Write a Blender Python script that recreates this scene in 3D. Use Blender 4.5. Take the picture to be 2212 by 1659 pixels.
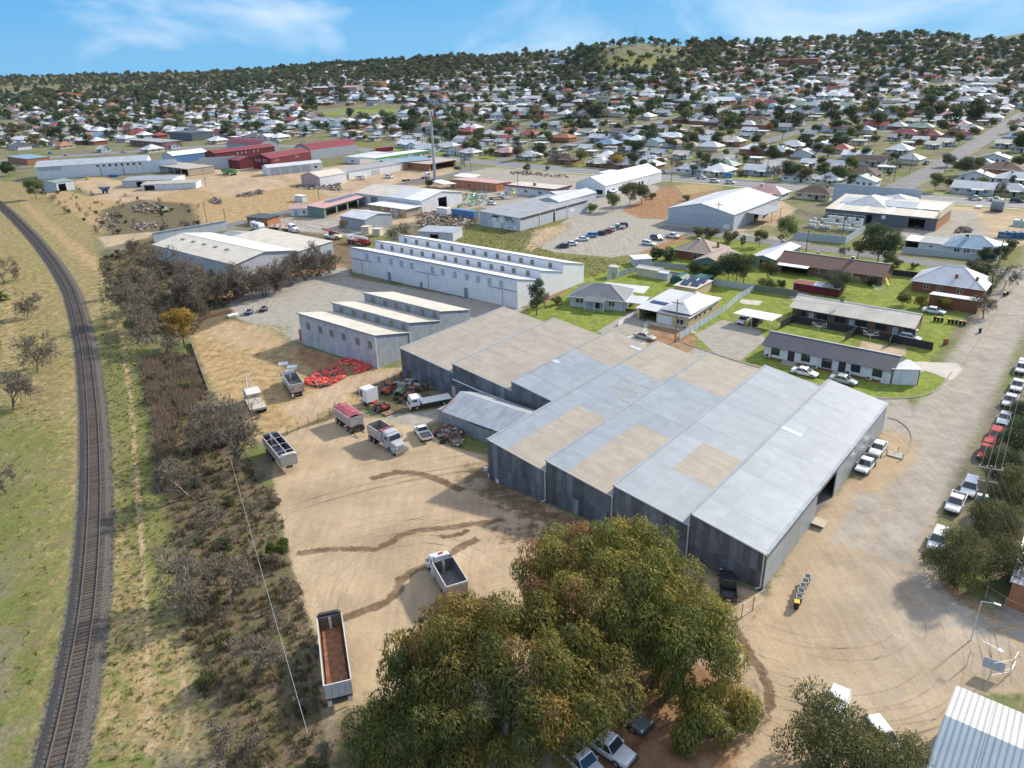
import bpy,math,random
import numpy as np
from mathutils import Matrix,Vector
for _o in list(bpy.data.objects):bpy.data.objects.remove(_o)
SC=bpy.context.scene
random.seed(7);RNG=np.random.default_rng(7)
R=math.radians
# ---------------------------------------------------------------- camera
CAM_H,FPX,PITCH,ROLL=56.0,1611.0,R(23.501),R(1.669)
cd=bpy.data.cameras.new('camera');cam=bpy.data.objects.new('camera',cd);SC.collection.objects.link(cam)
cd.sensor_width=36;cd.lens=FPX/2212*36;cd.clip_start=1;cd.clip_end=30000
cp,sp,cr,sr=math.cos(PITCH),math.sin(PITCH),math.cos(ROLL),math.sin(ROLL)
r0,u0=Vector((1,0,0)),Vector((0,sp,cp))
rv,uv_,bv=cr*r0-sr*u0,sr*r0+cr*u0,Vector((0,-cp,sp))
cam.matrix_world=Matrix(((rv.x,uv_.x,bv.x,0),(rv.y,uv_.y,bv.y,0),(rv.z,uv_.z,bv.z,CAM_H),(0,0,0,1)))
SC.camera=cam
# ---------------------------------------------------------------- sky, sun, exposure
SUN_AZ,SUN_EL=R(57),R(33)
W=bpy.data.worlds.new('World');SC.world=W;W.use_nodes=True
nt=W.node_tree;nt.nodes.clear()
def wn(t,**k):
 n=nt.nodes.new(t)
 for a,b in k.items():setattr(n,a,b)
 return n
sky=wn('ShaderNodeTexSky',sky_type='NISHITA',sun_disc=False,sun_elevation=SUN_EL,sun_rotation=SUN_AZ,altitude=300,air_density=1.0,dust_density=0.25,ozone_density=1.5)
bg=wn('ShaderNodeBackground');out=wn('ShaderNodeOutputWorld');bg.inputs['Strength'].default_value=0.115
hsv=wn('ShaderNodeHueSaturation');hsv.inputs['Saturation'].default_value=1.0;hsv.inputs['Value'].default_value=1.0
tint=wn('ShaderNodeMix',data_type='RGBA',blend_type='MULTIPLY');tint.inputs[0].default_value=1;tint.inputs[7].default_value=(.80,.97,1.08,1)
tc=wn('ShaderNodeTexCoord');mp=wn('ShaderNodeMapping');mp.inputs['Scale'].default_value=(1,1,2.2)
nz=wn('ShaderNodeTexNoise');nz.inputs['Scale'].default_value=3.4;nz.inputs['Detail'].default_value=9;nz.inputs['Roughness'].default_value=.55;nz.inputs['Distortion'].default_value=.5
nz2=wn('ShaderNodeTexNoise');nz2.inputs['Scale'].default_value=1.5;nz2.inputs['Detail'].default_value=2
mul=wn('ShaderNodeMath',operation='MULTIPLY');rmp=wn('ShaderNodeValToRGB')
rmp.color_ramp.elements[0].position=.275;rmp.color_ramp.elements[1].position=.43;rmp.color_ramp.elements[1].color=(.8,.8,.8,1)
cm=wn('ShaderNodeMix',data_type='RGBA');cm.inputs[7].default_value=(8.4,8.6,9.0,1)
L=nt.links.new
L(tc.outputs['Generated'],mp.inputs[0]);L(mp.outputs[0],nz.inputs['Vector']);L(mp.outputs[0],nz2.inputs['Vector'])
L(nz.outputs['Fac'],mul.inputs[0]);L(nz2.outputs['Fac'],mul.inputs[1]);sz0=wn('ShaderNodeSeparateXYZ');L(tc.outputs['Generated'],sz0.inputs[0])
cov=wn('ShaderNodeMapRange');cov.inputs[1].default_value=.15;cov.inputs[2].default_value=.9;cov.inputs[4].default_value=.16;L(sz0.outputs[2],cov.inputs[0]);cad=wn('ShaderNodeMath',operation='ADD')
L(mul.outputs[0],cad.inputs[0]);L(cov.outputs[0],cad.inputs[1]);L(cad.outputs[0],rmp.inputs[0])
sxz=wn('ShaderNodeSeparateXYZ');L(tc.outputs['Generated'],sxz.inputs[0]);gr=wn('ShaderNodeValToRGB');e_=gr.color_ramp.elements
e_[0].position=0.0;e_[0].color=(1.0,3.5,6.1,1);e_[1].position=.8;e_[1].color=(.45,1.4,3.6,1);q_=e_.new(.16);q_.color=(.34,2.35,5.6,1);L(sxz.outputs[2],gr.inputs[0])
blend=wn('ShaderNodeMix',data_type='RGBA');blend.inputs[0].default_value=.93;L(gr.outputs[0],blend.inputs[7])
L(sky.outputs[0],tint.inputs[6]);L(tint.outputs[2],blend.inputs[6]);L(blend.outputs[2],hsv.inputs['Color']);L(hsv.outputs[0],cm.inputs[6]);L(rmp.outputs[0],cm.inputs[0])
L(cm.outputs[2],bg.inputs['Color']);L(bg.outputs[0],out.inputs[0])
sd=bpy.data.lights.new('sun','SUN');sd.energy=4.4;sd.angle=R(3);sd.color=(1.0,.91,.77)
sun=bpy.data.objects.new('sun',sd);SC.collection.objects.link(sun)
sv=Vector((math.sin(SUN_AZ)*math.cos(SUN_EL),math.cos(SUN_AZ)*math.cos(SUN_EL),math.sin(SUN_EL)))
sun.rotation_euler=(sv).to_track_quat('Z','Y').to_euler()
SC.view_settings.view_transform='Standard';SC.view_settings.look='None';SC.view_settings.exposure=0.38;SC.view_settings.gamma=1.0
SC.cycles.max_bounces=5;SC.cycles.diffuse_bounces=2;SC.cycles.glossy_bounces=2;SC.cycles.transparent_max_bounces=4
SC.cycles.volume_bounces=0;SC.cycles.use_fast_gi=False
# ---------------------------------------------------------------- coordinates
# survey of the place: sight lines from the viewpoint give each thing's real spot on the ground
TH=R(50.2232);DV=np.array([math.cos(TH),math.sin(TH)]);NV=np.array([DV[1],-DV[0]]);GR=TH-math.pi/2
FR={'D':(0,0,1.),'t1':(0,0,.3344),'t2':(739.7,0,.3344),'t3':(1471.6,0,.3344),'t4':(0,552.8,.3344),'t5':(739.7,552.8,.3344),'t6':(1471.6,552.8,.3344),'t7':(0,1105.6,.3344),'t8':(739.7,1105.6,.3344),'t9':(1471.6,1105.6,.3344),'r1':(498.3,311.4,.2253),'r2':(1245.7,389.3,.2253),'r3':(1712.9,436,.2256),'r4':(498.3,747.4,.2253),'r5':(0,295.9,.2253),'r6':(895.4,295.9,.2253),'r7':(1712.9,155.7,.2256)}
def ray(u,v):
 X,Y=u-1106,829.5-v
 a,b=X*cr+Y*sr,-X*sr+Y*cr
 return a/FPX,cp+sp*b/FPX,-sp+cp*b/FPX
def sky_z(px,py,Rr):
 dx,dy,dz=ray(px,py);return CAM_H+dz*Rr/math.hypot(dx,dy)
TAB=[(-700,168,3500),(0,167,3500),(300,163,3200),(500,155,2800),(700,142,2200),(1000,128,1800),(1200,121,1600),(1270,107,1300),(1330,92,1250),(1400,88,1300),(1480,101,1350),(1600,98,1500),(1750,92,1600),(1900,80,1700),(1980,76,1700),(2060,87,1700),(2212,96,1800),(2900,110,1900)]
_az=np.array([math.atan2(ray(p[0],p[1])[0],ray(p[0],p[1])[1])for p in TAB]);_rr=np.array([p[2]for p in TAB],float);_zz=np.array([sky_z(*p)for p in TAB])
_fa=np.linspace(-1.4,1.4,561);_fr=np.interp(_fa,_az,_rr);_fz=np.interp(_fa,_az,_zz)
_kk=np.exp(-.5*(np.arange(-12,13)/3.2)**2);_kk/=_kk.sum();_fr=np.convolve(np.pad(_fr,12,'edge'),_kk,'valid');_fz=np.convolve(np.pad(_fz,12,'edge'),_kk,'valid')
def terr(x,y):
 x=np.asarray(x,float);y=np.asarray(y,float)
 r=np.hypot(x,y);az=np.arctan2(x,y)
 Rr=np.interp(az,_fa,_fr);Z=np.interp(az,_fa,_fz)
 s=np.clip((r-430)/(Rr-430),0,1)
 z=Z*(.62*s**1.15+.38*s**4)
 over=np.clip(r-Rr,0,None);z=z*(1-.5*np.clip(over/1500,0,1)**.8)
 z=z+np.clip((r-500)/500,0,1)*2.0*np.sin(x/97.)*np.cos(y/131.)
 # bare brown hill far on the right
 h=95*np.exp(-((az-R(37))/R(7.0))**2)*np.exp(-((r-3300)/620.)**2)
 return z+h
def G(fr,x,y,z=None):
 """point on the ground (or at height z) seen along a sight line"""
 o=FR[fr];dx,dy,dz=ray(o[0]+o[2]*x,o[1]+o[2]*y)
 if z is not None:t=(z-CAM_H)/dz;return np.array([dx*t,dy*t])
 t=-CAM_H/dz if dz<-1e-4 else 5000.
 if math.hypot(dx*t,dy*t)>430:
  lo,hi,t=100.,5200.,100.
  while t<hi:
   if CAM_H+dz*t<=terr(dx*t,dy*t):break
   t*=1.004
 return np.array([dx*t,dy*t])
def AB(p):return float(p@DV),float(p@NV)
def XY(a,b):return a*DV+b*NV
def pix(x,y,z):
 z=z-CAM_H;dep=y*cp-z*sp;up=y*sp+z*cp;X=x/dep*FPX;Y=up/dep*FPX
 return 1106+X*cr-Y*sr,829.5-(X*sr+Y*cr)
 # ---------------------------------------------------------------- materials
_M={}
def lin(c):return tuple(((v/255)/12.92 if v/255<=.04045 else((v/255+.055)/1.055)**2.4)for v in c)
def M(name,col=None,rough=.75,metal=0.,var=.12,vs=1.2,bump=0.,rib=None,stain=None,spec=.5,objvar=0.,alpha=None):
 """procedural material; rib=(axis, period, depth); stain=(colour, amount, scale, (sx,sy,sz))"""
 if name in _M:return _M[name]
 m=bpy.data.materials.new(name);m.use_nodes=True;t=m.node_tree;N=t.nodes;K=t.links.new;b=N['Principled BSDF']
 b.inputs['Roughness'].default_value=rough;b.inputs['Metallic'].default_value=metal;b.inputs['Specular IOR Level'].default_value=spec
 tc=N.new('ShaderNodeTexCoord');n1=N.new('ShaderNodeTexNoise');n1.inputs['Scale'].default_value=vs;n1.inputs['Detail'].default_value=5;n1.inputs['Roughness'].default_value=.65
 K(tc.outputs['Object'],n1.inputs['Vector'])
 mr=N.new('ShaderNodeMapRange');mr.inputs[3].default_value=1-var*1.6;mr.inputs[4].default_value=1+var*1.6;mr.inputs[1].default_value=.25;mr.inputs[2].default_value=.75
 K(n1.outputs['Fac'],mr.inputs[0]);mx=N.new('ShaderNodeMix');mx.data_type='RGBA';mx.blend_type='MULTIPLY';mx.inputs[0].default_value=1;mx.inputs[6].default_value=(*col,1);K(mr.outputs[0],mx.inputs[7])
 last=mx.outputs[2]
 if objvar:
  oi=N.new('ShaderNodeObjectInfo');m2=N.new('ShaderNodeMapRange');m2.inputs[3].default_value=1-objvar;m2.inputs[4].default_value=1+objvar;K(oi.outputs['Random'],m2.inputs[0])
  x2=N.new('ShaderNodeMix');x2.data_type='RGBA';x2.blend_type='MULTIPLY';x2.inputs[0].default_value=1;K(last,x2.inputs[6]);K(m2.outputs[0],x2.inputs[7]);last=x2.outputs[2]
 if stain:
  mpn=N.new('ShaderNodeMapping');mpn.inputs['Scale'].default_value=stain[3]if len(stain)>3 else(1,1,1);K(tc.outputs['Object'],mpn.inputs[0])
  n2=N.new('ShaderNodeTexNoise');n2.inputs['Scale'].default_value=stain[2];n2.inputs['Detail'].default_value=6;K(mpn.outputs[0],n2.inputs['Vector'])
  cr_=N.new('ShaderNodeMapRange');cr_.inputs[1].default_value=.5;cr_.inputs[2].default_value=.72;cr_.inputs[4].default_value=stain[1];K(n2.outputs['Fac'],cr_.inputs[0])
  x3=N.new('ShaderNodeMix');x3.data_type='RGBA';K(cr_.outputs[0],x3.inputs[0]);K(last,x3.inputs[6]);x3.inputs[7].default_value=(*stain[0],1);last=x3.outputs[2]
 hgt=None
 if rib:
  sx=N.new('ShaderNodeSeparateXYZ');K(tc.outputs['Object'],sx.inputs[0]);ml=N.new('ShaderNodeMath');ml.operation='MULTIPLY';ml.inputs[1].default_value=2*math.pi/rib[1];K(sx.outputs[rib[0]],ml.inputs[0])
  sn=N.new('ShaderNodeMath');sn.operation='SINE';K(ml.outputs[0],sn.inputs[0]);hgt=sn.outputs[0];bdist=rib[2]
 elif bump:hgt=n1.outputs['Fac'];bdist=bump
 if hgt is not None:
  bp_=N.new('ShaderNodeBump');bp_.inputs['Strength'].default_value=.6;bp_.inputs['Distance'].default_value=bdist;K(hgt,bp_.inputs['Height']);K(bp_.outputs[0],b.inputs['Normal'])
 if alpha is not None:b.inputs['Alpha'].default_value=alpha
 K(last,b.inputs['Base Color']);_M[name]=m;return m
 # ---------------------------------------------------------------- mesh helpers
C=SC.collection
class MB:
 """collects boxes, tubes and faces, then links them as ONE mesh object"""
 def __init__(s):s.v=[];s.f=[];s.m=[]
 def face(s,pts,m=0):
  i=len(s.v);s.v+=[tuple(map(float,p))for p in pts];s.f.append(tuple(range(i,i+len(pts))));s.m.append(m);return s
 def box(s,x0,x1,y0,y1,z0,z1,m=0,tx=0.,ty=0.):
  i=len(s.v)
  s.v+=[(x0,y0,z0),(x1,y0,z0),(x1,y1,z0),(x0,y1,z0),(x0+tx,y0+ty,z1),(x1-tx,y0+ty,z1),(x1-tx,y1-ty,z1),(x0+tx,y1-ty,z1)]
  for f in((0,3,2,1),(4,5,6,7),(0,1,5,4),(1,2,6,5),(2,3,7,6),(3,0,4,7)):s.f.append(tuple(i+k for k in f));s.m.append(m)
  return s
 def hexa(s,b,t,m=0):
  """solid between two polygons b and t with equal point counts"""
  n=len(b);i=len(s.v);s.v+=[tuple(map(float,p))for p in b]+[tuple(map(float,p))for p in t]
  s.f.append(tuple(i+k for k in reversed(range(n))));s.f.append(tuple(i+n+k for k in range(n)));s.m+=[m,m]
  for k in range(n):s.f.append((i+k,i+(k+1)%n,i+n+(k+1)%n,i+n+k));s.m.append(m)
  return s
 def slab(s,pts,th,m=0):
  """a sheet with its top at pts and thickness th downward"""
  return s.hexa([(p[0],p[1],p[2]-th)for p in pts],pts,m)
 def loft(s,rings,m=0,cap=True):
  i=len(s.v);n=len(rings[0])
  for r in rings:s.v+=[tuple(map(float,p))for p in r]
  for j in range(len(rings)-1):
   for k in range(n):a=i+j*n;s.f.append((a+k,a+(k+1)%n,a+n+(k+1)%n,a+n+k));s.m.append(m)
  if cap:s.f.append(tuple(i+k for k in reversed(range(n))));s.f.append(tuple(i+(len(rings)-1)*n+k for k in range(n)));s.m+=[m,m]
  return s
 def tube(s,p,q,r,r2=None,n=6,m=0,cap=True):
  p,q=Vector(p),Vector(q);d=q-p
  if d.length<1e-6:return s
  d.normalize();a=d.orthogonal().normalized();b=d.cross(a);r2=r if r2 is None else r2
  ring=lambda c,rr:[tuple(c+rr*(math.cos(2*math.pi*k/n)*a+math.sin(2*math.pi*k/n)*b))for k in range(n)]
  return s.loft([ring(p,r),ring(q,r2)],m,cap)
 def build(s,name,mats,parent=None,loc=None,rz=0.,smooth=False,bevel=0.):
  me=bpy.data.meshes.new(name);me.from_pydata(s.v,[],s.f)
  for mm in(mats if isinstance(mats,(list,tuple))else[mats]):me.materials.append(mm)
  if any(s.m):me.polygons.foreach_set('material_index',s.m)
  if smooth:me.polygons.foreach_set('use_smooth',[True]*len(s.f))
  me.update();o=bpy.data.objects.new(name,me);C.objects.link(o)
  if parent is not None:o.parent=parent
  if loc is not None:o.location=(*loc,0)if len(loc)==2 else loc
  o.rotation_euler.z=rz
  if bevel:
   bm_=o.modifiers.new('bevel','BEVEL');bm_.width=bevel;bm_.segments=2;bm_.limit_method='ANGLE';bm_.angle_limit=R(35)
  return o
def tag(o,label=None,cat=None,group=None,kind=None):
 if label:o['label']=label
 if cat:o['category']=cat
 if group:o['group']=group
 if kind:o['kind']=kind
 return o
def empty(name,label,cat,loc=(0,0,0),rz=0.,group=None):
 o=bpy.data.objects.new(name,None);C.objects.link(o);o.location=(*loc,0)if len(loc)==2 else loc;o.rotation_euler.z=rz
 o.empty_display_size=.3;return tag(o,label,cat,group)
def kids(o):
 return[c for c in C.objects if c.parent==o]
def tree_of(o):
 """a thing with its parts and sub-parts, as a light record that can be copied many times"""
 allo=list(C.objects);k1=[c for c in allo if c.parent==o]
 return(o,[(c,[g for g in allo if g.parent==c])for c in k1])
def dup(rec,loc,rz,label=None,group=None,cat=None,swap=None,scale=None):
 o,ch=rec;r=o.copy();C.objects.link(r);r.location=loc;r.rotation_euler.z=rz
 if scale is not None:r.scale=scale
 for c,gs in ch:
  k=c.copy();C.objects.link(k);k.parent=r
  if swap:_sw(k,swap)
  for g in gs:
   h=g.copy();C.objects.link(h);h.parent=k
   if swap:_sw(h,swap)
 if swap:_sw(r,swap)
 if label:r['label']=label
 if group:r['group']=group
 if cat:r['category']=cat
 return r
def _sw(o,swap):
 if not o.data:return
 for s in o.material_slots:
  if s.material and s.material.name in swap:mm=swap[s.material.name];s.link='OBJECT';s.material=mm
def gz(p):return float(terr(p[0],p[1]))
def sheet(name,pts,z,m,**k):
 """flat polygon on the ground, pts world xy; long polygons are triangulated by Blender"""
 b=MB();b.face([(p[0],p[1],z)for p in pts]);o=b.build(name,m)
 if o.data.polygons[0].normal.z<0:o.data.flip_normals()
 return tag(o,**k)
def ribbon(name,line,w,z,m,drape=False,thick=0.,**k):
 """a strip of constant width along a world polyline"""
 line=[np.array(p,float)for p in line];L_,R_=[],[]
 for i,p in enumerate(line):
  a=line[max(i-1,0)];c=line[min(i+1,len(line)-1)];d=(c-a)/np.linalg.norm(c-a);n=np.array([-d[1],d[0]]);L_.append(p+n*w/2);R_.append(p-n*w/2)
 b=MB();zz=lambda p:z+(gz(p)if drape else 0)
 for i in range(len(line)-1):
  q=[(*R_[i],zz(R_[i])),(*R_[i+1],zz(R_[i+1])),(*L_[i+1],zz(L_[i+1])),(*L_[i],zz(L_[i]))]
  if thick:b.slab(q,thick)
  else:b.face(q)
 return tag(b.build(name,m),**k)
def curve(pts,step):
 """Catmull-Rom through pts, resampled"""
 P=[np.array(p,float)for p in pts];P=[2*P[0]-P[1]]+P+[2*P[-1]-P[-2]];o=[]
 for i in range(1,len(P)-2):
  for t in np.linspace(0,1,24,endpoint=False):
   a,b,c,d=P[i-1:i+3];o.append(.5*((2*b)+(c-a)*t+(2*a-5*b+4*c-d)*t*t+(3*b-a-3*c+d)*t**3))
 o.append(P[-2]);o=np.array(o);s=np.r_[0,np.cumsum(np.linalg.norm(np.diff(o,axis=0),axis=1))];u=np.arange(0,s[-1],step)
 return np.c_[np.interp(u,s,o[:,0]),np.interp(u,s,o[:,1])]
 # ---------------------------------------------------------------- ground: one sheet to the horizon
rr_=[2.,12,22,32]
r=40.
while r<12000:rr_.append(r);r*=1+(.0052 if r<260 else .008 if r<700 else .016)
rr_=np.array(rr_);aa_=np.radians(np.arange(-75,75.01,.2));keep=np.ones(len(aa_),bool)
keep[(np.abs(np.degrees(aa_))>42)&(np.arange(len(aa_))%6!=0)]=False;keep[[0,-1]]=True;aa_=aa_[keep]
RR,AA=np.meshgrid(rr_,aa_,indexing='ij');GX=RR*np.sin(AA);GY=RR*np.cos(AA);GZ=terr(GX,GY)
CLS=['grass','straw','weed','tan','gravel','red','mud','asphalt','lawn','concrete','ballast','dust']
WT=np.zeros((12,)+GX.shape,np.float32)
def sdf(poly,X,Y):
 P=np.asarray(poly);d2=np.full(X.shape,1e12);ins=np.zeros(X.shape,bool)
 for i in range(len(P)):
  a,b=P[i],P[(i+1)%len(P)];e=b-a;wx,wy=X-a[0],Y-a[1]
  t=np.clip((wx*e[0]+wy*e[1])/(e@e+1e-9),0,1);d2=np.minimum(d2,(wx-t*e[0])**2+(wy-t*e[1])**2)
  c=(a[1]>Y)!=(b[1]>Y)
  with np.errstate(divide='ignore',invalid='ignore'):ins^=c&(X<(b[0]-a[0])*(Y-a[1])/(b[1]-a[1])+a[0])
 return np.where(ins,-1,1)*np.sqrt(d2)
def paint(cls,poly,blur=1.5,amt=1.,fr='D',world=False,off=0.):
 world=world or isinstance(poly[0],np.ndarray)
 P=np.array(poly,float)if world else np.array([G(fr,*p)for p in poly]);k=CLS.index(cls)
 x0,y0=P.min(0)-blur-2;x1,y1=P.max(0)+blur+2
 m=(GX>x0)&(GX<x1)&(GY>y0)&(GY<y1)
 if not m.any():return
 w=np.clip(.5-(sdf(P,GX[m],GY[m])+off)/(2*blur),0,1)*amt
 for j in range(k+1,12):WT[j][m]*=(1-w)if world is not None else 1
 WT[k][m]=np.maximum(WT[k][m]*1,w)
def paintline(cls,line,w,blur=1.,amt=1.,fr='D',world=False):
 P=np.array(line,float)if world else np.array([G(fr,*p)for p in line]);P=curve(P,2.)if len(P)>2 else P
 T=np.gradient(P,axis=0);T/=np.linalg.norm(T,axis=1)[:,None]+1e-9;N_=np.c_[-T[:,1],T[:,0]]
 paint(cls,np.r_[P+N_*w/2,(P-N_*w/2)[::-1]],blur,amt,world=True)
def abp(*p):return[XY(a,b)for a,b in p]
# railway corridor and left side
paint('grass',[(-60,380),(60,395),(230,470),(240,560),(300,700),(360,800),(500,1300),(560,1700),(-60,1700)],6,.62)
paint('straw',[(0,400),(60,430),(230,560),(240,640),(150,560),(60,470)],5,.8)
paint('straw',[(-60,380),(60,395),(230,470),(240,560),(300,700),(360,800),(500,1300),(560,1700),(-60,1700)],6,.5)
paint('weed',[(100,640),(135,760),(130,960),(120,1200),(60,1659),(0,1700),(-40,1500),(60,1200),(95,900),(80,700)],4,.55)
paint('straw',[(225,900),(300,1000),(380,1350),(460,1659),(215,1659),(210,1200)],4,.62)
paint('straw',[(-20,560),(60,640),(60,760),(-20,900)],5,.7)
paint('grass',[(205,700),(260,760),(310,850),(345,1100),(370,1330),(330,1340),(290,1100),(240,850)],2.5,.9)
paint('grass',[(0,900),(90,940),(100,1200),(60,1500),(-40,1659),(-60,1100)],6,.6)
paint('weed',[(300,770),(420,760),(470,900),(530,980),(600,1080),(640,1250),(690,1400),(720,1700),(480,1700),(400,1330),(350,1060)],2.5,.95)
paint('weed',[(215,560),(330,520),(420,600),(640,660),(520,700),(430,740),(330,720),(250,640)],4,.9)
paint('weed',[(210,480),(330,490),(420,470),(450,500),(330,530),(230,520)],4,.8)
for l,w in(([(262,700),(285,900),(303,1150),(318,1400),(322,1659)],.9),([(385,1380),(400,1500),(405,1659)],.7)):paintline('straw',l,w,.5,.8);paintline('dust',l,w*.5,.4,.55)
paintline('mud',[(215,620),(228,700),(236,760),(240,820)],.7,.5,.8);paintline('mud',[(240,660),(250,720),(256,770)],.7,.5,.8)
paintline('ballast',[(-140,375),(-60,405),(0,443),(60,500),(110,560),(148,620),(163,660),(183,740),(197,850),(204,960),(205,1104),(192,1300),(160,1500),(120,1680),(80,1800)],4.9,.7)
# industrial straw field
paint('straw',[(60,395),(200,425),(320,395),(560,365),(820,360),(900,350),(800,440),(560,480),(470,500),(330,495),(220,505),(120,440)],4)
paint('tan',[(150,395),(200,380),(330,400),(360,370),(560,360),(640,400),(480,430),(420,400),(300,440),(210,430)],5,.9)
paint('weed',[(210,455),(300,430),(420,440),(440,490),(330,520),(225,510)],4,.85)
paint('tan',[(210,512),(330,500),(330,512),(230,535)],2);paint('tan',[(600,375),(760,355),(900,345),(1020,372),(840,400),(700,420)],3,.9)
paint('tan',[(700,420),(830,395),(900,400),(1000,400),(1060,440),(960,470),(760,500),(700,470)],3,.9)
paint('asphalt',[(620,470),(760,470),(860,500),(760,510),(640,500),(560,480)],2)
paint('asphalt',[(1000,372),(1110,352),(1290,375),(1250,410),(1040,412)],1.5)
paint('mud',[(560,495),(700,505),(780,530),(760,575),(640,600),(480,560),(470,500)],3,.75)
paint('gravel',[(1040,400),(1150,420),(1140,470),(1000,440)],3,.9)
paint('mud',[(860,500),(1030,480),(1040,500),(960,520),(860,520)],3,.7)
# green paddock and grey car park
paint('grass',[(955,505),(1040,480),(1240,470),(1300,480),(1420,540),(1470,560),(1350,600),(1260,612),(1250,590),(1000,530)],2)
paint('weed',[(1060,490),(1230,485),(1160,520),(1100,530)],3,.5)
paint('gravel',[(1140,530),(1230,470),(1210,440),(1270,430),(1310,420),(1470,470),(1560,485),(1760,520),(1740,535),(1500,490),(1440,530),(1400,545),(1320,556),(1200,545)],1.3)
paint('gravel',[(1260,400),(1330,395),(1420,400),(1440,425),(1310,470),(1250,450)],1.3)
paint('tan',[(1150,495),(1240,480),(1230,495),(1150,545),(1130,540)],1.5,.7);paint('red',[(1380,545),(1470,505),(1500,530),(1430,575)],2,.8)
paint('red',[(1340,455),(1430,405),(1530,395),(1580,395),(1540,420),(1460,440),(1440,475),(1380,472)],2,.85)
paint('straw',[(1450,400),(1580,385),(1560,410),(1470,425)],3,.7)
paint('tan',[(1600,440),(1680,430),(1720,450),(1680,500),(1560,500),(1640,470)],2)
paint('tan',[(1980,440),(2240,440),(2240,520),(2100,560),(1960,520),(1940,470)],2);paint('gravel',[(1985,460),(2100,455),(2140,500),(2080,530),(1930,520)],2.5,.95)
paint('tan',[(1960,530),(2212,545),(2212,575),(2080,560)],3,.5)
# white shed surrounds
paint('gravel',[(480,640),(545,600),(650,575),(740,570),(760,600),(1140,668),(1200,690),(1020,720),(880,760),(640,740),(560,760),(520,700)],1.6)
paint('weed',[(420,620),(560,580),(700,560),(760,572),(640,590),(540,612),(480,650)],2,.9);paint('red',[(560,600),(700,565),(760,572),(690,590),(560,625),(470,660),(450,650)],1.5,.8)
paint('red',[(1130,670),(1280,600),(1290,615),(1170,690)],1.5,.9)
paint('straw',[(410,725),(500,690),(570,710),(640,745),(790,790),(870,800),(860,850),(740,900),(600,950),(530,965),(480,880),(440,800)],1.6,.95)
paint('tan',[(640,700),(480,690),(430,720),(500,760),(620,760)],3,.55);paint('red',[(640,748),(790,790),(780,820),(700,810),(640,780)],2,.9)
paint('tan',[(600,880),(760,810),(870,790),(870,812),(780,850),(650,920)],1.5,.8)
paint('weed',[(560,955),(700,900),(720,880),(740,900),(640,935),(600,965)],1,.9)
# dirt yard and apron
paint('tan',[(588,955),(640,930),(735,900),(880,905),(960,960),(1050,985),(1070,1040),(1210,1100),(1500,1230),(1660,1290),(1600,1380),(1640,1490),(1600,1720),(700,1720),(690,1400),(635,1240),(592,1080)],.9)
paint('tan',[(1590,1380),(1650,1290),(1700,1200),(1760,1110),(1840,1030),(1905,930),(1985,930),(2020,1000),(2030,1100),(2000,1200),(2060,1300),(2240,1370),(2240,1500),(2080,1500),(2030,1720),(1540,1720),(1640,1500)],1.6)
paint('asphalt',[(1790,1150),(1900,1010),(1980,950),(2010,1000),(2020,1180),(2060,1300),(2240,1370),(2240,1480),(2090,1470),(1960,1560),(1840,1560),(1860,1420),(1790,1300)],9,.62)
paint('gravel',[(850,880),(960,880),(960,905),(900,925),(830,905)],1);paint('weed',[(750,850),(880,800),(960,880),(860,900)],1.5,.8)
paint('mud',[(1000,1000),(1060,1010),(1200,1090),(1440,1200),(1300,1180),(1120,1120),(1040,1080),(990,1040)],2.2,.8)  # this and next two: warehouse front's soft cast shadow painted in, mud included
paint('mud',[(1010,1120),(1110,1130),(1200,1100),(1220,1160),(1100,1200),(1040,1150)],2,.55)
paint('mud',[(1380,1170),(1500,1230),(1640,1290),(1560,1360),(1400,1400),(1280,1500),(1180,1400),(1240,1200)],3,.6)
for l,w in(([(640,1195),(700,1188),(760,1185),(820,1185),(880,1150),(960,1140),(1040,1130),(1100,1120)],1.1),([(690,1350),(760,1330),(850,1290),(870,1245),(925,1222),(1000,1180),(1040,1160)],1.2),([(950,1160),(990,1155),(1030,1140)],.9),([(800,1035),(860,1020),(930,1030),(1000,1060)],1.4),([(1590,1360),(1625,1420),(1660,1480),(1660,1540),(1630,1580),(1590,1640)],1.0)):paintline('mud',l,w,.38,1.0)
paint('dust',[(1020,1030),(1045,1035),(1050,1055),(1025,1060)],.7,.7)
paint('red',[(1290,1500),(1400,1420),(1560,1440),(1625,1530),(1580,1720),(1180,1720)],1.8);paint('weed',[(700,1560),(800,1500),(820,1720),(690,1720)],2.5,.9)
paint('weed',[(1600,1470),(1640,1560),(1560,1590),(1500,1560)],1.5,.8)
paint('asphalt',abp((84,-19.5),(112,-20.5),(330,-21.5),(330,-12.8),(84,-10)),1.2,.95);paint('dust',abp((84,-17.2),(300,-18.4),(300,-16.8),(84,-14.5)),1.5,.5)
paint('asphalt',[(1990,1160),(2060,1260),(2240,1340),(2240,1430),(2120,1400),(2020,1370),(1960,1280),(1950,1200)],3,.8)
paint('asphalt',[(2100,1330),(2240,1300),(2240,1400),(2150,1360)],1.2);paint('red',[(2040,1240),(2110,1300),(2190,1350),(2120,1330),(2030,1270)],1,.8)
paint('asphalt',[(1440,738),(1560,775),(1900,868),(1960,905),(1990,935),(1900,930),(1640,840),(1400,760)],1.2)
paint('grass',[(2010,1170),(2100,1180),(2120,1290),(2050,1250)],1.2)
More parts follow.
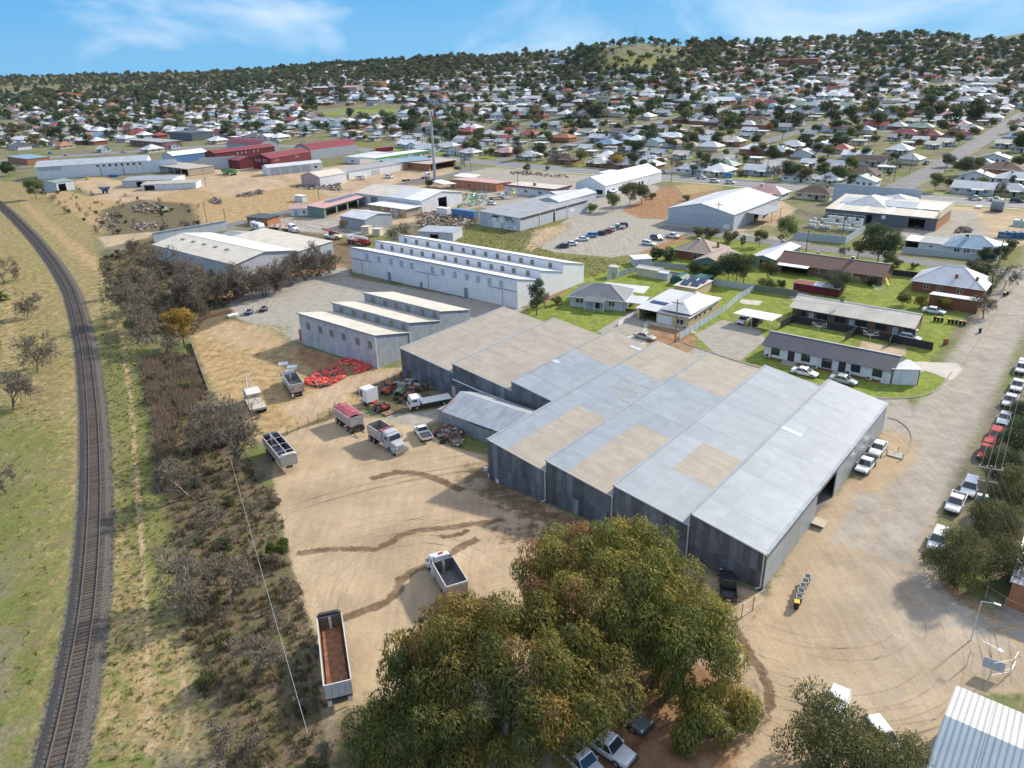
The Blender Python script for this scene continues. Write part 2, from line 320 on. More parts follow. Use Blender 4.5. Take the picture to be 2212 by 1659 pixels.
# house lots right of the sheds
LOTS=abp((130.5,-108),(130.5,-23),(231,-23),(231,-110),(200,-112),(166,-112),(150,-108))
paint('lawn',LOTS,1,.9)
paint('asphalt',[(1440,738),(1460,735),(1560,768),(1700,810),(1860,854),(1960,862),(1990,935),(1900,930),(1640,845),(1400,765)],.5)
paint('concrete',[(1300,720),(1440,760),(1500,745),(1520,720),(1400,690),(1360,700)],.7,.8);paint('gravel',[(1290,715),(1400,650),(1385,720),(1320,730)],.6)
paint('red',[(1395,755),(1470,775),(1510,745),(1500,720),(1400,700)],.7,.75)
paint('gravel',[(1500,722),(1560,690),(1640,710),(1655,735),(1600,780),(1545,765)],.7);paint('concrete',[(1960,780),(2070,785),(2080,800),(2040,835),(1975,800)],.5)
paint('concrete',[(1600,645),(1650,650),(1640,660),(1595,655)],.5,.8);paint('tan',[(1860,735),(1960,750),(1960,770),(1850,755)],.6,.8)
paint('lawn',[(1610,770),(1680,790),(1880,850),(2000,860),(2050,820),(2000,800),(1900,830),(1640,760)],.6)
paint('gravel',[(1700,620),(1760,620),(1740,650),(1700,650)],1,.7)
paint('tan',abp((118.8,-21),(108,-21),(98,-22),(99,-17.5),(112,-15.8),(119,-17.5)),.8)
# beyond the lane
paint('grass',abp((242,-100),(242,-15),(262,-15),(262,-100)),3,.6)
for(a,b,w)in((357,365,.95),(330,337,.6)):paint('lawn',abp((a,-470),(b,-470),(b,60),(a,60)),1,w)
paint('grass',abp((372,-190),(372,60),(900,60),(900,-190)),3,.35)
paint('grass',[(830,305),(600,312),(560,320),(640,330),(840,322)],4,.7);paint('lawn',[(690,236),(860,236),(860,246),(690,248)],3)
paint('grass',[(1290,135),(1440,125),(1480,160),(1400,175),(1290,160)],15,.9)
gm=bpy.data.meshes.new('ground');nr,nc=GX.shape
gm.vertices.add(nr*nc);gm.vertices.foreach_set('co',np.stack([GX,GY,GZ],-1).ravel().astype(np.float32))
ii=np.arange(nr*nc).reshape(nr,nc);fq=np.stack([ii[:-1,:-1],ii[:-1,1:],ii[1:,1:],ii[1:,:-1]],-1).reshape(-1,4)[:,::-1]
gm.loops.add(fq.size);gm.polygons.add(len(fq));gm.polygons.foreach_set('loop_start',np.arange(0,fq.size,4));gm.loops.foreach_set('vertex_index',fq.ravel().astype(np.int32));gm.update(calc_edges=True)
gm.polygons.foreach_set('use_smooth',np.ones(len(fq),bool))
for k in range(3):
 at=gm.attributes.new('w%d'%k,'FLOAT_COLOR','POINT');at.data.foreach_set('color',np.moveaxis(WT[4*k:4*k+4],0,-1).ravel().astype(np.float32))
ground=bpy.data.objects.new('ground',gm);C.objects.link(ground);tag(ground,'open ground of dirt yards, grass and town lots running to the hills',kind='structure')
def ground_mat():
 m=bpy.data.materials.new('ground');m.use_nodes=True;t=m.node_tree;N=t.nodes;K=t.links.new;b=N['Principled BSDF'];b.inputs['Roughness'].default_value=.95;b.inputs['Specular IOR Level'].default_value=.15
 tc=N.new('ShaderNodeTexCoord')
 def noise(s,det=4,ro=.6,sc=(1,1,1),rz=0.,dist=0.):
  mp=N.new('ShaderNodeMapping');mp.inputs['Scale'].default_value=sc;mp.inputs['Rotation'].default_value=(0,0,rz);K(tc.outputs['Object'],mp.inputs[0])
  n=N.new('ShaderNodeTexNoise');n.inputs['Scale'].default_value=s;n.inputs['Detail'].default_value=det;n.inputs['Roughness'].default_value=ro;n.inputs['Distortion'].default_value=dist;K(mp.outputs[0],n.inputs['Vector']);return n.outputs['Fac']
 def ramp(f,stops):
  r=N.new('ShaderNodeValToRGB');e=r.color_ramp.elements
  while len(e)<len(stops):e.new(.5)
  for x,(p,c)in zip(e,stops):x.position=p;x.color=(*c,1)
  K(f,r.inputs[0]);return r.outputs[0]
 def mix(f,a,b_,bt='MIX'):
  x=N.new('ShaderNodeMix');x.data_type='RGBA';x.blend_type=bt
  for i,v in((0,f),(6,a),(7,b_)):
   if isinstance(v,(int,float)):x.inputs[i].default_value=v
   elif isinstance(v,tuple):x.inputs[i].default_value=(*v,1)
   else:K(v,x.inputs[i])
  return x.outputs[2]
 def math_(op,a,b_=None,c=None):
  x=N.new('ShaderNodeMath');x.operation=op
  for i,v in enumerate((a,b_,c)):
   if v is None:continue
   if isinstance(v,(int,float)):x.inputs[i].default_value=v
   else:K(v,x.inputs[i])
  return x.outputs[0]
 n_hi=noise(2.6,5,.7);n_mid=noise(.55,5,.65);n_lo=noise(.09,4,.6);n_str=noise(.9,4,.7,(1,.12,1),R(25));n_edge=noise(.8,5,.7);n_town=noise(.05,6,.75);n_fine=noise(7.,3,.7)
 tr=noise(1.3,4,.6,(1,.10,1),GR,.6)
 col=ramp(n_town,[(.3,(.09,.11,.045)),(.45,(.15,.17,.05)),(.52,(.21,.18,.13)),(.62,(.09,.10,.05)),(.75,(.24,.21,.17))])
 lay=[('grass',ramp(n_mid,[(.28,(.24,.18,.11)),(.42,(.17,.155,.06)),(.55,(.15,.17,.04)),(.66,(.27,.22,.11))])),('straw',ramp(n_mid,[(.25,(.17,.115,.06)),(.5,(.37,.26,.13)),(.75,(.50,.38,.21))])),('weed',ramp(n_mid,[(.25,(.085,.065,.045)),(.45,(.16,.12,.08)),(.6,(.11,.11,.04)),(.8,(.25,.19,.135))])),('tan',ramp(n_lo,[(.25,(.31,.23,.15)),(.5,(.41,.31,.20)),(.75,(.48,.37,.25))])),('gravel',ramp(n_mid,[(.2,(.24,.22,.185)),(.5,(.335,.31,.265)),(.8,(.42,.38,.31))])),('red',ramp(n_mid,[(.25,(.16,.085,.045)),(.5,(.30,.17,.09)),(.8,(.42,.28,.16))])),('mud',ramp(n_mid,[(.25,(.095,.062,.038)),(.5,(.165,.112,.068)),(.8,(.28,.20,.125))])),('asphalt',ramp(n_mid,[(.2,(.27,.235,.195)),(.5,(.345,.31,.265)),(.8,(.41,.37,.315))])),('lawn',ramp(n_mid,[(.25,(.11,.14,.03)),(.45,(.17,.215,.04)),(.62,(.235,.27,.05)),(.82,(.33,.29,.12))])),('concrete',(.52,.48,.42)),('ballast',ramp(n_hi,[(.3,(.045,.042,.04)),(.5,(.095,.088,.082)),(.72,(.20,.185,.17))])),('dust',ramp(n_mid,[(.25,(.30,.24,.17)),(.7,(.42,.34,.25))]))]
 ats=[]
 for k in range(3):
  a=N.new('ShaderNodeAttribute');a.attribute_name='w%d'%k;s=N.new('ShaderNodeSeparateColor');K(a.outputs['Color'],s.inputs[0]);ats+=[s.outputs[0],s.outputs[1],s.outputs[2],a.outputs['Alpha']]
 e=math_('MULTIPLY_ADD',n_edge,.9,-.45);e2=math_('MULTIPLY_ADD',n_fine,.5,-.25);e=math_('ADD',e,e2)
 for k,(nm,c)in enumerate(lay):
 # edge noise only where the layer already is
  w=math_('MULTIPLY',ats[k],1.0);ga=math_('MULTIPLY',math_('MULTIPLY',w,math_('SUBTRACT',1.15,w)),4.0);f=math_('ADD',w,math_('MULTIPLY',math_('MULTIPLY',e,1.7)if k==6 else e,ga))
  mr=N.new('ShaderNodeMapRange');mr.interpolation_type='SMOOTHSTEP';mr.inputs[1].default_value=.02 if k in(7,11)else .3;mr.inputs[2].default_value=1.0 if k in(7,11)else .72;K(f,mr.inputs[0]);col=mix(mr.outputs[0],col,c)
  # tyre sweeps in the dirt, mottling everywhere
 tan_w=math_('MAXIMUM',ats[3],ats[7]);vm=N.new('ShaderNodeVectorMath');vm.operation='DISTANCE';vm.inputs[1].default_value=(*G('D',905,1330),0)
 K(tc.outputs['Object'],vm.inputs[0]);n_w=noise(.35,3,.6);ph=math_('ADD',math_('MULTIPLY',vm.outputs['Value'],5.2),math_('MULTIPLY',n_w,9.0));ring=math_('SINE',ph)
 vm2=N.new('ShaderNodeVectorMath');vm2.operation='DISTANCE';vm2.inputs[1].default_value=(*G('D',1640,1180),0);K(tc.outputs['Object'],vm2.inputs[0])
 ring2=math_('SINE',math_('ADD',math_('MULTIPLY',vm2.outputs['Value'],4.1),math_('MULTIPLY',n_w,11.0)))
 amt=math_('MULTIPLY',math_('MULTIPLY',tan_w,math_('MULTIPLY',n_lo,n_lo)),.05)
 rg=math_('MULTIPLY',math_('ADD',math_('MULTIPLY',ring,n_mid),math_('MULTIPLY',ring2,math_('SUBTRACT',1.0,n_mid))),amt)
 v=math_('ADD',math_('ADD',1.0,math_('ADD',rg,math_('MULTIPLY',math_('SUBTRACT',noise(.16,6,.7),.5),math_('MULTIPLY',tan_w,.8)))),math_('MULTIPLY',math_('SUBTRACT',tr,.5),math_('MULTIPLY',tan_w,.45)))
 col=mix(1.0,col,v,'MULTIPLY')
 veg=math_('MINIMUM',math_('ADD',math_('ADD',ats[0],ats[1]),math_('ADD',ats[2],ats[8])),1.0)
 sc_=math_('MULTIPLY_ADD',veg,1.25,.5);det=math_('MULTIPLY',math_('SUBTRACT',n_hi,.5),sc_);det=math_('ADD',det,math_('MULTIPLY',math_('SUBTRACT',n_str,.5),math_('MULTIPLY',veg,.9)))
 col=mix(1.0,col,math_('ADD',1.0,det),'MULTIPLY')
 K(col,b.inputs['Base Color']);bp_=N.new('ShaderNodeBump');bp_.inputs['Strength'].default_value=.5;bp_.inputs['Distance'].default_value=.12;K(math_('ADD',n_hi,n_mid),bp_.inputs['Height']);K(bp_.outputs[0],b.inputs['Normal'])
 return m
gm.materials.append(ground_mat())
# ---------------------------------------------------------------- railway
RAIL=curve([G('D',*p)for p in[(-140,375),(-60,405),(0,443),(60,500),(110,560),(148,620),(163,660),(183,740),(197,850),(204,960),(205,1104),(192,1300),(160,1500),(125,1659),(100,1760)]][::-1],.6)
steel=M('rail_steel',(.30,.27,.24),.35,.8,.2,3);rust=M('rail_side',(.10,.06,.04),.8,0,.3,4);slp=M('sleeper_timber',(.085,.065,.05),.9,0,.35,2.5,objvar=.35)
_T=np.gradient(RAIL,axis=0);_T/=np.linalg.norm(_T,axis=1)[:,None];_N=np.c_[-_T[:,1],_T[:,0]]
bal=M('ballast_stone',(.095,.086,.077),.95,0,.55,6,bump=.08,spec=.2)
b=MB();prof=[(-2.1,.012),(-1.4,.30),(1.4,.30),(2.1,.012)]
for i in range(0,len(RAIL)-4,4):
 for(o1,z1),(o2,z2)in zip(prof[:-1],prof[1:]):
  b.face([(*(RAIL[i]+_N[i]*o1),z1),(*(RAIL[i]+_N[i]*o2),z2),(*(RAIL[i+4]+_N[i+4]*o2),z2),(*(RAIL[i+4]+_N[i+4]*o1),z1)][::-1])
tag(b.build('ballast_bed',bal),'grey stone ballast bed under the railway line',kind='structure')
trk=empty('railway_track','single railway track curving along the left edge on dark ballast','railway track',(*RAIL[0],0))
_o=RAIL[0]
for s in(-1,1):
 b=MB();hw=.05;c=[RAIL[i]+_N[i]*s*.76-_o for i in range(len(RAIL))]
 for i in range(0,len(RAIL)-3,3):
  for(u1,z1,u2,z2,mm)in((-.07,.34,-.04,.50,1),(-.04,.50,.04,.50,0),(.04,.50,.07,.34,1)):
   b.face([(*(c[i]+_N[i]*u2),z2),(*(c[i]+_N[i]*u1),z1),(*(c[i+3]+_N[i+3]*u1),z1),(*(c[i+3]+_N[i+3]*u2),z2)],mm)
 b.build('rail',[steel,rust],trk)
sm=MB().box(-1.3,1.3,-.13,.13,.27,.35).build('sleeper',slp,trk);k=0
rest=MB()
for i in range(len(RAIL)):
 ang=math.atan2(_N[i][1],_N[i][0]);p=RAIL[i]-_o
 if i<300:
  s=sm if k==0 else sm.copy()
  if k:C.objects.link(s);s.parent=trk
  s.location=(p[0],p[1],random.uniform(-.02,.015));s.rotation_euler.z=ang+random.gauss(0,.015);k+=1
 elif i<1100:
  a=_N[i]*1.3;t_=_T[i]*.13;q=[p+a+t_,p-a+t_,p-a-t_,p+a-t_];rest.hexa([(*z,.27)for z in q],[(*z,.345)for z in q])
tag(rest.build('distant_sleepers',slp,trk),kind='stuff')
# ---------------------------------------------------------------- sealed streets, kerbs, markings
asph=M('street_asphalt',(.155,.152,.155),.85,0,.16,.35,stain=((.24,.23,.225),.6,.15));asph2=M('highway_asphalt',(.21,.205,.21),.8,0,.12,.3,stain=((.15,.148,.15),.5,.12))
lanem=M('lane_paint',(.72,.72,.70),.7,0,.15,3);kerbm=M('kerb_concrete',(.30,.265,.22),.9,0,.2,2,bump=.02);vergem=M('verge',(.15,.19,.035),.95,0,.35,.5)
def kerb(name,line,label=None):
 return ribbon(name,line,.22,.12,kerbm,thick=.13,kind='structure')
ABl=lambda*p:[XY(a,b)for a,b in p]
def straight(a0,b0,a1,b1,st=12.):
 n=max(2,int(math.hypot(a1-a0,b1-b0)/st));return[XY(a0+(a1-a0)*t,b0+(b1-b0)*t)for t in np.linspace(0,1,n)]
hw=[XY(345,b)for b in range(140,-400,-20)]+[G('D',850,330),G('D',700,318),G('D',480,316),G('D',330,325),G('D',40,345),G('D',-120,356)]
hwc=curve(hw,10.)
ribbon('highway',hwc,15.,.03,asph2,drape=True,kind='structure',label='wide grey main road crossing the town')
for o_ in(-3.4,3.4):ribbon('lane_line',curve([XY(345+o_,b)for b in range(130,-270,-20)],8.),.15,.04,lanem,drape=True,kind='structure')
b=MB()
for bb in np.arange(-260,120,9.):
 q=[XY(344.92,bb),XY(345.08,bb),XY(345.08,bb+3),XY(344.92,bb+3)];b.face([(*p,.045)for p in q])
tag(b.build('centre_dashes',lanem),kind='structure')
for o_,l in((-7.7,'near'),(7.7,'far')):kerb('kerb',[XY(345+o_,b)for b in range(120,-60,-20)]);kerb('kerb',[XY(345+o_,b)for b in range(-100,-290,-19)])
ribbon('footpath',straight(356.5,100,356.5,-290),1.4,.02,M('path_concrete',(.46,.43,.38),.9),kind='structure');ribbon('footpath',straight(335.5,60,335.5,-285),1.6,.02,M('path_concrete'),kind='structure')
STREETS=[]
def street(line,w=8.,name='street',k=False):
 ribbon(name,line,w,.024,asph,drape=True,kind='structure');STREETS.append((np.array(line),w))
for bb in(-80,-193,-302,31,-413,-524,-640,-760,142,255):
 street(straight(352.5 if bb>-330 else 420,bb,1900,bb,14),11. if bb==-80 else 8.5)
for aa in(460,575,690,810,930,1060,1200):street(straight(aa,-900,aa,430,14),8.)
for s in(-1,1):kerb('kerb',[XY(a,-80+s*5.6)for a in range(354,440,12)])
street([XY(236+.05*(bb+70)*-1,bb)for bb in range(-128,60,12)],7.,'lane')
street(curve([G('D',440,505),G('D',498,487),G('D',624,457),G('D',700,440),G('D',768,424),G('D',870,399),G('D',980,376),G('D',1030,358)],6.),7.,'service_road')
# kerbs round the near corner lots
kerb('kerb',curve([G('D',*p)for p in[(1460,735),(1560,770),(1700,812),(1860,856),(1960,860),(2020,845),(2047,815),(2060,800)]],2.));kerb('kerb',curve([G('D',*p)for p in[(2083,785),(2105,750),(2145,690),(2180,635),(2195,612)]],3.))
kerb('kerb',curve([G('t6',*p)for p in[(1335,1045),(1400,1065),(1460,1110),(1490,1170),(1480,1230),(1425,1305)]],1.5));kerb('kerb',curve([G('D',*p)for p in[(2024,1232),(2016,1262),(2030,1280)]],1.))
# faint tyre tracks pressed into the dirt
tm_=M('track_dirt',(.27,.195,.125),.95,0,.5,.35,alpha=.13);tm2_=M('track_pale',(.56,.44,.31),.95,0,.4,.35,alpha=.16)
def tracks(cen,r0,r1,a0,a1,n,label,gauge=1.7,w=.24):
 b=MB()
 for i in range(n):
  rr=random.uniform(r0,r1);s0=random.uniform(a0,a1-.3);s1=min(a1,s0+random.uniform(.35,1.5));off=np.array([random.gauss(0,1.6),random.gauss(0,1.6)]);k=random.random()<.4;zz=.014+.0006*i
  for g_ in(0,gauge):
   st=max(4,int((s1-s0)*12));pr=None
   for t in np.linspace(0,1,st):
    a=s0+(s1-s0)*t;R1=rr+g_+.35*math.sin(t*3+i);ww=w*math.sin(math.pi*min(max(t,.04),.96))**.5*.5;p=cen+off;q=[(p[0]+(R1+s*ww)*math.cos(a),p[1]+(R1+s*ww)*math.sin(a),zz)for s in(-1,1)]
    if pr:b.face([pr[0],pr[1],q[1],q[0]],int(k))
    pr=q
 tag(b.build('tyre_tracks',[tm_,tm2_]),label,kind='stuff')
tracks(G('t9',830,620),7,21,R(200),R(345),34,'curved tyre tracks sweeping over the dirt forecourt')
tracks(G('D',880,1290),5,19,R(-20),R(230),18,'turning tyre tracks in the dirt yard')
tracks(G('D',1500,2300),62,90,R(60),R(125),14,'long wheel marks across the lower yard')
# ---------------------------------------------------------------- buildings: general builders
glass=M('window_glass',(.03,.038,.045),.12,0,.2,1,spec=.8);whitep=M('white_paint',(.78,.78,.76),.6,0,.06,2);blackp=M('black_trim',(.03,.03,.033),.5,0,.1,2)
zinc=M('zinc_flashing',(.55,.57,.58),.45,.3,.12,2);dark=M('dark_interior',(.035,.033,.03),.9,0,.2,1);slab=M('slab_concrete',(.40,.37,.33),.9,0,.15,.8)
brick=M('red_brick',(.27,.10,.055),.9,0,.22,3,stain=((.36,.17,.10),.6,9));obrick=M('orange_brick',(.42,.18,.09),.9,0,.18,3);bbrick=M('brown_brick',(.20,.105,.07),.9,0,.25,3)
def roofm(name,col,v=.10,met=0.,ro=.5):return M('roof_'+name,col,ro,met,v,.35,rib=('X',.38,.02),stain=(tuple(c*.72 for c in col),.55,.22,(1,1,1)))
RF=dict(cream=roofm('cream',(.62,.56,.46)),tan=roofm('tan',(.46,.405,.33)),white=roofm('white',(.80,.80,.80),.05),zinc=roofm('zinc',(.42,.45,.48),.12,.15,.42),grey=roofm('grey',(.33,.34,.35)),light=roofm('light',(.58,.59,.60),.08),dark=roofm('charcoal',(.075,.08,.095)),slate=roofm('slate',(.17,.18,.19)),maroon=roofm('maroon',(.23,.035,.04)),red=roofm('red',(.36,.07,.06)),pink=roofm('pink',(.55,.33,.30)),blue=roofm('blue',(.22,.33,.43)),green=roofm('green',(.22,.31,.26)),brown=M('roof_tile_brown',(.16,.10,.075),.85,0,.25,3,bump=.03),terra=M('roof_tile_terracotta',(.40,.17,.09),.85,0,.25,3,bump=.03),gtile=M('roof_tile_grey',(.16,.155,.15),.85,0,.2,3),ctile=M('roof_tile_fawn',(.36,.28,.22),.85,0,.2,3),dtile=M('roof_tile_dark',(.11,.08,.06),.9,0,.3,2))
def wallm(name,col,v=.08,st=.4):return M('wall_'+name,col,.75,0,v,.7,rib=('X',.3,.015),stain=(tuple(c*.62 for c in col),st,.5,(2.2,2.2,.35)))
WL=dict(white=wallm('white',(.72,.73,.74)),grey=wallm('grey',(.36,.39,.41)),lgrey=wallm('light_grey',(.52,.55,.57)),cream=wallm('cream',(.66,.58,.42)),yellow=wallm('yellow',(.62,.47,.27)),maroon=wallm('maroon',(.15,.018,.022)),blue=wallm('blue',(.10,.22,.42)),dgrey=wallm('dark_grey',(.12,.135,.15)),green=wallm('green',(.16,.25,.20)),brick=brick,obrick=obrick,bbrick=bbrick,pink=wallm('pink',(.55,.40,.37)),tan=wallm('tan',(.45,.36,.26)),black=wallm('black',(.03,.03,.035)))
def snap(t):
 for g in(GR,GR+math.pi/2,GR-math.pi/2,GR+math.pi):
  dd=(t-g+math.pi)%(2*math.pi)-math.pi
  if abs(dd)<R(13):return g
 return t
def holes_wall(b,P,L,h,holes,m=0):
 """wall P(x,z)->xyz over [0,L]x[0,h] with rectangular openings"""
 xs=sorted({0.,L,*[max(0,q[0])for q in holes],*[min(L,q[1])for q in holes]});zs=sorted({0.,h,*[q[2]for q in holes],*[min(h,q[3])for q in holes]})
 for x0,x1 in zip(xs[:-1],xs[1:]):
  for z0,z1 in zip(zs[:-1],zs[1:]):
   cx,cz=(x0+x1)/2,(z0+z1)/2
   if any(q[0]<cx<q[1]and q[2]<cz<q[3]for q in holes):continue
   b.face([P(x0,z0),P(x1,z0),P(x1,z1),P(x0,z1)],m)
def shed(name,label,cat,p0,p1,depth,he,hr,rt='gx',roof='zinc',wall='grey',rear=0,feats=(),ov=.25,z0=None,group=None,snapit=True,W_=None,flash=True,wr=None):
 p0=np.array(p0,float);p1=np.array(p1,float);ang=math.atan2(*(p1-p0)[::-1]);g=snap(ang)if snapit else ang
 L_=W_ or float(np.linalg.norm(p1-p0));base=gz(p0)if z0 is None else z0
 o=empty(name,label,cat,(*p0,base),g,group);D_=depth;wm=WL.get(wall,wall)if isinstance(wall,str)else wall;rm=RF[roof]if isinstance(roof,str)else roof
 # feats: (face, centre, z0, width, height, kind)
 faces={'f':(L_,lambda e:(lambda x,z:(x,-e,z))),'b':(L_,lambda e:(lambda x,z:(L_-x,D_+e,z))),'r':(D_,lambda e:(lambda x,z:(L_+e,x,z))),'l':(D_,lambda e:(lambda x,z:(-e,D_-x,z)))}
 hf={'f':he,'b':he,'l':he,'r':he}
 if rt=='skf':hf['f']=hr
 if rt=='skb':hf['b']=hr
 if rt=='skl':hf['l']=hr
 if rt=='skr':hf['r']=hr
 for fc,(LL,Pm)in faces.items():
  hs=[(c-w/2,c+w/2,z,z+h)for(q,c,z,w,h,k)in feats if q==fc and k in('open','void')]
  if any(q==fc and k=='none' for(q,c,z,w,h,k)in feats):continue
  b=MB();P=Pm(0);h=hf[fc]if rt not in('skf','skb','skl','skr')or fc in{'skf':'fb','skb':'fb','skl':'lr','skr':'lr'}[rt]else he
  holes_wall(b,P,LL,h,hs)
  if(rt=='gx' and fc in 'rl')or(rt=='gy' and fc in 'fb'):b.face([P(0,he),P(LL,he),P(LL/2,hr)])
  if(rt in('skf','skb')and fc in 'rl')or(rt in('skl','skr')and fc in 'fb'):
   hi0=(rt=='skf' and fc=='l')or(rt=='skb' and fc=='r')or(rt=='skl' and fc=='f')or(rt=='skr' and fc=='b');hi0={('skf','r'):1,('skf','l'):0,('skb','r'):0,('skb','l'):1,('skl','f'):1,('skl','b'):0,('skr','f'):0,('skr','b'):1}[(rt,fc)]
   b.face([P(0,he),P(LL,he),P(0,hr)]if hi0 else[P(0,he),P(LL,he),P(LL,hr)])
  if rt=='arch' and fc in 'fb':
   n=9;b.face([P(0,he)]+[P(LL,he)]+[P(LL*(1-k/n),he+(hr-he)*math.sin(math.pi*k/n))for k in range(1,n)])
  b.build('wall',(wr if(wr and fc=='r')else wm),o)
 t=.08;e=ov;up=.02
 def pane(pts):MB().slab([(x,y,z+up)for x,y,z in pts],t).build('roof_sheet' if rt!='flat' else 'roof',rm,o)
 if rt=='gx':
  s=(hr-he)/(D_/2);pane([(-e,-e,he-s*e),(L_+e,-e,he-s*e),(L_+e,D_/2,hr),(-e,D_/2,hr)]);pane([(-e,D_/2,hr),(L_+e,D_/2,hr),(L_+e,D_+e,he-s*e),(-e,D_+e,he-s*e)])
  if flash:MB().box(-e,L_+e,D_/2-.18,D_/2+.18,hr+.01,hr+.06).build('ridge_cap',zinc,o)
 elif rt=='gy':
  s=(hr-he)/(L_/2);pane([(-e,-e,he-s*e),(L_/2,-e,hr),(L_/2,D_+e,hr),(-e,D_+e,he-s*e)]);pane([(L_/2,-e,hr),(L_+e,-e,he-s*e),(L_+e,D_+e,he-s*e),(L_/2,D_+e,hr)])
  if flash:MB().box(L_/2-.18,L_/2+.18,-e,D_+e,hr+.01,hr+.06).build('ridge_cap',zinc,o)
 elif rt in('skf','skb','skl','skr','flat'):
  zf={'skf':(hr,hr,he,he),'skb':(he,he,hr,hr),'skl':(hr,he,he,hr),'skr':(he,hr,hr,he),'flat':(he,he,he,he)}[rt]
  pane([(-e,-e,zf[0]),(L_+e,-e,zf[1]),(L_+e,D_+e,zf[2]),(-e,D_+e,zf[3])])
 elif rt=='hip':
  m_=min(L_,D_)/2;s=(hr-he)/m_;zl=he-s*e;A=[(-e,-e,zl),(L_+e,-e,zl),(L_+e,D_+e,zl),(-e,D_+e,zl)]
  if L_>=D_:r1,r2=(m_,D_/2,hr),(L_-m_,D_/2,hr);fs=[[A[0],A[1],r2,r1],[A[1],A[2],r2],[A[2],A[3],r1,r2],[A[3],A[0],r1]]
  else:r1,r2=(L_/2,m_,hr),(L_/2,D_-m_,hr);fs=[[A[0],A[1],r1],[A[1],A[2],r2,r1],[A[2],A[3],r2],[A[3],A[0],r1,r2]]
  b=MB()
  for q in fs:b.face([(x,y,z+up)for x,y,z in q])
  b.face([A[3],A[2],A[1],A[0]]);rf=b.build('roof',rm,o)
  b=MB()
  for c,r_ in((A[0],r1),(A[1],r2 if L_>=D_ else r1),(A[2],r2),(A[3],r1 if L_>=D_ else r2)):b.tube((c[0],c[1],c[2]+up),(r_[0],r_[1],r_[2]+up),.09,n=4)
  if r1!=r2:b.tube(r1,r2,.1,n=4)
  if flash:b.build('ridge_cap',zinc if not isinstance(roof,str)or roof not in('brown','terra','ctile','dtile','gtile')else rm,rf)
  MB().box(-e,L_+e,-e-.1,-e,zl-.1,zl+.03).box(L_+e,L_+e+.1,-e,D_+e,zl-.1,zl+.03).build('gutter',whitep,rf)
 elif rt=='arch':
  n=10;pts=[(L_*k/n,he+(hr-he)*math.sin(math.pi*k/n))for k in range(n+1)]
  for k in range(n):pane([(pts[k][0],-e,pts[k][1]),(pts[k+1][0],-e,pts[k+1][1]),(pts[k+1][0],D_+e,pts[k+1][1]),(pts[k][0],D_+e,pts[k][1])])
 for(fc,c,z,w,h,k)in feats:
  if k in('void','none'):continue
  LL,Pm=faces[fc]
  def bar(x0,x1,z0,z1,e0,e1,mm,nm,par=o):
   b=MB();A=Pm(e0);B=Pm(e1);b.hexa([A(x0,z0),A(x1,z0),A(x1,z1),A(x0,z1)],[B(x0,z0),B(x1,z0),B(x1,z1),B(x0,z1)]);return b.build(nm,mm,par)
  if k=='open':bar(c-w/2-.1,c+w/2+.1,z+h,z+h+.15,.0,.05,dark,'door_lintel');continue
  if k=='win' or k=='bwin':
   fm=whitep if k=='win' else blackp;fr=bar(c-w/2,c+w/2,z,z+h,.0,.035,fm,'window')
   nn=2 if w>1.1 else 1
   for j in range(nn):bar(c-w/2+w*j/nn+.06,c-w/2+w*(j+1)/nn-.06,z+.07,z+h-.07,.034,.045,glass,'pane',fr)
  elif k=='louv':
   fr=bar(c-w/2,c+w/2,z,z+h,.0,.05,M('louvre_brown',(.20,.165,.11),.8,0,.2,3),'window')
   for j in range(4):bar(c-w/2+.08,c+w/2-.08,z+h*(j+.15)/4,z+h*(j+.75)/4,.05,.08,M('louvre_slat',(.30,.25,.17),.8,0,.2,3),'slat',fr)
  elif k=='gpan':bar(c-w/2,c+w/2,z,z+h,.0,.04,M('grey_panel',(.42,.47,.52),.6,0,.1,1),'window_panel')
  elif k in('door','gdoor','wdoor','bdoor','rdoor','ddoor'):
   dm={'door':M('door_grey',(.25,.28,.30),.6,0,.1,1),'gdoor':M('door_green',(.2,.5,.45),.6),'wdoor':whitep,'bdoor':blackp,'rdoor':M('roller_door',(.22,.24,.25),.6,.2,.08,1,rib=('Z',.2,.02)),'ddoor':M('door_cladding',(.44,.48,.50),.6,0,.12,.8,rib=('X',.3,.015))}[k]
   dr=bar(c-w/2,c+w/2,z,z+h,.0,.05,dm,'door')
   if h<3:bar(c+w/2-.15,c+w/2-.08,z+1,z+1.1,.05,.1,dark,'handle',dr)
  elif k=='track':bar(c-w/2,c+w/2,z,z+h,.05,.12,M('door_track',(.10,.10,.11),.6),'door_track')
  elif k=='sign':bar(c-w/2,c+w/2,z,z+h,.0,.06,whitep,'sign_board')
  elif k=='ac':
   a_=bar(c-w/2,c+w/2,z,z+h,.05,.40,whitep,'air_conditioner');bar(c-w/2+.1,c+w/2-.25,z+.1,z+h-.1,.40,.42,M('grille',(.08,.08,.08),.6),'grille',a_)
  elif k=='band':bar(c-w/2,c+w/2,z,z+h,.0,.04,M('dark_band',(.13,.11,.10),.8,0,.3,2),'vent_band')
  elif k=='post':MB().tube(Pm(.0)(c,0),Pm(.0)(c,h),.06,n=5).build('post',whitep,o)
  elif k=='plinth':bar(c-w/2,c+w/2,z,z+h,.0,.03,brick,'brick_base')
 return o
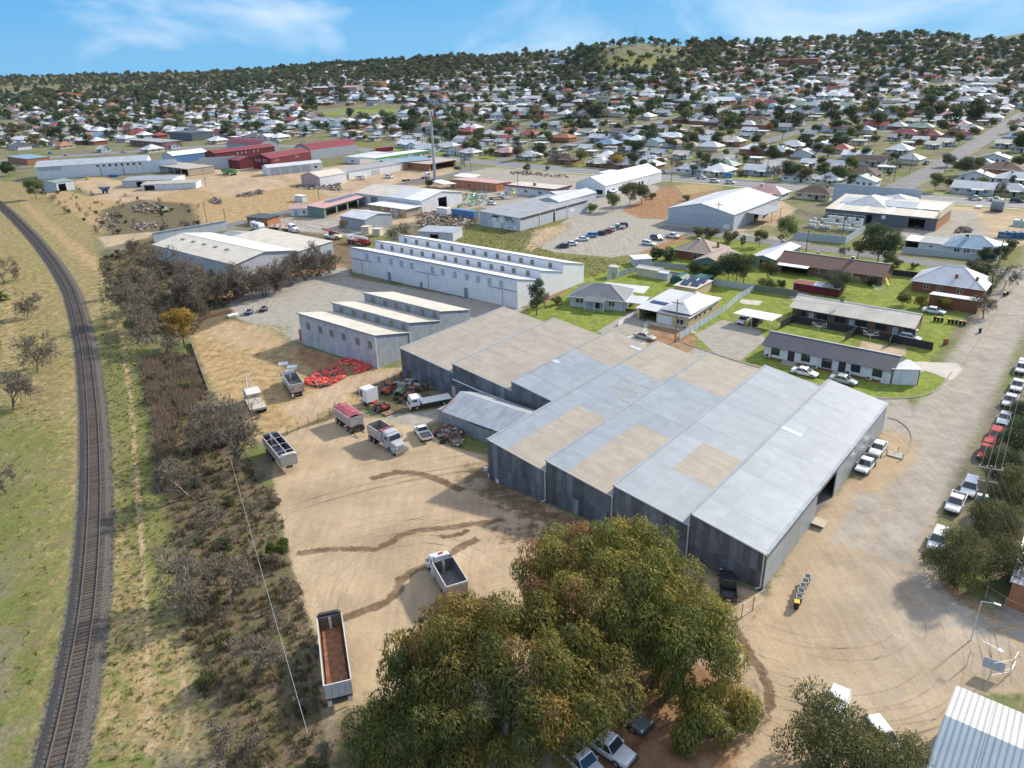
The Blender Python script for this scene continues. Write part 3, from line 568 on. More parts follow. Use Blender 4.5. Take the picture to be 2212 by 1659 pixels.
def roofprop(o,kind,x,y,z,s=1.):
 """chimney, cooler or dish standing on a roof: a part of its house"""
 if kind=='chimney':c=MB().box(x-.3,x+.3,y-.3,y+.3,z-1.2,z+.9).build('chimney',brick,o);MB().box(x-.37,x+.37,y-.37,y+.37,z+.9,z+1.0).build('chimney_cap',slab,c)
 elif kind=='cooler':c=MB().box(x-.5*s,x+.5*s,y-.5*s,y+.5*s,z-.3,z+.75*s,tx=.04,ty=.04).build('roof_cooler',M('cooler_beige',(.62,.58,.50),.7),o);MB().box(x-.42*s,x+.42*s,y-.5*s-.02,y-.5*s,z,z+.6*s).build('grille',M('grille',(.08,.08,.08),.6),c)
 elif kind=='dish':
  b=MB();n=10;b.loft([[(x+r_*math.cos(6.283*k/n),y-dd,z+.9+r_*math.sin(6.283*k/n))for k in range(n)]for r_,dd in((.02,0),(.3,.03),(.45,.12))],cap=False);c=b.build('satellite_dish',M('dish_grey',(.18,.18,.19),.5),o);MB().tube((x,y,z-.2),(x,y,z+.9),.03,n=4).build('mast',zinc,c)
  # ---------------------------------------------------------------- the big saw-tooth warehouse
EB=[0,13.5,27.1,37.6,47.9,58.5,69.1,78.4];SA,SB,SLEN,SHR,SHE,FR_A=70.1,-100.7,48.8,6.6,4.85,18.2
wh=empty('warehouse','large seven-bay warehouse with patchwork tan and grey iron roof in the middle','warehouse',(*XY(SA,SB),0),GR)
old_iron=[M('old_iron_%s'%n,c,.6,.25,.22,.9,rib=('X',.25,.02),stain=(tuple(v*.6 for v in c),.6,.6,(2,2,.4)),objvar=.22)for n,c in(('grey',(.17,.185,.20)),('dull',(.145,.16,.175)),('blue',(.185,.21,.235)),('pale',(.25,.27,.29)),('dark',(.12,.13,.14)))]
rusty=M('old_iron_rust',(.16,.10,.06),.8,.1,.3,1.5);side_iron=M('side_iron',(.34,.375,.39),.5,.2,.08,.5,rib=('X',.25,.02),objvar=.05)
r_tan=M('roof_iron_tan',(.36,.315,.255),.6,.05,.10,.5,rib=('Y',.34,.025),stain=((.28,.24,.19),.6,.35,(.3,3,1)),objvar=.045)
r_blue=M('roof_iron_blue_grey',(.29,.325,.36),.5,.12,.10,.5,rib=('Y',.34,.025),stain=((.26,.30,.34),.7,.35,(.25,4,1)),objvar=.06)
r_silver=M('roof_iron_silver',(.335,.36,.385),.5,.12,.08,.5,rib=('Y',.34,.025),stain=((.28,.31,.35),.6,.3,(.3,3,1)),objvar=.05)
r_light=M('roof_skylight',(.50,.54,.60),.4,0,.05,1)
def rz_(x,w):return SHR+(SHE-SHR)*x/w
for k in range(7):
 x0,x1=EB[k],EB[k+1];w=x1-x0;y0=FR_A if k<3 else 0.
 # front wall of separate sheets in two courses
 n=int(round(w/.86));dx=w/n
 for j in range(n):
  a,b_=x0+j*dx,x0+(j+1)*dx;za,zb=rz_(a-x0,w),rz_(b_-x0,w);spl=2.45+.25*((j*7+k)%3-1)*.4
  for(l0,l1,t0,t1)in((.03,.03,spl,spl),(spl,spl,za-.04,zb-.04)):
   off=random.choice((0,.012,.024));mm=random.choices(old_iron+[rusty],(8,7,5,2,4,.35))[0]
   MB().hexa([(a,y0-off-.04,l0),(b_-.012,y0-off-.04,l1),(b_-.012,y0-off-.04,t1),(a,y0-off-.04,t0)],[(a,y0-off,l0),(b_-.012,y0-off,l1),(b_-.012,y0-off,t1),(a,y0-off,t0)]).build('wall_sheet',mm,wh)
 MB().hexa([(x0,y0+.02,0),(x1,y0+.02,0),(x1,y0+.02,SHE-.06),(x0,y0+.02,SHR-.06)],[(x0,y0+.1,0),(x1,y0+.1,0),(x1,y0+.1,SHE-.06),(x0,y0+.1,SHR-.06)]).build('wall_frame',dark,wh)
 MB().hexa([(x0-.05,y0-.12,SHR-.12),(x1,y0-.12,SHE-.12),(x1,y0-.12,SHE+.1),(x0-.05,y0-.12,SHR+.1)],[(x0-.05,y0-.06,SHR-.12),(x1,y0-.06,SHE-.12),(x1,y0-.06,SHE+.1),(x0-.05,y0-.06,SHR+.1)]).build('barge_board',M('barge_white',(.62,.64,.66),.6),wh)
 # step wall on the ridge side, visible from the left
 MB().box(x0-.02,x0+.02,y0,SLEN,SHE if k else 0,SHR-.05).build('step_wall',side_iron,wh)
 # back wall
 MB().face([(x1,SLEN,0),(x0,SLEN,0),(x0,SLEN,SHR),(x1,SLEN,SHE)]).build('back_wall',side_iron,wh)
 ns=3;ys=np.arange(y0,SLEN-1,4.45 if k<3 else 4.436);ys=list(ys)+[SLEN]
 if len(ys)>2 and ys[-1]-ys[-2]<2:ys.pop(-2)
 for j in range(len(ys)-1):
  for s in range(ns):
   ya,yb=ys[j]-(.25 if j==0 else 0),ys[j+1]+(.2 if j==len(ys)-2 else 0);xa,xb=x0+w*s/ns-(.15 if s==0 else 0),x0+w*(s+1)/ns+(.04 if s<ns-1 else .1)
   v=(ya+yb)/2/SLEN;u=(s+.5)/ns
   if k<2:mm=r_tan
   elif k==2:mm=r_tan if v>.735 else r_blue
   elif k==3:mm=r_blue if(s==0 and v<.72)else(r_tan if(v<.37 or v>.735)else r_blue)
   elif k==4:mm=r_blue if s==0 and v<.72 else(r_tan if(v<.37 or v>.735)else r_blue)
   elif k==5:mm=r_tan if(.16<v<.37 and s>0)else r_silver
   else:mm=r_silver
   if k==1 and v<.42 and s==2 and False:mm=r_blue
   lift=.012*(ns-s)+.006*(j%2);za,zb=SHR+(SHE-SHR)*(xa-x0)/w+lift,SHR+(SHE-SHR)*(xb-x0)/w+lift
   MB().hexa([(xa,ya,za-.01),(xb,ya,zb-.01),(xb,yb-.02,zb-.01),(xa,yb-.02,za-.01)],[(xa,ya,za+.03),(xb,ya,zb+.03),(xb,yb-.02,zb+.03),(xa,yb-.02,za+.03)]).build('roof_sheet',mm,wh)
   # flashing and gutter
 MB().box(x1-.35,x1+(-.04 if k<6 else .22),y0,SLEN,SHE-.02,SHE+.085).build('gutter',M('gutter_dull',(.34,.38,.41),.5,.3,.15,1),wh)
 MB().box(x0-.16,x0+.28,y0-.2,SLEN+.15,SHR+.05,SHR+.09).build('ridge_cap',r_silver,wh)
for(k,ya,u0_,u1)in((1,29.2,.84,1.0),(2,29.2,.02,.14),(6,27.2,.02,.34),(2,45.6,.6,.86)):
 if u1>u0_:
  x0=EB[k];w=EB[k+1]-x0;xa,xb=x0+w*u0_,x0+w*u1
  MB().slab([(xa,ya,rz_(xa-x0,w)+.11),(xb,ya,rz_(xb-x0,w)+.11),(xb,ya+1.1,rz_(xb-x0,w)+.11),(xa,ya+1.1,rz_(xa-x0,w)+.11)],.05).build('skylight',r_light,wh)
rust_l=M('rust_streak',(.46,.36,.26),.8,0,.3,2)
for(k,u,v,du)in[(3,.35,.70,.22),(3,.42,.74,.24),(3,.5,.66,.25),(3,.3,.78,.2),(4,.3,.93,.22),(4,.42,.90,.24),(4,.35,.84,.2),(4,.55,.87,.24),(3,.55,.72,.2),(3,.62,.62,.22),(4,.62,.80,.22)]:
 k=3;v=v*.78+.02;x0=EB[k];w=EB[k+1]-x0;xa,xb=x0+w*u,x0+w*(u+du);y=v*SLEN
 MB().slab([(xa,y,rz_(xa-x0,w)+.082),(xb,y,rz_(xb-x0,w)+.082),(xb,y+.16,rz_(xb-x0,w)+.082),(xa,y+.16,rz_(xa-x0,w)+.082)],.01).build('rust_streak',rust_l,wh)
 # left wall of the rear bays, return wall between the two fronts
MB().box(-.06,-.02,FR_A,SLEN,0,SHR-.05).build('side_wall',old_iron[0],wh);MB().box(37.52,37.56,0,FR_A,0,SHR-.05).build('side_wall',old_iron[1],wh)
# right wall: sheeting with a tall opening, sliding doors ajar
XW=78.4;hs=[(21.6,27.2,0,4.1)]
for(y0,y1,z0,z1)in[(0,2.6,0,SHE),(2.6,10.8,0,SHE),(10.8,17,0,SHE),(17,24.3,4.1,SHE),(24.3,33,0,SHE),(33,41,0,SHE),(41,SLEN,0,SHE)]:
 MB().box(XW,XW+.05,y0+.02,y1-.02,z0,z1-.05).build('side_wall_sheet',side_iron,wh)
MB().box(XW+.08,XW+.13,0,5.2,.1,4.3).build('sliding_door',M('door_iron',(.40,.44,.45),.55,.15,.1,.6,rib=('Y',.25,.02)),wh);MB().box(XW+.08,XW+.13,24.4,27.6,.1,4.3).build('sliding_door',M('door_iron'),wh)
MB().box(XW+.06,XW+.2,0,32,4.3,4.42).build('door_track',M('door_track',(.10,.10,.11),.6),wh);MB().box(XW+.05,XW+.22,-.3,SLEN,SHE-.06,SHE+.02).build('eave_trim',M('rust_brown',(.22,.14,.09),.8,0,.3,1),wh)
MB().box(.2,XW-.2,FR_A+.4,SLEN-.4,-.02,.05).box(37.8,XW-.2,.4,FR_A+.4,-.02,.05).build('floor_slab',M('dusty_floor',(.20,.18,.16),.9),wh)
for x,y,bend in((EB[4],0,1),(EB[5],0,1),(EB[6],0,1),(EB[7]-.1,0,0)):
 b=MB().tube((x-.05,y-.2,SHE+.1),(x-.05,y-.2,.35),.09,n=8).tube((x-.05,y-.2,.35),(x-.5,y-.5,.12),.09,n=8);b.build('downpipe',M('pvc_cream',(.62,.57,.50),.6),wh)
MB().tube((13.6,FR_A-.2,3.6),(20,FR_A-.2,2.9),.11,n=8).tube((20,FR_A-.2,2.9),(20,FR_A-.2,1.8),.11,n=8).tube((20,FR_A-.2,2.9),(27,FR_A-.2,2.6),.11,n=8).build('stormwater_pipe',whitep,wh)
MB().box(13.0,13.9,FR_A-.1,FR_A-.06,.05,2.1).build('door',M('worn_door',(.55,.52,.45),.8,0,.3,3),wh)
# small gabled shed in the corner
gs=empty('gabled_shed','old grey gabled iron shed with rusty barge in the warehouse corner','shed',(*XY(78.3,-82.4),0),GR)
zw=M('weathered_zinc',(.34,.37,.39),.5,.3,.16,.8,rib=('X',.25,.02),stain=((.24,.22,.20),.5,.5,(3,.5,1)))
zroof=M('weathered_zinc_roof',(.45,.48,.50),.45,.25,.14,.6,rib=('X',.25,.02),stain=((.34,.35,.35),.7,.3,(3,.5,1)))
MB().face([(2.2,0,0),(18.2,0,0),(18.2,0,3.1),(2.2,0,3.1)]).build('front_wall',zw,gs);MB().face([(2.2,9,0),(2.2,0,0),(2.2,0,3.1),(2.2,4.5,4.9),(2.2,9,3.1)]).build('gable_wall',zw,gs)
MB().face([(18.2,0,0),(18.2,9,0),(18.2,9,3.1),(18.2,4.5,4.9),(18.2,0,3.1)]).build('gable_wall',zw,gs)
for j in range(8):
 a,b_=2.1+j*2.05,2.1+(j+1)*2.05-.02
 MB().slab([(a,-.3,3.02+.01*(j%2)),(b_,-.3,3.02+.01*(j%2)),(b_,4.5,4.95),(a,4.5,4.95)],.05).build('roof_sheet',r_light if j==7 else zroof,gs);MB().slab([(a,4.5,4.95),(b_,4.5,4.95),(b_,9.2,3.05+.01*(j%2)),(a,9.2,3.05+.01*(j%2))],.05).build('roof_sheet',zroof,gs)
MB().hexa([(2.0,-.35,2.95),(2.0,4.5,4.85),(2.0,4.5,5.05),(2.0,-.35,3.12)],[(2.1,-.35,2.95),(2.1,4.5,4.85),(2.1,4.5,5.05),(2.1,-.35,3.12)]).build('barge_board',M('rust_red',(.28,.07,.04),.8,0,.3,2),gs)
MB().box(0,2.2,1.0,8.6,0,2.3).slab([(-.1,.8,2.4),(2.2,.8,2.75),(2.2,8.8,2.75),(-.1,8.8,2.4)],.05).build('lean_to',zw,gs);MB().box(8,13,-.08,-.02,2.55,2.68).build('door_track',M('door_track'),gs);MB().box(8.2,12.4,-.06,-.02,.05,2.5).build('sliding_door',zw,gs)
# ---------------------------------------------------------------- saw-tooth store sheds with louvred windows
def sawtooth(label,a0,b0,length,rows,pitch,he,hr,wallf,walls,walle,roof,wins,extra=(),tail=0.):
 o=empty('sawtooth_shed',label,'shed',(*XY(a0,b0),0),GR);z=lambda y:hr+(he-hr)*y/pitch
 for k in range(rows):
  y0=k*pitch;wm=wallf if k==0 else walls
  b=MB();b.face([(0,y0,he*.9 if k else 0),(length,y0,he*.9 if k else 0),(length,y0,hr),(0,y0,hr)]);b.build('front_wall' if k==0 else 'clerestory_wall',wm,o)
  for x,e in((0,-1),(length,1)):
   pts=[(x,y0,0),(x,y0+pitch,0),(x,y0+pitch,he),(x,y0,hr)];MB().face(pts if e>0 else pts[::-1]).build('end_wall',walle,o)
  n=max(3,int(length/9))
  for j in range(n):
   xa,xb=length*j/n-(.25 if j==0 else 0),length*(j+1)/n-.015+(.25 if j==n-1 else 0)
   MB().slab([(xa,y0-.25,z(-.25)+.04),(xb,y0-.25,z(-.25)+.04),(xb,y0+pitch,he+.04),(xa,y0+pitch,he+.04)],.06).build('roof_sheet',roof,o)
  MB().box(-.3,length+.3,y0-.32,y0-.22,hr-.12,hr+.12).build('fascia',M('fascia_grey',(.22,.26,.31),.6),o)
  for x,zz,w,h,kk in wins(k,length):
   fm=M('louvre_brown',(.24,.20,.14),.8,0,.2,3)if kk=='louv' else M('grey_panel',(.40,.45,.51),.6,0,.1,1);f=MB().box(x-w/2,x+w/2,y0-.06,y0-.005,zz,zz+h).build('window',fm,o)
   if kk=='louv':
    for j in range(4):MB().box(x-w/2+.08,x+w/2-.08,y0-.1,y0-.06,zz+h*(j+.15)/4,zz+h*(j+.8)/4).build('slat',M('louvre_slat',(.30,.25,.17),.8,0,.2,3),f)
 MB().face([(length,rows*pitch,0),(0,rows*pitch,0),(0,rows*pitch,he),(length,rows*pitch,he)]).build('back_wall',walls,o)
 for(nm,x0,x1,zz0,zz1,m_)in extra:MB().box(x0,x1,-.11,-.02,zz0,zz1).build(nm,m_,o)
 MB().tube((length+.12,-.05,hr-.3),(length+.12,-.05,0),.08,n=6).build('downpipe',whitep,o);MB().tube((length+.12,pitch,he),(length+.12,pitch,0),.08,n=6).build('downpipe',whitep,o)
 return o
sh_w=M('painted_iron_white',(.80,.80,.80),.65,0,.07,.5,rib=('X',.25,.015),stain=((.66,.66,.66),.5,.5,(3,3,.3)));sh_w2=M('painted_iron_bright',(.78,.78,.79),.65,0,.04,.5,rib=('Y',.25,.015))
sh_g=M('store_iron_grey',(.36,.40,.44),.6,.1,.14,.8,rib=('X',.25,.02),stain=((.28,.31,.34),.7,.5,(3,3,.3)));sh_l=M('store_iron_lilac',(.54,.53,.54),.65,0,.14,.7,rib=('X',.25,.02),stain=((.30,.28,.33),.6,.35,(1.5,1.5,.6)))
doorg=M('door_blue_grey',(.22,.28,.34),.6);roof_cw=RF['cream']
def wins_white(k,L_):
 if k==0:return[(x,4.6,1.25,1.75,'gp')for x in(7.2,12.4,17.4,21.6,25.6,33.5,37.2,41.6,45.8,49.6,53.4,57.2)][:12]
 if k==1:return[(x,5.45,1.2,1.35,'louv')for x in(3,7.4,11.6,15.6,20,24.5,29,33,37.4,41.6,45.8,49.6,53.4,58)]
 return[(x,5.45,1.2,1.35,'louv')for x in(3,7.8,12.5,17.5,22.5,27,31,35.5,39.8,44,48.2,52,58)]
trk_=M('door_track');dsh=M('door_seam',(.35,.36,.38),.7)
sawtooth('long white saw-tooth store shed with three bays and sliding doors facing the gravel',135.6,-172.6,62.2,3,9.6,5.1,7.5,sh_w,sh_w,sh_w2,RF['white'],wins_white,[('door_track',0,9.3,4.25,4.36,trk_),('door_seam',4.5,4.62,.1,4.2,dsh),('door_track',27,35.5,4.25,4.36,trk_),('door_seam',31.6,31.72,.1,4.2,dsh),('door_track',53,62,4.25,4.36,trk_),('door_seam',57.5,57.62,.1,4.2,dsh),('door',15.6,16.8,.05,2.4,doorg),('door',28.4,29.3,.05,1.5,doorg),('door',44.6,45.9,.05,2.6,doorg)])
def wins_small(k,L_):return[(x,3.9 if k==0 else 5.3,1.15,1.6 if k==0 else 1.15,'louv')for x in((3.0,7.2,10.9,14.8,19.2,23.0)[0 if k==0 else 0:])]
sawtooth('shorter saw-tooth store shed with cream roofs and brown louvred windows beside the red bag heap',89.3,-133.8,24.7,3,9.2,5.0,7.1,sh_l,sh_g,sh_g,RF['cream'],wins_small)
MB().box(0,2.4,0,6,0,2.6).build('shipping_container',M('container_orange',(.42,.12,.06),.6,0,.15,1,rib=('Y',.3,.03)),None,XY(90.4,-136.3),GR);tag(C.objects['shipping_container'],'orange shipping container poking out behind the shorter saw-tooth shed','container')
# ---------------------------------------------------------------- houses and buildings around the sheds
PL=[]
def took(p,r):PL.append((p[0],p[1],r))
def B(name,label,cat,fr,q0,q1,depth,he,hr,rt,roof,wall,feats=(),z=None,props=(),**k):
 p0,p1=G(fr,*q0,z),G(fr,*q1,z)
 o=shed(name,label,cat,p0,p1,depth,he,hr,rt,roof,wall,feats=feats,**k)
 for pr in props:roofprop(o,*pr)
 g=o.rotation_euler.z;L_=float(np.linalg.norm(p1-p0));c=p0+np.array([math.cos(g),math.sin(g)])*L_/2+np.array([-math.sin(g),math.cos(g)])*depth/2
 for t in(-.35,0,.35):took(c+(np.array([math.cos(g),math.sin(g)])*L_ if L_>depth else np.array([-math.sin(g),math.cos(g)])*depth)*t,max(6,.5*min(L_,depth)+3))
 return o
W_=lambda f,*xs,z=1.0,w=1.6,h=1.2,k='win':[(f,x,z,w,h,k)for x in xs]
# flats and houses on the corner
fl=B('block_of_flats','long low white block of flats with charcoal roof beside the side street','flats','t6',(530,655),(1345,828),7.6,2.9,4.4,'gx','dark','white',ov=.5,feats=W_('f',2.3,8.2,17.4,21.2,w=1.7,h=1.5,z=1.0,k='bwin')+[('f',12.2,.6,1.9,1.9,'bwin'),('f',5.4,.3,1.3,2.3,'bdoor'),('f',15.0,.3,1.3,2.3,'bdoor'),('f',.9,.35,1.,.8,'ac'),('f',10.2,.2,.9,.7,'ac'),('f',16.3,.35,1.,.8,'ac'),('f',20.0,.2,.9,.7,'ac'),('f',11,0,22,.45,'plinth')])
for x in(5.4,15.0):
 for k in range(3):MB().box(x-1.4,x+1.4,-1.5+.45*k,-.05,.16*k,.16*(k+1)).build('step',slab,fl)
B('flat_annexe','white annexe with pale metal roof at the end of the white flats','annexe','t6',(1352,830),(1505,835),6,2.5,3.1,'skf','light','white',W_=4.6,feats=W_('r',2,w=1,z=1.1,k='bwin')+[('f',.05,0,.12,2.9,'bdoor'),('f',4.5,0,.12,2.9,'bdoor')])
B('brick_flats','long brick block of flats with pale cream roof behind the black fence','flats','t6',(712,402),(1492,525),8.6,2.9,4.5,'gx','cream','bbrick',ov=.6,feats=[('f',x,.95,2.3,1.3,'bwin')for x in(2.0,6.6,10.5,15,19,24.5)]+[('f',x,0,1.1,2.1,'ddoor')for x in(4.3,13,21.8)]+[('f',x,.1,1,.8,'ac')for x in(5.2,6.8,14.0,15.6)]+[('r',4,.3,1.,.8,'ac')]+W_('r',6,w=1.4),props=[('dish',9.5,3.2,4.2)])
cp_=empty('carport','white flat-roofed carport sheltering two cars on the gravel drive','carport',(*G('r2',1500,1275,2.6),0),GR)
q=[G('r2',*p,2.6)-G('r2',1500,1275,2.6)for p in((1500,1275),(1870,1350),(1975,1295),(1610,1228))];Rm=np.array([[math.cos(GR),math.sin(GR)],[-math.sin(GR),math.cos(GR)]]);q=[Rm@v for v in q]
MB().slab([(*v,2.65)for v in q],.12).build('roof',RF['white'],cp_)
for v in(q[0]*.98+.02*q[2],q[1]*.98,q[2]*.99,q[3]*.97+.02*q[1],(q[2]+q[3])/2,(q[0]+q[1])/2):MB().tube((*v,0),(*v,2.55),.05,n=5).build('post',whitep,cp_)
gh=B('cottage','grey weatherboard cottage with slate-grey hipped roof below the long white shed','house','r6',(1492,1622),(1890,1662),9.5,2.9,5.0,'hip','slate','lgrey',W_=13.5,ov=.55,feats=W_('f',2.4,w=1.9,h=1.2)+W_('f',10.5,w=1.5)+[('f',7,0,1,2.1,'bdoor')]+W_('r',3,7))
MB().slab([(4.2,-2.6,2.5),(9.4,-2.6,2.5),(9.4,.2,3.0),(4.2,.2,3.0)],.07).build('porch_roof',RF['slate'],gh)
for x in(4.4,6.8,9.2):MB().tube((x,-2.5,0),(x,-2.5,2.45),.06,n=5).build('post',whitep,gh)
b=MB().box(4.4,9.2,-2.56,-2.5,.85,.92)
for x in np.arange(4.5,9.2,.25):b.box(x,x+.05,-2.55,-2.51,.1,.85)
b.build('railing',whitep,gh)
MB().slab([(13.2,7.2,2.9),(16.5,7.2,2.7),(16.5,13.5,2.7),(5.0,13.5,2.9),(5.0,9.8,2.9),(13.2,9.8,2.9)],.08).build('rear_roof',RF['light'],gh)
MB().slab([(13.8,-.5,2.5),(18.4,-.5,2.5),(18.4,5.6,2.5),(13.8,5.6,2.5)],.08).build('carport_roof',RF['light'],gh)
for x,y in((13.9,-.4),(18.3,-.4),(18.3,5.5)):MB().box(x-.08,x+.08,y-.08,y+.08,0,2.42).build('post',whitep,gh)
yh=B('yellow_house','yellow rendered house with wide pale metal roof, solar panels and open garage','house','r2',(585,1330),(1050,1440),15.5,2.8,3.3,'skb','light','yellow',ov=.5,feats=[('f',2.6,0,4.4,2.4,'open'),('f',6.9,.2,3.6,1.9,'wdoor'),('f',10.7,.8,1.9,1.2,'win'),('f',12.2,.1,.9,.7,'ac')]+W_('r',3.5,5.5,8,11,w=1.1,h=.8,z=1.4),props=[('cooler',8.4,12.5,4.1,.9)])
hp=MB();A=[(5.2,.3),(13.1,.3),(13.1,15.6),(5.2,15.6)];zz=3.35
hp.face([(*A[0],zz),(*A[1],zz),(9.15,4.2,4.9)]).face([(*A[1],zz),(*A[2],zz),(9.15,11.6,4.9),(9.15,4.2,4.9)]).face([(*A[2],zz),(*A[3],zz),(9.15,11.6,4.9)]).face([(*A[3],zz),(*A[0],zz),(9.15,4.2,4.9),(9.15,11.6,4.9)]);hp.build('hip_roof',RF['light'],yh)
sol=M('solar_panel',(.05,.07,.12),.15,.1,.1,1,spec=.8)
for k in range(6):MB().slab([(.6+k*1.05,4.2,3.12),(1.6+k*1.05,4.2,3.12),(1.6+k*1.05,5.8,3.2),(.6+k*1.05,5.8,3.2)],.04).build('solar_panel',sol,yh)
ya=B('rear_annexe','yellow rear annexe carrying four tilted solar arrays behind the yellow house','annexe','r2',(930,1100),(1075,1120),9,2.6,2.7,'flat','cream','yellow',W_=6)
for x,y in((1,1),(3.6,1.4),(1,4.6),(3.6,5)):MB().slab([(x,y,2.9),(x+2.2,y,2.9),(x+2.2,y+2.6,3.5),(x,y+2.6,3.5)],.05).build('solar_panel',sol,ya)
B('brick_bungalow','brick bungalow with fawn pyramid roof, cooler and chimney near the car park','house','r2',(935,740),(1268,775),11,2.8,5.4,'hip','ctile','brick',ov=.5,W_=12,feats=[('f',7.5,0,2.6,2.2,'win')]+W_('f',10.3,w=.6)+W_('r',3,8),props=[('cooler',5.5,4.5,5.0,.9),('chimney',11,6,4.1)])
B('garden_shed','long cream garden shed on the back lawn','shed','r2',(572,912),(775,945),3.2,2.3,2.7,'gx','cream','cream')
B('garden_shed','small white garden shed next to the cream one','shed','r2',(776,947),(862,965),2.6,2.0,2.4,'gx','white','lgrey')
B('garden_shed','white flat shed behind the cream garden shed by the paddock fence','shed','r2',(556,830),(640,825),5,2.2,2.3,'flat','white','lgrey',W_=5)
B('green_garage','dark green gabled garage with pinkish roof half behind two leafy trees','garage','r2',(1120,860),(1345,895),13,2.9,4.3,'gy','ctile','green',W_=8.5)
B('green_shed','pale green long shed with grey roof behind the leafy trees','shed','r2',(1660,830),(1750,845),20,3.,3.8,'gy','light','green',W_=7,feats=[('f',4,0,2.6,2.3,'open')])
B('tiled_house','low brick house with dark brown tiled gable roof behind the willow-like tree','house','r2',(1930,870),(2390,935),9.5,2.7,4.8,'gx','brown','bbrick',W_=27,ov=.6,feats=[('f',4.5,0,7,2.2,'open')]+W_('f',11,15,19,24),props=[('cooler',18,4.5,4.9,.9),('chimney',8,7,4)])
MB().slab([(.2,-2.5,2.4),(8.6,-2.5,2.4),(8.6,.1,2.6),(.2,.1,2.6)],.06).build('awning',RF['white'],C.objects['tiled_house'])
bh=B('hipped_brick_house','red brick house with large pale hipped roof and two chimneys by the road','house','r3',(1130,850),(1690,945),11.5,3.0,6.2,'hip','light','brick',W_=15.5,ov=.5,feats=W_('f',3.2,6.2,10.6,w=1.2,h=1.3)+W_('r',3,8),props=[('chimney',9,2.2,4.2),('chimney',13.4,2.2,4.1)])
B('brick_garage','brick garage with pale skillion roof in front of the hipped brick house','garage','r3',(1292,1000),(1635,1040),4.6,2.4,3.0,'skf','light','brick',W_=10)
B('garden_shed','maroon garden shed behind the brick flats','shed','r3',(0,850),(190,870),3,2.1,2.3,'flat','maroon','maroon',W_=6)
B('garden_shed','maroon shed with grey roof beside the willow-like tree','shed','r3',(195,880),(385,915),3.6,2.2,2.7,'gx','light','maroon',W_=6)
bl=B('blue_grey_house','blue-grey weatherboard house with pale hipped roof behind a long pale fence','house','r3',(1430,500),(1850,545),11,2.9,5.3,'hip','blue',WL['lgrey'],W_=14,ov=.5,feats=W_('f',3.5,6,w=1.6)+W_('f',9,10.4,w=.8),props=[('cooler',5,3.5,5.2,1.)])
B('flat_wing','flat-roofed grey wing attached to the blue-grey house','house wing','r3',(1190,470),(1430,500),9,2.8,2.9,'flat','grey','lgrey',W_=9.5,feats=W_('f',3.4,w=1.1,h=.7,z=1.5))
B('verandah_shelter','open shelter with white flat roof left of the blue-grey house','shelter','r3',(1060,440),(1190,455),8,2.4,2.5,'flat','white','cream',W_=6,feats=[('f',3,0,5.6,2.2,'open')])
# hardware store
hs_=B('hardware_store','large store with cream and grey metal roofs and brick end wall across the lane','store','r3',(300,175),(1100,245),22,4.2,6.2,'skb','cream','dgrey',W_=36,wr=obrick,feats=[('f',30,0,5,3.4,'open'),('f',16,0,4,3.3,'open'),('f',19.5,2.4,1.2,1.2,'sign')])
MB().slab([(2,9,5.25),(36,9,5.25),(36,17,6.0),(2,17,6.0)],.08).build('upper_roof',RF['zinc'],hs_);MB().slab([(27,8.9,5.35),(35.8,8.9,5.35),(35.8,16.9,6.1),(27,16.9,6.1)],.05).build('white_roof_sheet',RF['white'],hs_)
MB().box(36.1,36.4,-.4,22,4.0,6.6).build('parapet',WL['cream'],hs_)
for k in range(4):MB().slab([(3+k*8.4,-.3,4.29),(4.3+k*8.4,-.3,4.29),(4.3+k*8.4,8.8,5.1),(3+k*8.4,8.8,5.1)],.04).build('skylight',RF['white'],hs_)
B('store_rear_hall','grey double-hipped hall behind a high parapet at the back of the store','hall','r3',(460,-5),(1130,60),20,4.6,7.4,'hip','zinc','dgrey',z=6.0,W_=16)
B('store_side_hall','second hipped grey roof of the store nearer its corner parapet','hall','r7',(830,1230),(1060,1240),18,4.6,6.8,'hip','zinc','obrick',z=6.0,W_=13)
_pp=G('r7',1240,1120,7.5);MB().box(-32,0,0,.3,0,7.3).build('store_parapet',WL['lgrey'],None,tuple(_pp),GR);tag(C.objects['store_parapet'],'high pale parapet wall of the store along the main road','wall')
B('shipping_container','white container office beside the store loading doors','container','r3',(748,200),(905,225),3,2.9,3.0,'flat','white','lgrey',W_=6.2)
# display racking with white goods
rk=empty('display_rack','tall galvanised display rack stacked with white appliances in the store yard','rack',(*G('r3',140,235),0),GR)
for x in np.arange(0,18.1,3):MB().box(x-.06,x+.06,-.06,.06,0,5.4).build('post',zinc,rk)
for z in(1.6,3.2,4.4,5.3):MB().box(0,18,-.05,.05,z,z+.08).build('rail',zinc,rk)
k=0
for i in range(14):
 for j in range(4):
  if random.random()<.78 and not(j==3 and i<4):
   MB().box(i*1.26+.1,i*1.26+1.2,.1,.9,j*1.15+.08,j*1.15+random.uniform(.85,1.0)).build('crate',whitep,rk)
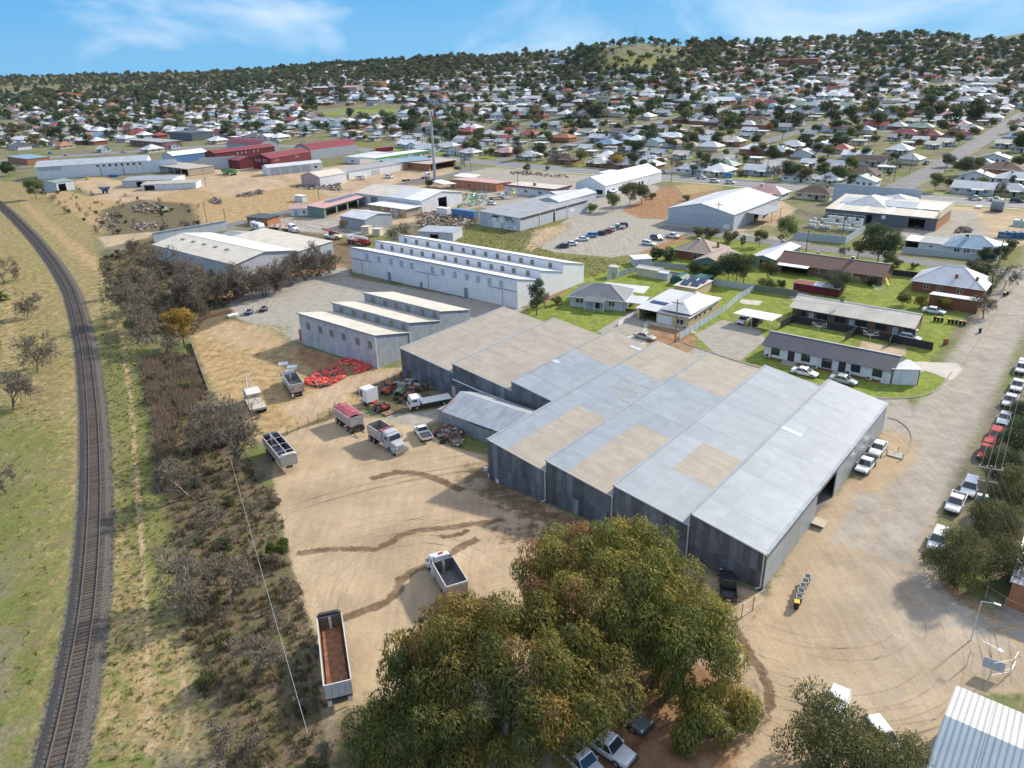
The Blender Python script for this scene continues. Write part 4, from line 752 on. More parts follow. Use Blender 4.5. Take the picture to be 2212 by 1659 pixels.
   # industrial sheds behind
B('machinery_shed','big grey gabled machinery shed with pale ridge and side awning beside red soil','shed','r2',(870,408),(1408,467),40,5.4,8.2,'gy','light','lgrey',W_=25,ov=.3,feats=[('f',x,0,6,4.6,'ddoor')for x in(3.5,9.8,16.1,22.2)]+[('r',8,0,1.5,2.2,'ddoor'),('r',20,0,4,3.2,'open'),('r',29,0,4,3.2,'open'),('f',22.6,.3,2.2,1.6,'sign')])
ms=C.objects['machinery_shed']
for k in range(4):
 for s_ in(-1,1):xa=12.5+s_*3.5;xb=12.5+s_*7.5;y=7+k*8.5;z_=lambda x:8.2-2.8*abs(x-12.5)/12.5+.08;MB().slab([(xa,y,z_(xa)),(xb,y,z_(xb)),(xb,y+.9,z_(xb)),(xa,y+.9,z_(xa))],.03).build('skylight',RF['white'],ms)
MB().slab([(25.2,10,4.6),(31.5,10,4.2),(31.5,27,4.2),(25.2,27,4.6)],.12).build('awning',RF['grey'],ms)
for y in(10.3,18.5,26.7):MB().tube((31.3,y,0),(31.3,y,4.1),.09,n=6).build('post',M('oxide_red',(.22,.05,.035),.7),ms)
B('white_hall','large white gabled hall with a row of black-framed windows near the main road','hall','r6',(1545,548),(1782,582),50,4.8,8.2,'gy','white',sh_w2,W_=15.5,ov=.2,feats=[('f',6.5,1,1.8,2.2,'bwin'),('f',12.5,1,3.4,1.9,'bwin')]+[('r',x,1.0,2.0,1.7,'bwin')for x in(2.5,6.5,12,15,18,21,26,29,32)]+[('r',5,0,9,.6,'plinth')])
B('hall_wing','white side wing with brick base on the far end of the white hall','hall','t2',(1845,1190),(2050,1150),17,4.4,4.6,'flat','white',sh_w2,W_=11,snapit=True,feats=[('f',3,1,4,1.4,'bwin')],wr=brick)
mu=B('mural_shed','grey flat-pitched shed with a painted face mural on its end wall','shed','r6',(628,850),(968,882),43,4.7,5.4,'skl','grey','lgrey',W_=19,feats=[('r',21,3.7,41,.9,'band'),('r',20.5,0,1.2,3.4,'bdoor'),('r',32,1.8,3,1.2,'sign'),('f',8.2,0,3.6,2.2,'sign'),('f',14.8,.1,5.2,1.5,'sign'),('f',7,2.3,2,1.5,'sign'),('f',10.4,2.3,2,1.5,'sign'),('f',3.2,0,1.1,2.6,'gpan'),('f',1.4,0,2.7,4.6,'ddoor')])
inkm=M('mural_black',(.045,.05,.055),.85,0,.3,3)
for k in range(46):
 s_=1 if k%2 else-1;a0=random.uniform(.15,1.25);rr0=random.uniform(2.0,4.6);cx=10.6;b=MB();pr=None
 for t in np.linspace(0,1,6):
  an=a0+t*.55;x=cx+s_*rr0*math.sin(an)*1.35;z=2.6+rr0*.50*math.cos(an*1.2)+.5;z=min(z,4.4);w_=.12*math.sin(math.pi*min(max(t,.05),.95))+.02
  if pr:b.face([(pr[0],-.018,pr[1]-pr[2]),(x,-.018,z-w_),(x,-.018,z+w_),(pr[0],-.018,pr[1]+pr[2])])
  pr=(x,z,w_)
 b.build('mural_stroke',inkm,mu)
for x in(20.5,30,38):MB().box(18.99,19.12,x-9,x-8.8,0,4.6).build('downpipe',whitep,mu)
for(x,y)in((4,8),(4,21),(4,34),(12,8),(12,21),(12,34)):MB().slab([(x,y,5.45-.7*x/19),(x+3.6,y,5.45-.7*(x+3.6)/19),(x+3.6,y+.6,5.45-.7*(x+3.6)/19),(x,y+.6,5.45-.7*x/19)],.02).build('roof_slot',M('slot_grey',(.2,.2,.2),.8),mu)
B('workshop','pale blue-roofed workshop with open carport bay behind the mural shed','workshop','r6',(1190,680),(1340,690),26,5.2,6.6,'gy','light','lgrey',z=2,W_=10)
cps=B('open_carport','wide open carport with pale blue metal roof next to the workshop','carport','r6',(1400,655),(1600,640),14,3.6,3.7,'flat','light','dgrey',z=0,W_=14,feats=[('f',7,0,13,3.2,'open'),('r',7,0,13,3.2,'open')])
tk=MB();tk.tube((0,0,0),(0,0,3.6),1.9,n=20).tube((0,0,3.6),(0,0,4.0),1.9,.5,n=20);tag(tk.build('water_tank',whitep,None,tuple(G('r6',1458,722))),'white plastic water tank at the corner of the mural shed','tank')
B('white_warehouse','long pale shed with two-tone tan and white roof and dark doorway','warehouse','r1',(1207,577),(1872,657),24,5.0,7.2,'gx','cream','white',ov=.3,feats=[('f',12,0,4.4,4.2,'rdoor'),('r',12,0,5,4.6,'open')]+[('f',3,0,5,1.4,'gpan')])
ww=C.objects['white_warehouse'];_L=float(np.linalg.norm(G('r1',1207,577)-G('r1',1872,657)))
MB().slab([(_L*.48,-.35,5.06),(_L*.76,-.35,5.06),(_L*.76,12,7.26),(_L*.48,12,7.26)],.03).build('grey_roof_section',RF['light'],ww)
MB().slab([(_L*.76,-.35,5.07),(_L+.35,-.35,5.07),(_L+.35,12,7.27),(_L*.76,12,7.27)],.03).slab([(_L*.7,12,7.27),(_L+.35,12,7.27),(_L+.35,24.3,5.07),(_L*.7,24.3,5.07)],.03).build('white_roof_section',RF['white'],ww)
pw=B('poster_building','flat white-roofed kiosk building covered with coloured posters and advertisements','building','r1',(1335,655),(1660,712),8,3.4,3.6,'flat','white','tan',ov=.7,feats=[])
_Lp=float(np.linalg.norm(G('r1',1335,655)-G('r1',1660,712)));pal=[(.55,.5,.42),(.5,.12,.08),(.65,.55,.2),(.2,.3,.45),(.7,.68,.62),(.35,.36,.38),(.45,.2,.12)]
for i in range(int(_Lp/1.15)):
 for j in range(2):
  c=random.choice(pal);MB().box(i*1.15+.1,i*1.15+random.uniform(.8,1.08),-.05,-.01,.2+j*1.5,.2+j*1.5+random.uniform(1.,1.4)).build('poster',M('poster_%d'%pal.index(c),c,.7,0,.45,4),pw)
B('grey_workshop','mid-grey shed with pale gable roof behind the bare trees','shed','r1',(1060,792),(1275,838),13,4.2,5.4,'gx','light','grey',ov=.3)
for i_,(x,y)in enumerate(((1255,858),(1360,880))):B('site_cabin',('left one of two cream site cabins beside the mid-grey shed','right one of two cream site cabins beside the mid-grey shed')[i_],'cabin','r1',(x,y),(x+95,y+5),2.6,2.5,2.6,'flat','cream','cream',W_=3.0,feats=[('f',1.5,.9,.8,.6,'gpan')],group='cream site cabins by the grey shed')
B('low_iron_shed','low pale green-grey iron shed behind the long white store','shed','r6',(40,985),(315,1000),8,3.,3.3,'skb','zinc','lgrey',W_=13,feats=[('f',6,0,3,2,'open')])
B('cream_shed','small white cottage-like shed with turquoise door','shed','r1',(580,690),(745,685),8,3.,4.2,'gx','pink','white',W_=8,feats=[('f',2.2,0,1.4,2.2,'gdoor')]+W_('f',5.4,w=1))
pk=B('open_machinery_shed','green open-fronted machinery shed with pinkish roof and solar panels','shed','r1',(748,700),(866,708),38,4.0,4.8,'skl','pink','green',W_=8,ov=.5,feats=[('r',x,0,6.6,3.3,'void')for x in(4.5,12,19.5,27,34)])
for k in range(14):MB().slab([(1.2,9+k*1.4,4.84),(4.4,9+k*1.4,4.5),(4.4,10.2+k*1.4,4.5),(1.2,10.2+k*1.4,4.84)],.04).build('solar_panel',sol,pk)
B('brick_office','small brick office with dark flat roof behind the parked motorhome','office','r1',(165,770),(355,785),7,3.0,3.1,'flat','dark','obrick',ov=.7,W_=10,feats=W_('f',5,w=2))
cr_s=shed('cream_roof_factory','wide factory with pale cream roof behind the leafless trees','factory',XY(110.2,-239),XY(110.2,-192.5),20,5.0,6.7,'gx',RF['cream'],'lgrey',ov=.4,feats=[('f',14,.1,5,3.6,'ddoor'),('f',25,4.0,9,.5,'sign')])
MB().slab([(-.4,10,6.75),(46.9,10,6.75),(46.9,20.4,5.03),(-.4,20.4,5.03)],.03).build('white_roof_section',RF['white'],cr_s);shed('factory_extension','cream-roofed extension at the back right of the wide factory','factory',XY(130.6,-228),XY(130.6,-191),13,4.8,5.4,'skb','cream','lgrey')
for k in range(5):MB().slab([(6+k*6.4,6,6.26),(8+k*6.4,6,6.26),(8+k*6.4,6.8,6.39),(6+k*6.4,6.8,6.39)],.02).build('roof_vent',M('slot_grey'),cr_s)
B('boundary_wall','tall pale boundary wall along the left edge of the cream-roofed factory','wall','t1',(1000,1568),(1472,1484),.3,3.5,3.6,'flat','zinc','lgrey',snapit=False)
B('grey_roof_store','grey-roofed store tucked behind the cream-roofed factory','store','t1',(1370,1548),(1500,1568),14,3.4,4.8,'gx','grey','lgrey',z=3,W_=14)
B('gabled_works','pinkish-white gabled works building fronting the straw paddock','works','r1',(682,384),(882,420),17,4.6,6.6,'gy','cream','pink',W_=15.5,ov=.2,wr=sh_w2)
B('long_works','long low white works range with grey roof and roller doors','works','r1',(860,345),(1052,362),52,4.0,5.4,'gy','grey','white',W_=12,feats=[('r',7,0,5,3,'rdoor'),('r',28,0,6,2.8,'ddoor')])
B('iron_store','grey-white gabled store with tall sliding doors near the maroon sheds','store','r1',(312,292),(412,326),32,4.4,5.6,'gy','light','white',W_=9,feats=[('r',x,0,5.4,3.8,'ddoor')for x in(4,10,16,22)]+[('r',28,1.6,1.6,1.2,'bwin')])
B('maroon_shed','frontmost maroon gabled shed with a row of slit windows','shed','r1',(225,237),(392,246),36,6.2,8.6,'gy','maroon','maroon',W_=14,feats=[('f',x,4.2,.5,1.6,'gpan')for x in(2.5,4,5.5,8.5,10)]+[('r',x,4.2,.5,1.2,'gpan')for x in(4,6,22,24)])
B('maroon_shed','lower maroon shed left of the frontmost one','shed','t1',(1457,1083),(1640,1095),12,5,6.4,'gx','maroon','maroon',W_=16)
B('maroon_shed','rearmost maroon shed beside the white and blue gabled building','shed','t1',(1332,1050),(1405,1063),44,6.2,7.8,'gy','maroon','maroon',W_=12,feats=[('r',x,4,.6,1.4,'gpan')for x in(16,19,22,28,31)])
B('arched_shed','nearer grey shed with maroon arched roof','shed','r1',(612,140),(782,156),38,6.0,9.4,'arch','maroon','grey',W_=18,group='sheds with maroon arched roofs',feats=[('f',8,0,4,4.5,'open')])
B('arched_shed','farther grey shed with maroon arched roof','shed','t1',(1680,1000),(1765,985),40,6.0,9.0,'arch','maroon','grey',W_=16,group='sheds with maroon arched roofs')
B('white_gabled_works','white and blue gabled works left of the maroon sheds','works','t1',(1052,1052),(1208,1063),24,5,7,'gy','white','lgrey',W_=15,wr=WL['blue'])
B('long_grain_shed','long white and grey grain shed with blue-grey roof on the far left','shed','t1',(247,1163),(965,1118),17,7.0,9.5,'gx','zinc','white',snapit=False,feats=[('f',.705*112,.1,9,4.5,'open'),('f',98,0,22,6.8,'ddoor'),('f',7,4.6,12,2.2,'ddoor')]+[('f',32+k*3.2,5.0,1.3,1.3,'bwin')for k in range(8)]+[('f',33,0,.3,4.8,'track'),('f',45,0,.3,4.8,'track')])
B('open_bay_shed','small pale shed with open bay in front of the long grain shed','shed','t1',(375,1243),(487,1225),13,4.6,5.4,'gx','green','lgrey',snapit=False,feats=[('f',3,0,4,3.6,'open')])
B('lean_to_shed','open lean-to with pale tan roof right of the long grain shed','shed','t1',(985,1106),(1292,1128),16,3.8,4.0,'flat','tan','tan',W_=42,feats=[('f',6+8*k,0,7,3.2,'open')for k in range(5)])
B('low_stores','row of low grey stores with weathered roof in the scrap yard','store','t1',(795,1212),(925,1208),18,3.4,4.2,'gx','grey','lgrey',W_=26,feats=[('f',9,0,3,2.6,'open')])
B('low_stores','low brown-roofed store with white front nearest the scrap heaps','store','t1',(917,1233),(1135,1224),9,3.0,3.4,'skb','tan','white',W_=27,feats=[('f',4,0,5,2.4,'open')])
B('brick_motel','long brown-brick building with rusty pink roof beside the tall pole','building','t2',(700,1208),(965,1237),11,3.2,3.8,'skf','pink','obrick',W_=29,feats=[('f',12,1.2,1.2,1,'bwin')]+[('f',2+3*k,0,.2,3.,'post')for k in range(9)])
mf=B('maroon_trim_office','white flat-roofed office with maroon fascia beside the cable reel','office','t2',(1052,1245),(1330,1270),12,3.4,3.5,'flat','cream','white',W_=28,ov=.5,feats=W_('f',4,12,20,w=1.8),props=[('cooler',13,6,3.6,1.6)])
MB().box(-.6,28.6,-.62,-.5,3.2,3.9).box(28.5,28.62,-.6,12.5,3.2,3.9).build('maroon_fascia',RF['maroon'],mf)
for lb,fr,qs in(('white flat carport beside the tall pole','t2',((565,1168),(660,1192),(738,1186),(640,1160))),('white flat carport roof behind the rusty-roofed building','t2',((715,1138),(845,1148),(892,1130),(770,1118)))):
 o=empty('flat_carport',lb,'carport',(*G(fr,*qs[0],2.8),0));ps=[G(fr,*p,2.8)-G(fr,*qs[0],2.8)for p in qs];MB().slab([(*p,2.85)for p in ps],.15).build('roof',RF['white'],o)
 for p in ps:MB().tube((*(p*.96),0),(*(p*.96),2.75),.07,n=4).build('post',whitep,o)
B('blue_roof_shop','brick shop with pale blue roof beside the service road','shop','r1',(1440,236),(1532,268),26,4.2,5.0,'skl','blue','obrick',W_=14,feats=[('r',5,1,2,1.4,'bwin'),('r',12,1,2,1.4,'bwin')])
B('verandah_shop','tan flat-roofed shop with deep open verandah facing the main road','shop','r1',(1690,240),(1890,262),22,3.8,3.9,'flat','tan','obrick',W_=18,feats=[('r',11,0,19,2.9,'open')],ov=1.2)
# petrol station
ps_=empty('petrol_station_canopy','white petrol station canopy with green fascia beside the main road','canopy',(*XY(0,0),0),GR)
qa=[AB(G('r1',x,y,5.4))for x,y in((1235,128),(1405,118),(1606,66),(1440,72))];a0,b0_=qa[0][0],qa[0][1]
aL,bL=46,15;ps_.location=(*XY(a0,b0_),0)
MB().box(0,bL,0,aL,5.2,5.45).build('roof',RF['white'],ps_);MB().box(bL,bL+.2,0,aL,4.9,5.9).build('fascia',M('fascia_green',(.07,.32,.12),.5),ps_);MB().box(-.1,bL,-.2,0,4.9,5.9).build('fascia',whitep,ps_)
for y in(26,34,42):
 for x in(4,11):MB().box(x-.2,x+.2,y-.2,y+.2,0,5.2).build('post',whitep,ps_);MB().box(x-.4,x+.4,y+1,y+2,0,1.7).build('fuel_pump',M('pump_green',(.06,.22,.08),.5),ps_)
B('petrol_station_shop','white petrol station shop with grey flat roof','shop','r1',(1100,180),(1235,190),24,3.8,4.4,'skb','light','white',W_=14,feats=W_('f',7,w=2))
# freestanding signs
def txt(body,size,m,par,loc,rot,name='lettering',ex=.01):
 c=bpy.data.curves.new(name,'FONT');c.body=body;c.size=size;c.align_x='CENTER';c.align_y='CENTER';c.extrude=ex;c.resolution_u=2;o=bpy.data.objects.new(name,c);C.objects.link(o)
 bpy.context.view_layer.update();me=bpy.data.meshes.new_from_object(o.evaluated_get(bpy.context.evaluated_depsgraph_get()));bpy.data.objects.remove(o);me.materials.clear();me.materials.append(m)
 o=bpy.data.objects.new(name,me);C.objects.link(o);o.parent=par;o.location=loc;o.rotation_euler=rot;return o
sg=empty('fuel_sign','green and white fuel brand sign on a post by the main road','sign',(*G('r1',1797,128),0),R(8))
MB().box(-1.2,1.2,-.15,.15,1.2,6.6).build('board',whitep,sg);b=MB()
for k in range(18):t0,t1=k*.3491,(k+.62)*.3491;b.face([(0,-.17,4.9),(1.05*math.cos(t0),-.17,4.9+1.05*math.sin(t0)),(1.05*math.cos(t1),-.17,4.9+1.05*math.sin(t1))])
b.build('sunburst',M('sign_green',(.05,.38,.08),.5),sg);b=MB();b.face([(.55*math.cos(k*.524),-.19,4.9+.55*math.sin(k*.524))for k in range(12)]);b.build('centre',M('sign_yellow',(.8,.7,.08),.5),sg)
txt('bp',.9,M('sign_green'),sg,(0,-.22,2.4),(R(90),0,0));MB().tube((0,0,0),(0,0,1.2),.12).build('post',zinc,sg)
sg=empty('price_sign','dark stacked price and shop sign beside the intersection','sign',(*G('t2',778,1078),0),R(12))
for k in range(4):MB().box(-1.1,1.1,-.12,.12,1.4+k*1.45,2.6+k*1.45).build('board',M('sign_navy',(.02,.04,.08),.5),sg);MB().box(-.8,.8,-.14,-.12,1.7+k*1.45,2.2+k*1.45).build('sign_face',whitep if k!=1 else M('sign_yellow'),sg)
for x in(-1.05,1.05):MB().box(x-.08,x+.08,-.08,.08,0,7.2).build('post',blackp,sg)
txt('DKPS',1.2,inkm,mu,(14.4,-.07,.85),(R(90),0,0))
# ---------------------------------------------------------------- vehicles (local y = forward)
def paint_m(n,c,r=.28):return M('paint_'+n,c,r,.1,.03,1,spec=.6)
PT=dict(white=paint_m('white',(.80,.81,.82)),silver=paint_m('silver',(.46,.47,.48)),black=paint_m('black',(.02,.022,.028)),grey=paint_m('grey',(.16,.17,.18)),red=paint_m('red',(.42,.03,.03)),blue=paint_m('blue',(.04,.20,.48)),maroon=paint_m('maroon',(.25,.02,.04)),dark=paint_m('dark_blue',(.035,.045,.07)),gold=paint_m('champagne',(.45,.42,.36)),lblue=paint_m('sky_blue',(.12,.33,.62)),orange=M('paint_rusty_orange',(.42,.085,.035),.7,0,.3,3,stain=((.18,.07,.04),.8,3)),olive=M('paint_faded_green',(.24,.28,.18),.75,0,.3,3,stain=((.2,.12,.08),.7,3)),rust=M('paint_rust',(.26,.09,.06),.85,0,.35,3,stain=((.35,.2,.15),.6,3)),green=paint_m('green',(.05,.30,.10)),dblue=paint_m('deep_blue',(.02,.07,.32)))
tyre=M('tyre_rubber',(.022,.021,.02),.9,0,.3,5);rim=M('rim_alloy',(.42,.42,.43),.35,.6,.1,5);lampw=M('headlamp_lens',(.75,.77,.8),.1,0,.05,3,spec=.9);lampr=M('tail_lens',(.45,.02,.015),.25,0,.05,3);plate=M('number_plate',(.7,.68,.45),.6);bump_=M('bumper_plastic',(.05,.05,.052),.6,0,.1,3);chas=M('chassis_black',(.045,.042,.04),.8,0,.3,3);alu=M('alloy_body',(.48,.47,.45),.5,.3,.12,1.5,stain=((.34,.29,.23),.6,1.2));hopin=M('hopper_inner',(.24,.23,.215),.7,.2,.2,1.5,stain=((.34,.27,.19),.7,.8))
carp=PT['white']
def wheel(par,x,y,r=.32,w=.22,name='wheel'):
 s=1 if x>0 else-1;n=14;o=MB().tube((x-s*w/2,y,r),(x+s*w/2,y,r),r,n=n).build(name,tyre,par);MB().tube((x+s*w/2,y,r),(x+s*(w/2+.015),y,r),r*.62,n=10).build('rim',rim,o);return o
def ring(y,hw,z0,z1,c=.12,top=None):
 t=hw if top is None else top
 return[(-hw+c*.5,y,z0),(hw-c*.5,y,z0),(hw,y,z0+c),(hw,y,z1-c),(t-c,y,z1),(-t+c,y,z1),(-hw,y,z1-c),(-hw,y,z0+c)]
def car(kind,name='car'):
 o=empty(name,'car','car');P=lambda rings,m,nm,par=o,sm=True:MB().loft(rings).build(nm,m,par,smooth=False,bevel=.03 if sm else 0)
 if kind in('sedan','hatch','suv','wagon'):
  L_,W2,H={'sedan':(4.85,.91,1.45),'hatch':(4.3,.88,1.48),'suv':(4.7,.93,1.72),'wagon':(4.8,.9,1.5)}[kind];h=L_/2;bl=.92 if kind!='suv' else 1.05;z0=.22 if kind!='suv' else .3;wr=.32 if kind!='suv' else .37
  P([ring(-h,W2*.86,z0+.12,bl-.12),ring(-h+.18,W2*.97,z0,bl-.02),ring(-h+1.0,W2,z0,bl),ring(h*.3,W2,z0,bl),ring(h*.62,W2*.98,z0,bl-.08),ring(h-.22,W2*.93,z0,bl-.24),ring(h,W2*.78,z0+.1,bl-.36)],carp,'body')
  yb,yr,yf,yw={'sedan':(-h+.75,-h+1.45,.35,1.15),'hatch':(-h+.12,-h+.55,.3,1.1),'suv':(-h+.10,-h+.45,.55,1.25),'wagon':(-h+.1,-h+.5,.4,1.15)}[kind];rw=W2-.2
  cab=MB().loft([[(-W2+.05,yb,bl-.03),(W2-.05,yb,bl-.03),(W2-.05,yw,bl-.06),(-W2+.05,yw,bl-.06)],[(-rw,yr,H-.06),(rw,yr,H-.06),(rw,yf,H-.06),(-rw,yf,H-.06)]]).build('window_band',glass,o)
  MB().loft([[(-rw-.03,yr-.05,H-.08),(rw+.03,yr-.05,H-.08),(rw+.03,yf+.06,H-.08),(-rw-.03,yf+.06,H-.08)],[(-rw+.08,yr+.08,H),(rw-.08,yr+.08,H),(rw-.08,yf-.08,H),(-rw+.08,yf-.08,H)]]).build('roof',carp,o)
  b=MB()
  for s in(-1,1):
   b.tube((s*(W2-.04),yb+.02,bl),(s*(rw+.0),yr,H-.05),.05,n=4).tube((s*(W2-.04),yw,bl-.03),(s*rw,yf,H-.05),.04,n=4);ym=(yr+yf)/2;b.tube((s*(W2-.045),ym,bl),(s*(rw+.01),ym,H-.05),.035,n=4)
  b.build('pillar',carp,o)
  fy,ry=h*.63,-h*.58;fz=bl-.42
 elif kind=='van':
  L_,W2,H=5.0,.95,2.1;h=2.5;bl=1.15;wr=.34;z0=.28
  P([ring(-h,W2*.96,z0,H-.1),ring(-h+.1,W2,z0,H),ring(h-1.5,W2,z0,H),ring(h-.75,W2*.97,z0,1.35),ring(h,W2*.85,z0,.95)],carp,'body',sm=True)
  MB().face([(-.8,h-1.42,H-.08),(-.86,h-.74,1.38),(.86,h-.74,1.38),(.8,h-1.42,H-.08)][::1]).face([(-.82,h-.9,1.25),(-.84,h-.8,1.25),(.84,h-.8,1.25)]).build('windscreen',glass,o)
  for s in(-1,1):MB().box(*sorted((s*(W2+.005),s*(W2-.03))),-h+.5,h-1.5,1.25,1.85).build('side_window',glass,o)
  MB().box(-.8,.8,-h-.01,-h+.04,1.25,1.85).build('rear_window',glass,o);fy,ry=1.55,-1.5;fz=.72
 else:
 # utes: dual (tub) / tray / single tray
  L_,W2,H=5.3,.92,1.78;h=2.65;bl=1.08;z0=.38;wr=.38;yb=-.45 if kind!='singletray' else .15
  P([ring(yb-.35,W2,z0,bl),ring(h*.3,W2,z0,bl),ring(h*.62,W2*.98,z0,bl-.04),ring(h-.25,W2*.93,z0,bl-.16),ring(h,W2*.8,z0+.06,bl-.3)],carp,'body')
  rw=W2-.17;yf,yw=.62,1.22
  MB().loft([[(-W2+.05,yb-.3,bl-.03),(W2-.05,yb-.3,bl-.03),(W2-.05,yw,bl-.05),(-W2+.05,yw,bl-.05)],[(-rw,yb-.1,H-.06),(rw,yb-.1,H-.06),(rw,yf,H-.06),(-rw,yf,H-.06)]]).build('window_band',glass,o)
  MB().loft([[(-rw-.03,yb-.16,H-.08),(rw+.03,yb-.16,H-.08),(rw+.03,yf+.06,H-.08),(-rw-.03,yf+.06,H-.08)],[(-rw+.07,yb-.04,H),(rw-.07,yb-.04,H),(rw-.07,yf-.07,H),(-rw+.07,yf-.07,H)]]).build('roof',carp,o)
  b=MB()
  for s in(-1,1):
   b.tube((s*(W2-.04),yb-.28,bl),(s*rw,yb-.1,H-.05),.06,n=4).tube((s*(W2-.04),yw,bl-.03),(s*rw,yf,H-.05),.04,n=4)
   if kind!='singletray':b.tube((s*(W2-.045),.1,bl),(s*(rw+.01),.1,H-.05),.035,n=4)
  b.build('pillar',carp,o)
  y1=yb-.4
  if kind=='tub' or kind=='canopy':
   t=MB().box(-W2,-W2+.09,-h,y1,.5,bl+.02).box(W2-.09,W2,-h,y1,.5,bl+.02).box(-W2+.09,W2-.09,-h,-h+.08,.5,bl).box(-W2+.09,W2-.09,y1-.06,y1,.5,bl).build('tub',carp,o);MB().box(-W2+.09,W2-.09,-h+.08,y1-.06,.52,.62).build('tub_floor',bump_,t)
   if kind=='canopy':MB().loft([[(-W2,-h,bl),(W2,-h,bl),(W2,y1,bl),(-W2,y1,bl)],[(-rw,-h+.12,H+.05),(rw,-h+.12,H+.05),(rw,y1,H+.05),(-rw,y1,H+.05)]]).build('canopy',PT['white'],o)
  else:
   t=MB().box(-.97,.97,-h-.1,y1,.78,.86).box(-.97,-.93,-h-.1,y1,.86,1.08).box(.93,.97,-h-.1,y1,.86,1.08).box(-.93,.93,-h-.1,-h-.06,.86,1.08).build('tray',alu if kind=='tray' else carp,o);MB().box(-.9,.9,-h,y1-.05,.86,.88).build('tray_floor',bump_,t);MB().box(-.95,.95,y1-.06,y1,.86,1.75).build('headboard',chas,o)if kind=='tray' else None
   MB().box(-.4,.4,-h,y1,.45,.78).build('chassis',chas,o)
  fy,ry=1.55,-1.55;fz=.8
  MB().box(-.8,.8,h-.02,h+.12,.45,.72).tube((-.6,h+.1,.7),(-.6,h+.05,1.0),.03,n=4).tube((.6,h+.1,.7),(.6,h+.05,1.0),.03,n=4).tube((-.6,h+.05,1.0),(.6,h+.05,1.0),.03,n=4).build('bull_bar',bump_,o)
 for x in(-1,1):
  for y in(fy,ry):wheel(o,x*(W2-.1),y,wr)
  MB().box(*sorted((x*(W2-.38),x*(W2-.12))),h-.3,h-.06,fz-.06,fz+.09).build('headlight',lampw,o)
  MB().box(*sorted((x*(W2-.3),x*(W2-.03))),-h-.015,-h+.1,bl-.32,bl-.12).build('tail_light',lampr,o)
  MB().box(*sorted((x*(W2+.02),x*(W2+.2))),.95 if kind!='van' else 1.3,1.08 if kind!='van' else 1.42,bl-.05,bl+.1).build('mirror',carp,o)
 MB().box(-.5,.5,h-.03,h+.02,z0+.1,z0+.3).build('grille',bump_,o);MB().box(-.25,.25,-h-.03,-h,z0+.25,z0+.38).build('number_plate',plate,o)
 return tree_of(o)
PROTO={k:car(k,n)for k,n in(('sedan','sedan_car'),('hatch','hatchback_car'),('suv','four_wheel_drive'),('wagon','station_wagon'),('van','minibus'),('tub','utility_truck'),('canopy','utility_truck'),('tray','utility_truck'),('singletray','utility_truck'))}
_used=set()
def put(kind,color,fr,c,head,label,group=None,cat=None,dz=0.):
 """head: 'n','-n','d','-d' along the town grid, or a second sight point the nose points to, or a number in degrees off the grid"""
 p=G(fr,*c)
 if isinstance(head,tuple):v=G(fr,*head)-p;a=math.atan2(v[1],v[0])-math.pi/2
 elif isinstance(head,str):a={'n':GR-math.pi/2,'-n':GR+math.pi/2,'d':GR,'-d':GR+math.pi}[head]
 else:a=GR+R(head)
 a+=random.gauss(0,.02);rec=PROTO[kind];sw={'paint_white':PT[color]}if color!='white' else None
 cat=cat or{'van':'van','tub':'ute','canopy':'ute','tray':'ute','singletray':'ute'}.get(kind,'car');z=(gz(p)+.03 if math.hypot(*p)>300 else .03)+dz
 if kind in _used:return dup(rec,(*p,z),a,label,group,cat,sw)
 _used.add(kind);o=rec[0];o.location=(*p,z);o.rotation_euler.z=a;tag(o,label,cat,group)
 if sw:
  for c_,g_ in rec[1]:_sw(c_,sw)
  for k_,gg in rec[1]:
   pass
  PROTO[kind]=(o,rec[1])
 return o
for k in PROTO:
 pass
gq='vehicles parked along the right street'
ROW=[('sedan','white','t6',(795,768),'n','silver-white sedan parked in front of the white flats',None),('suv','white','t6',(1858,1520),'-d','white four-wheel drive parked by the twin-pole transformer',gq),('tub','white','t6',(2165,860),'-d','white ute with a bull bar near the top of the parked row',gq),('canopy','white','t6',(2195,745),'-d','white canopy ute at the far top of the parked row',gq),('tray','white','t6',(1190,1375),'-d','white dual-cab ute with tray beside the warehouse right wall',None),('hatch','white','r2',(320,488),125,'white hatchback fifth in the angled car park row','cars in the angled car park row'),('wagon','white','r2',(692,620),-95,'white wagon apart from the others beside red soil',None),('van','white','t2',(1595,1290),'n','white minibus outside the white hall',None),('singletray','white','r4',(1845,868),(1790,790),'white flat-tray ute parked near the tyre heap',None)]
for k,col,fr,c,hd,lb,g_ in ROW:put(k,col,fr,c,hd,lb,g_)
for c_ in PROTO:pass
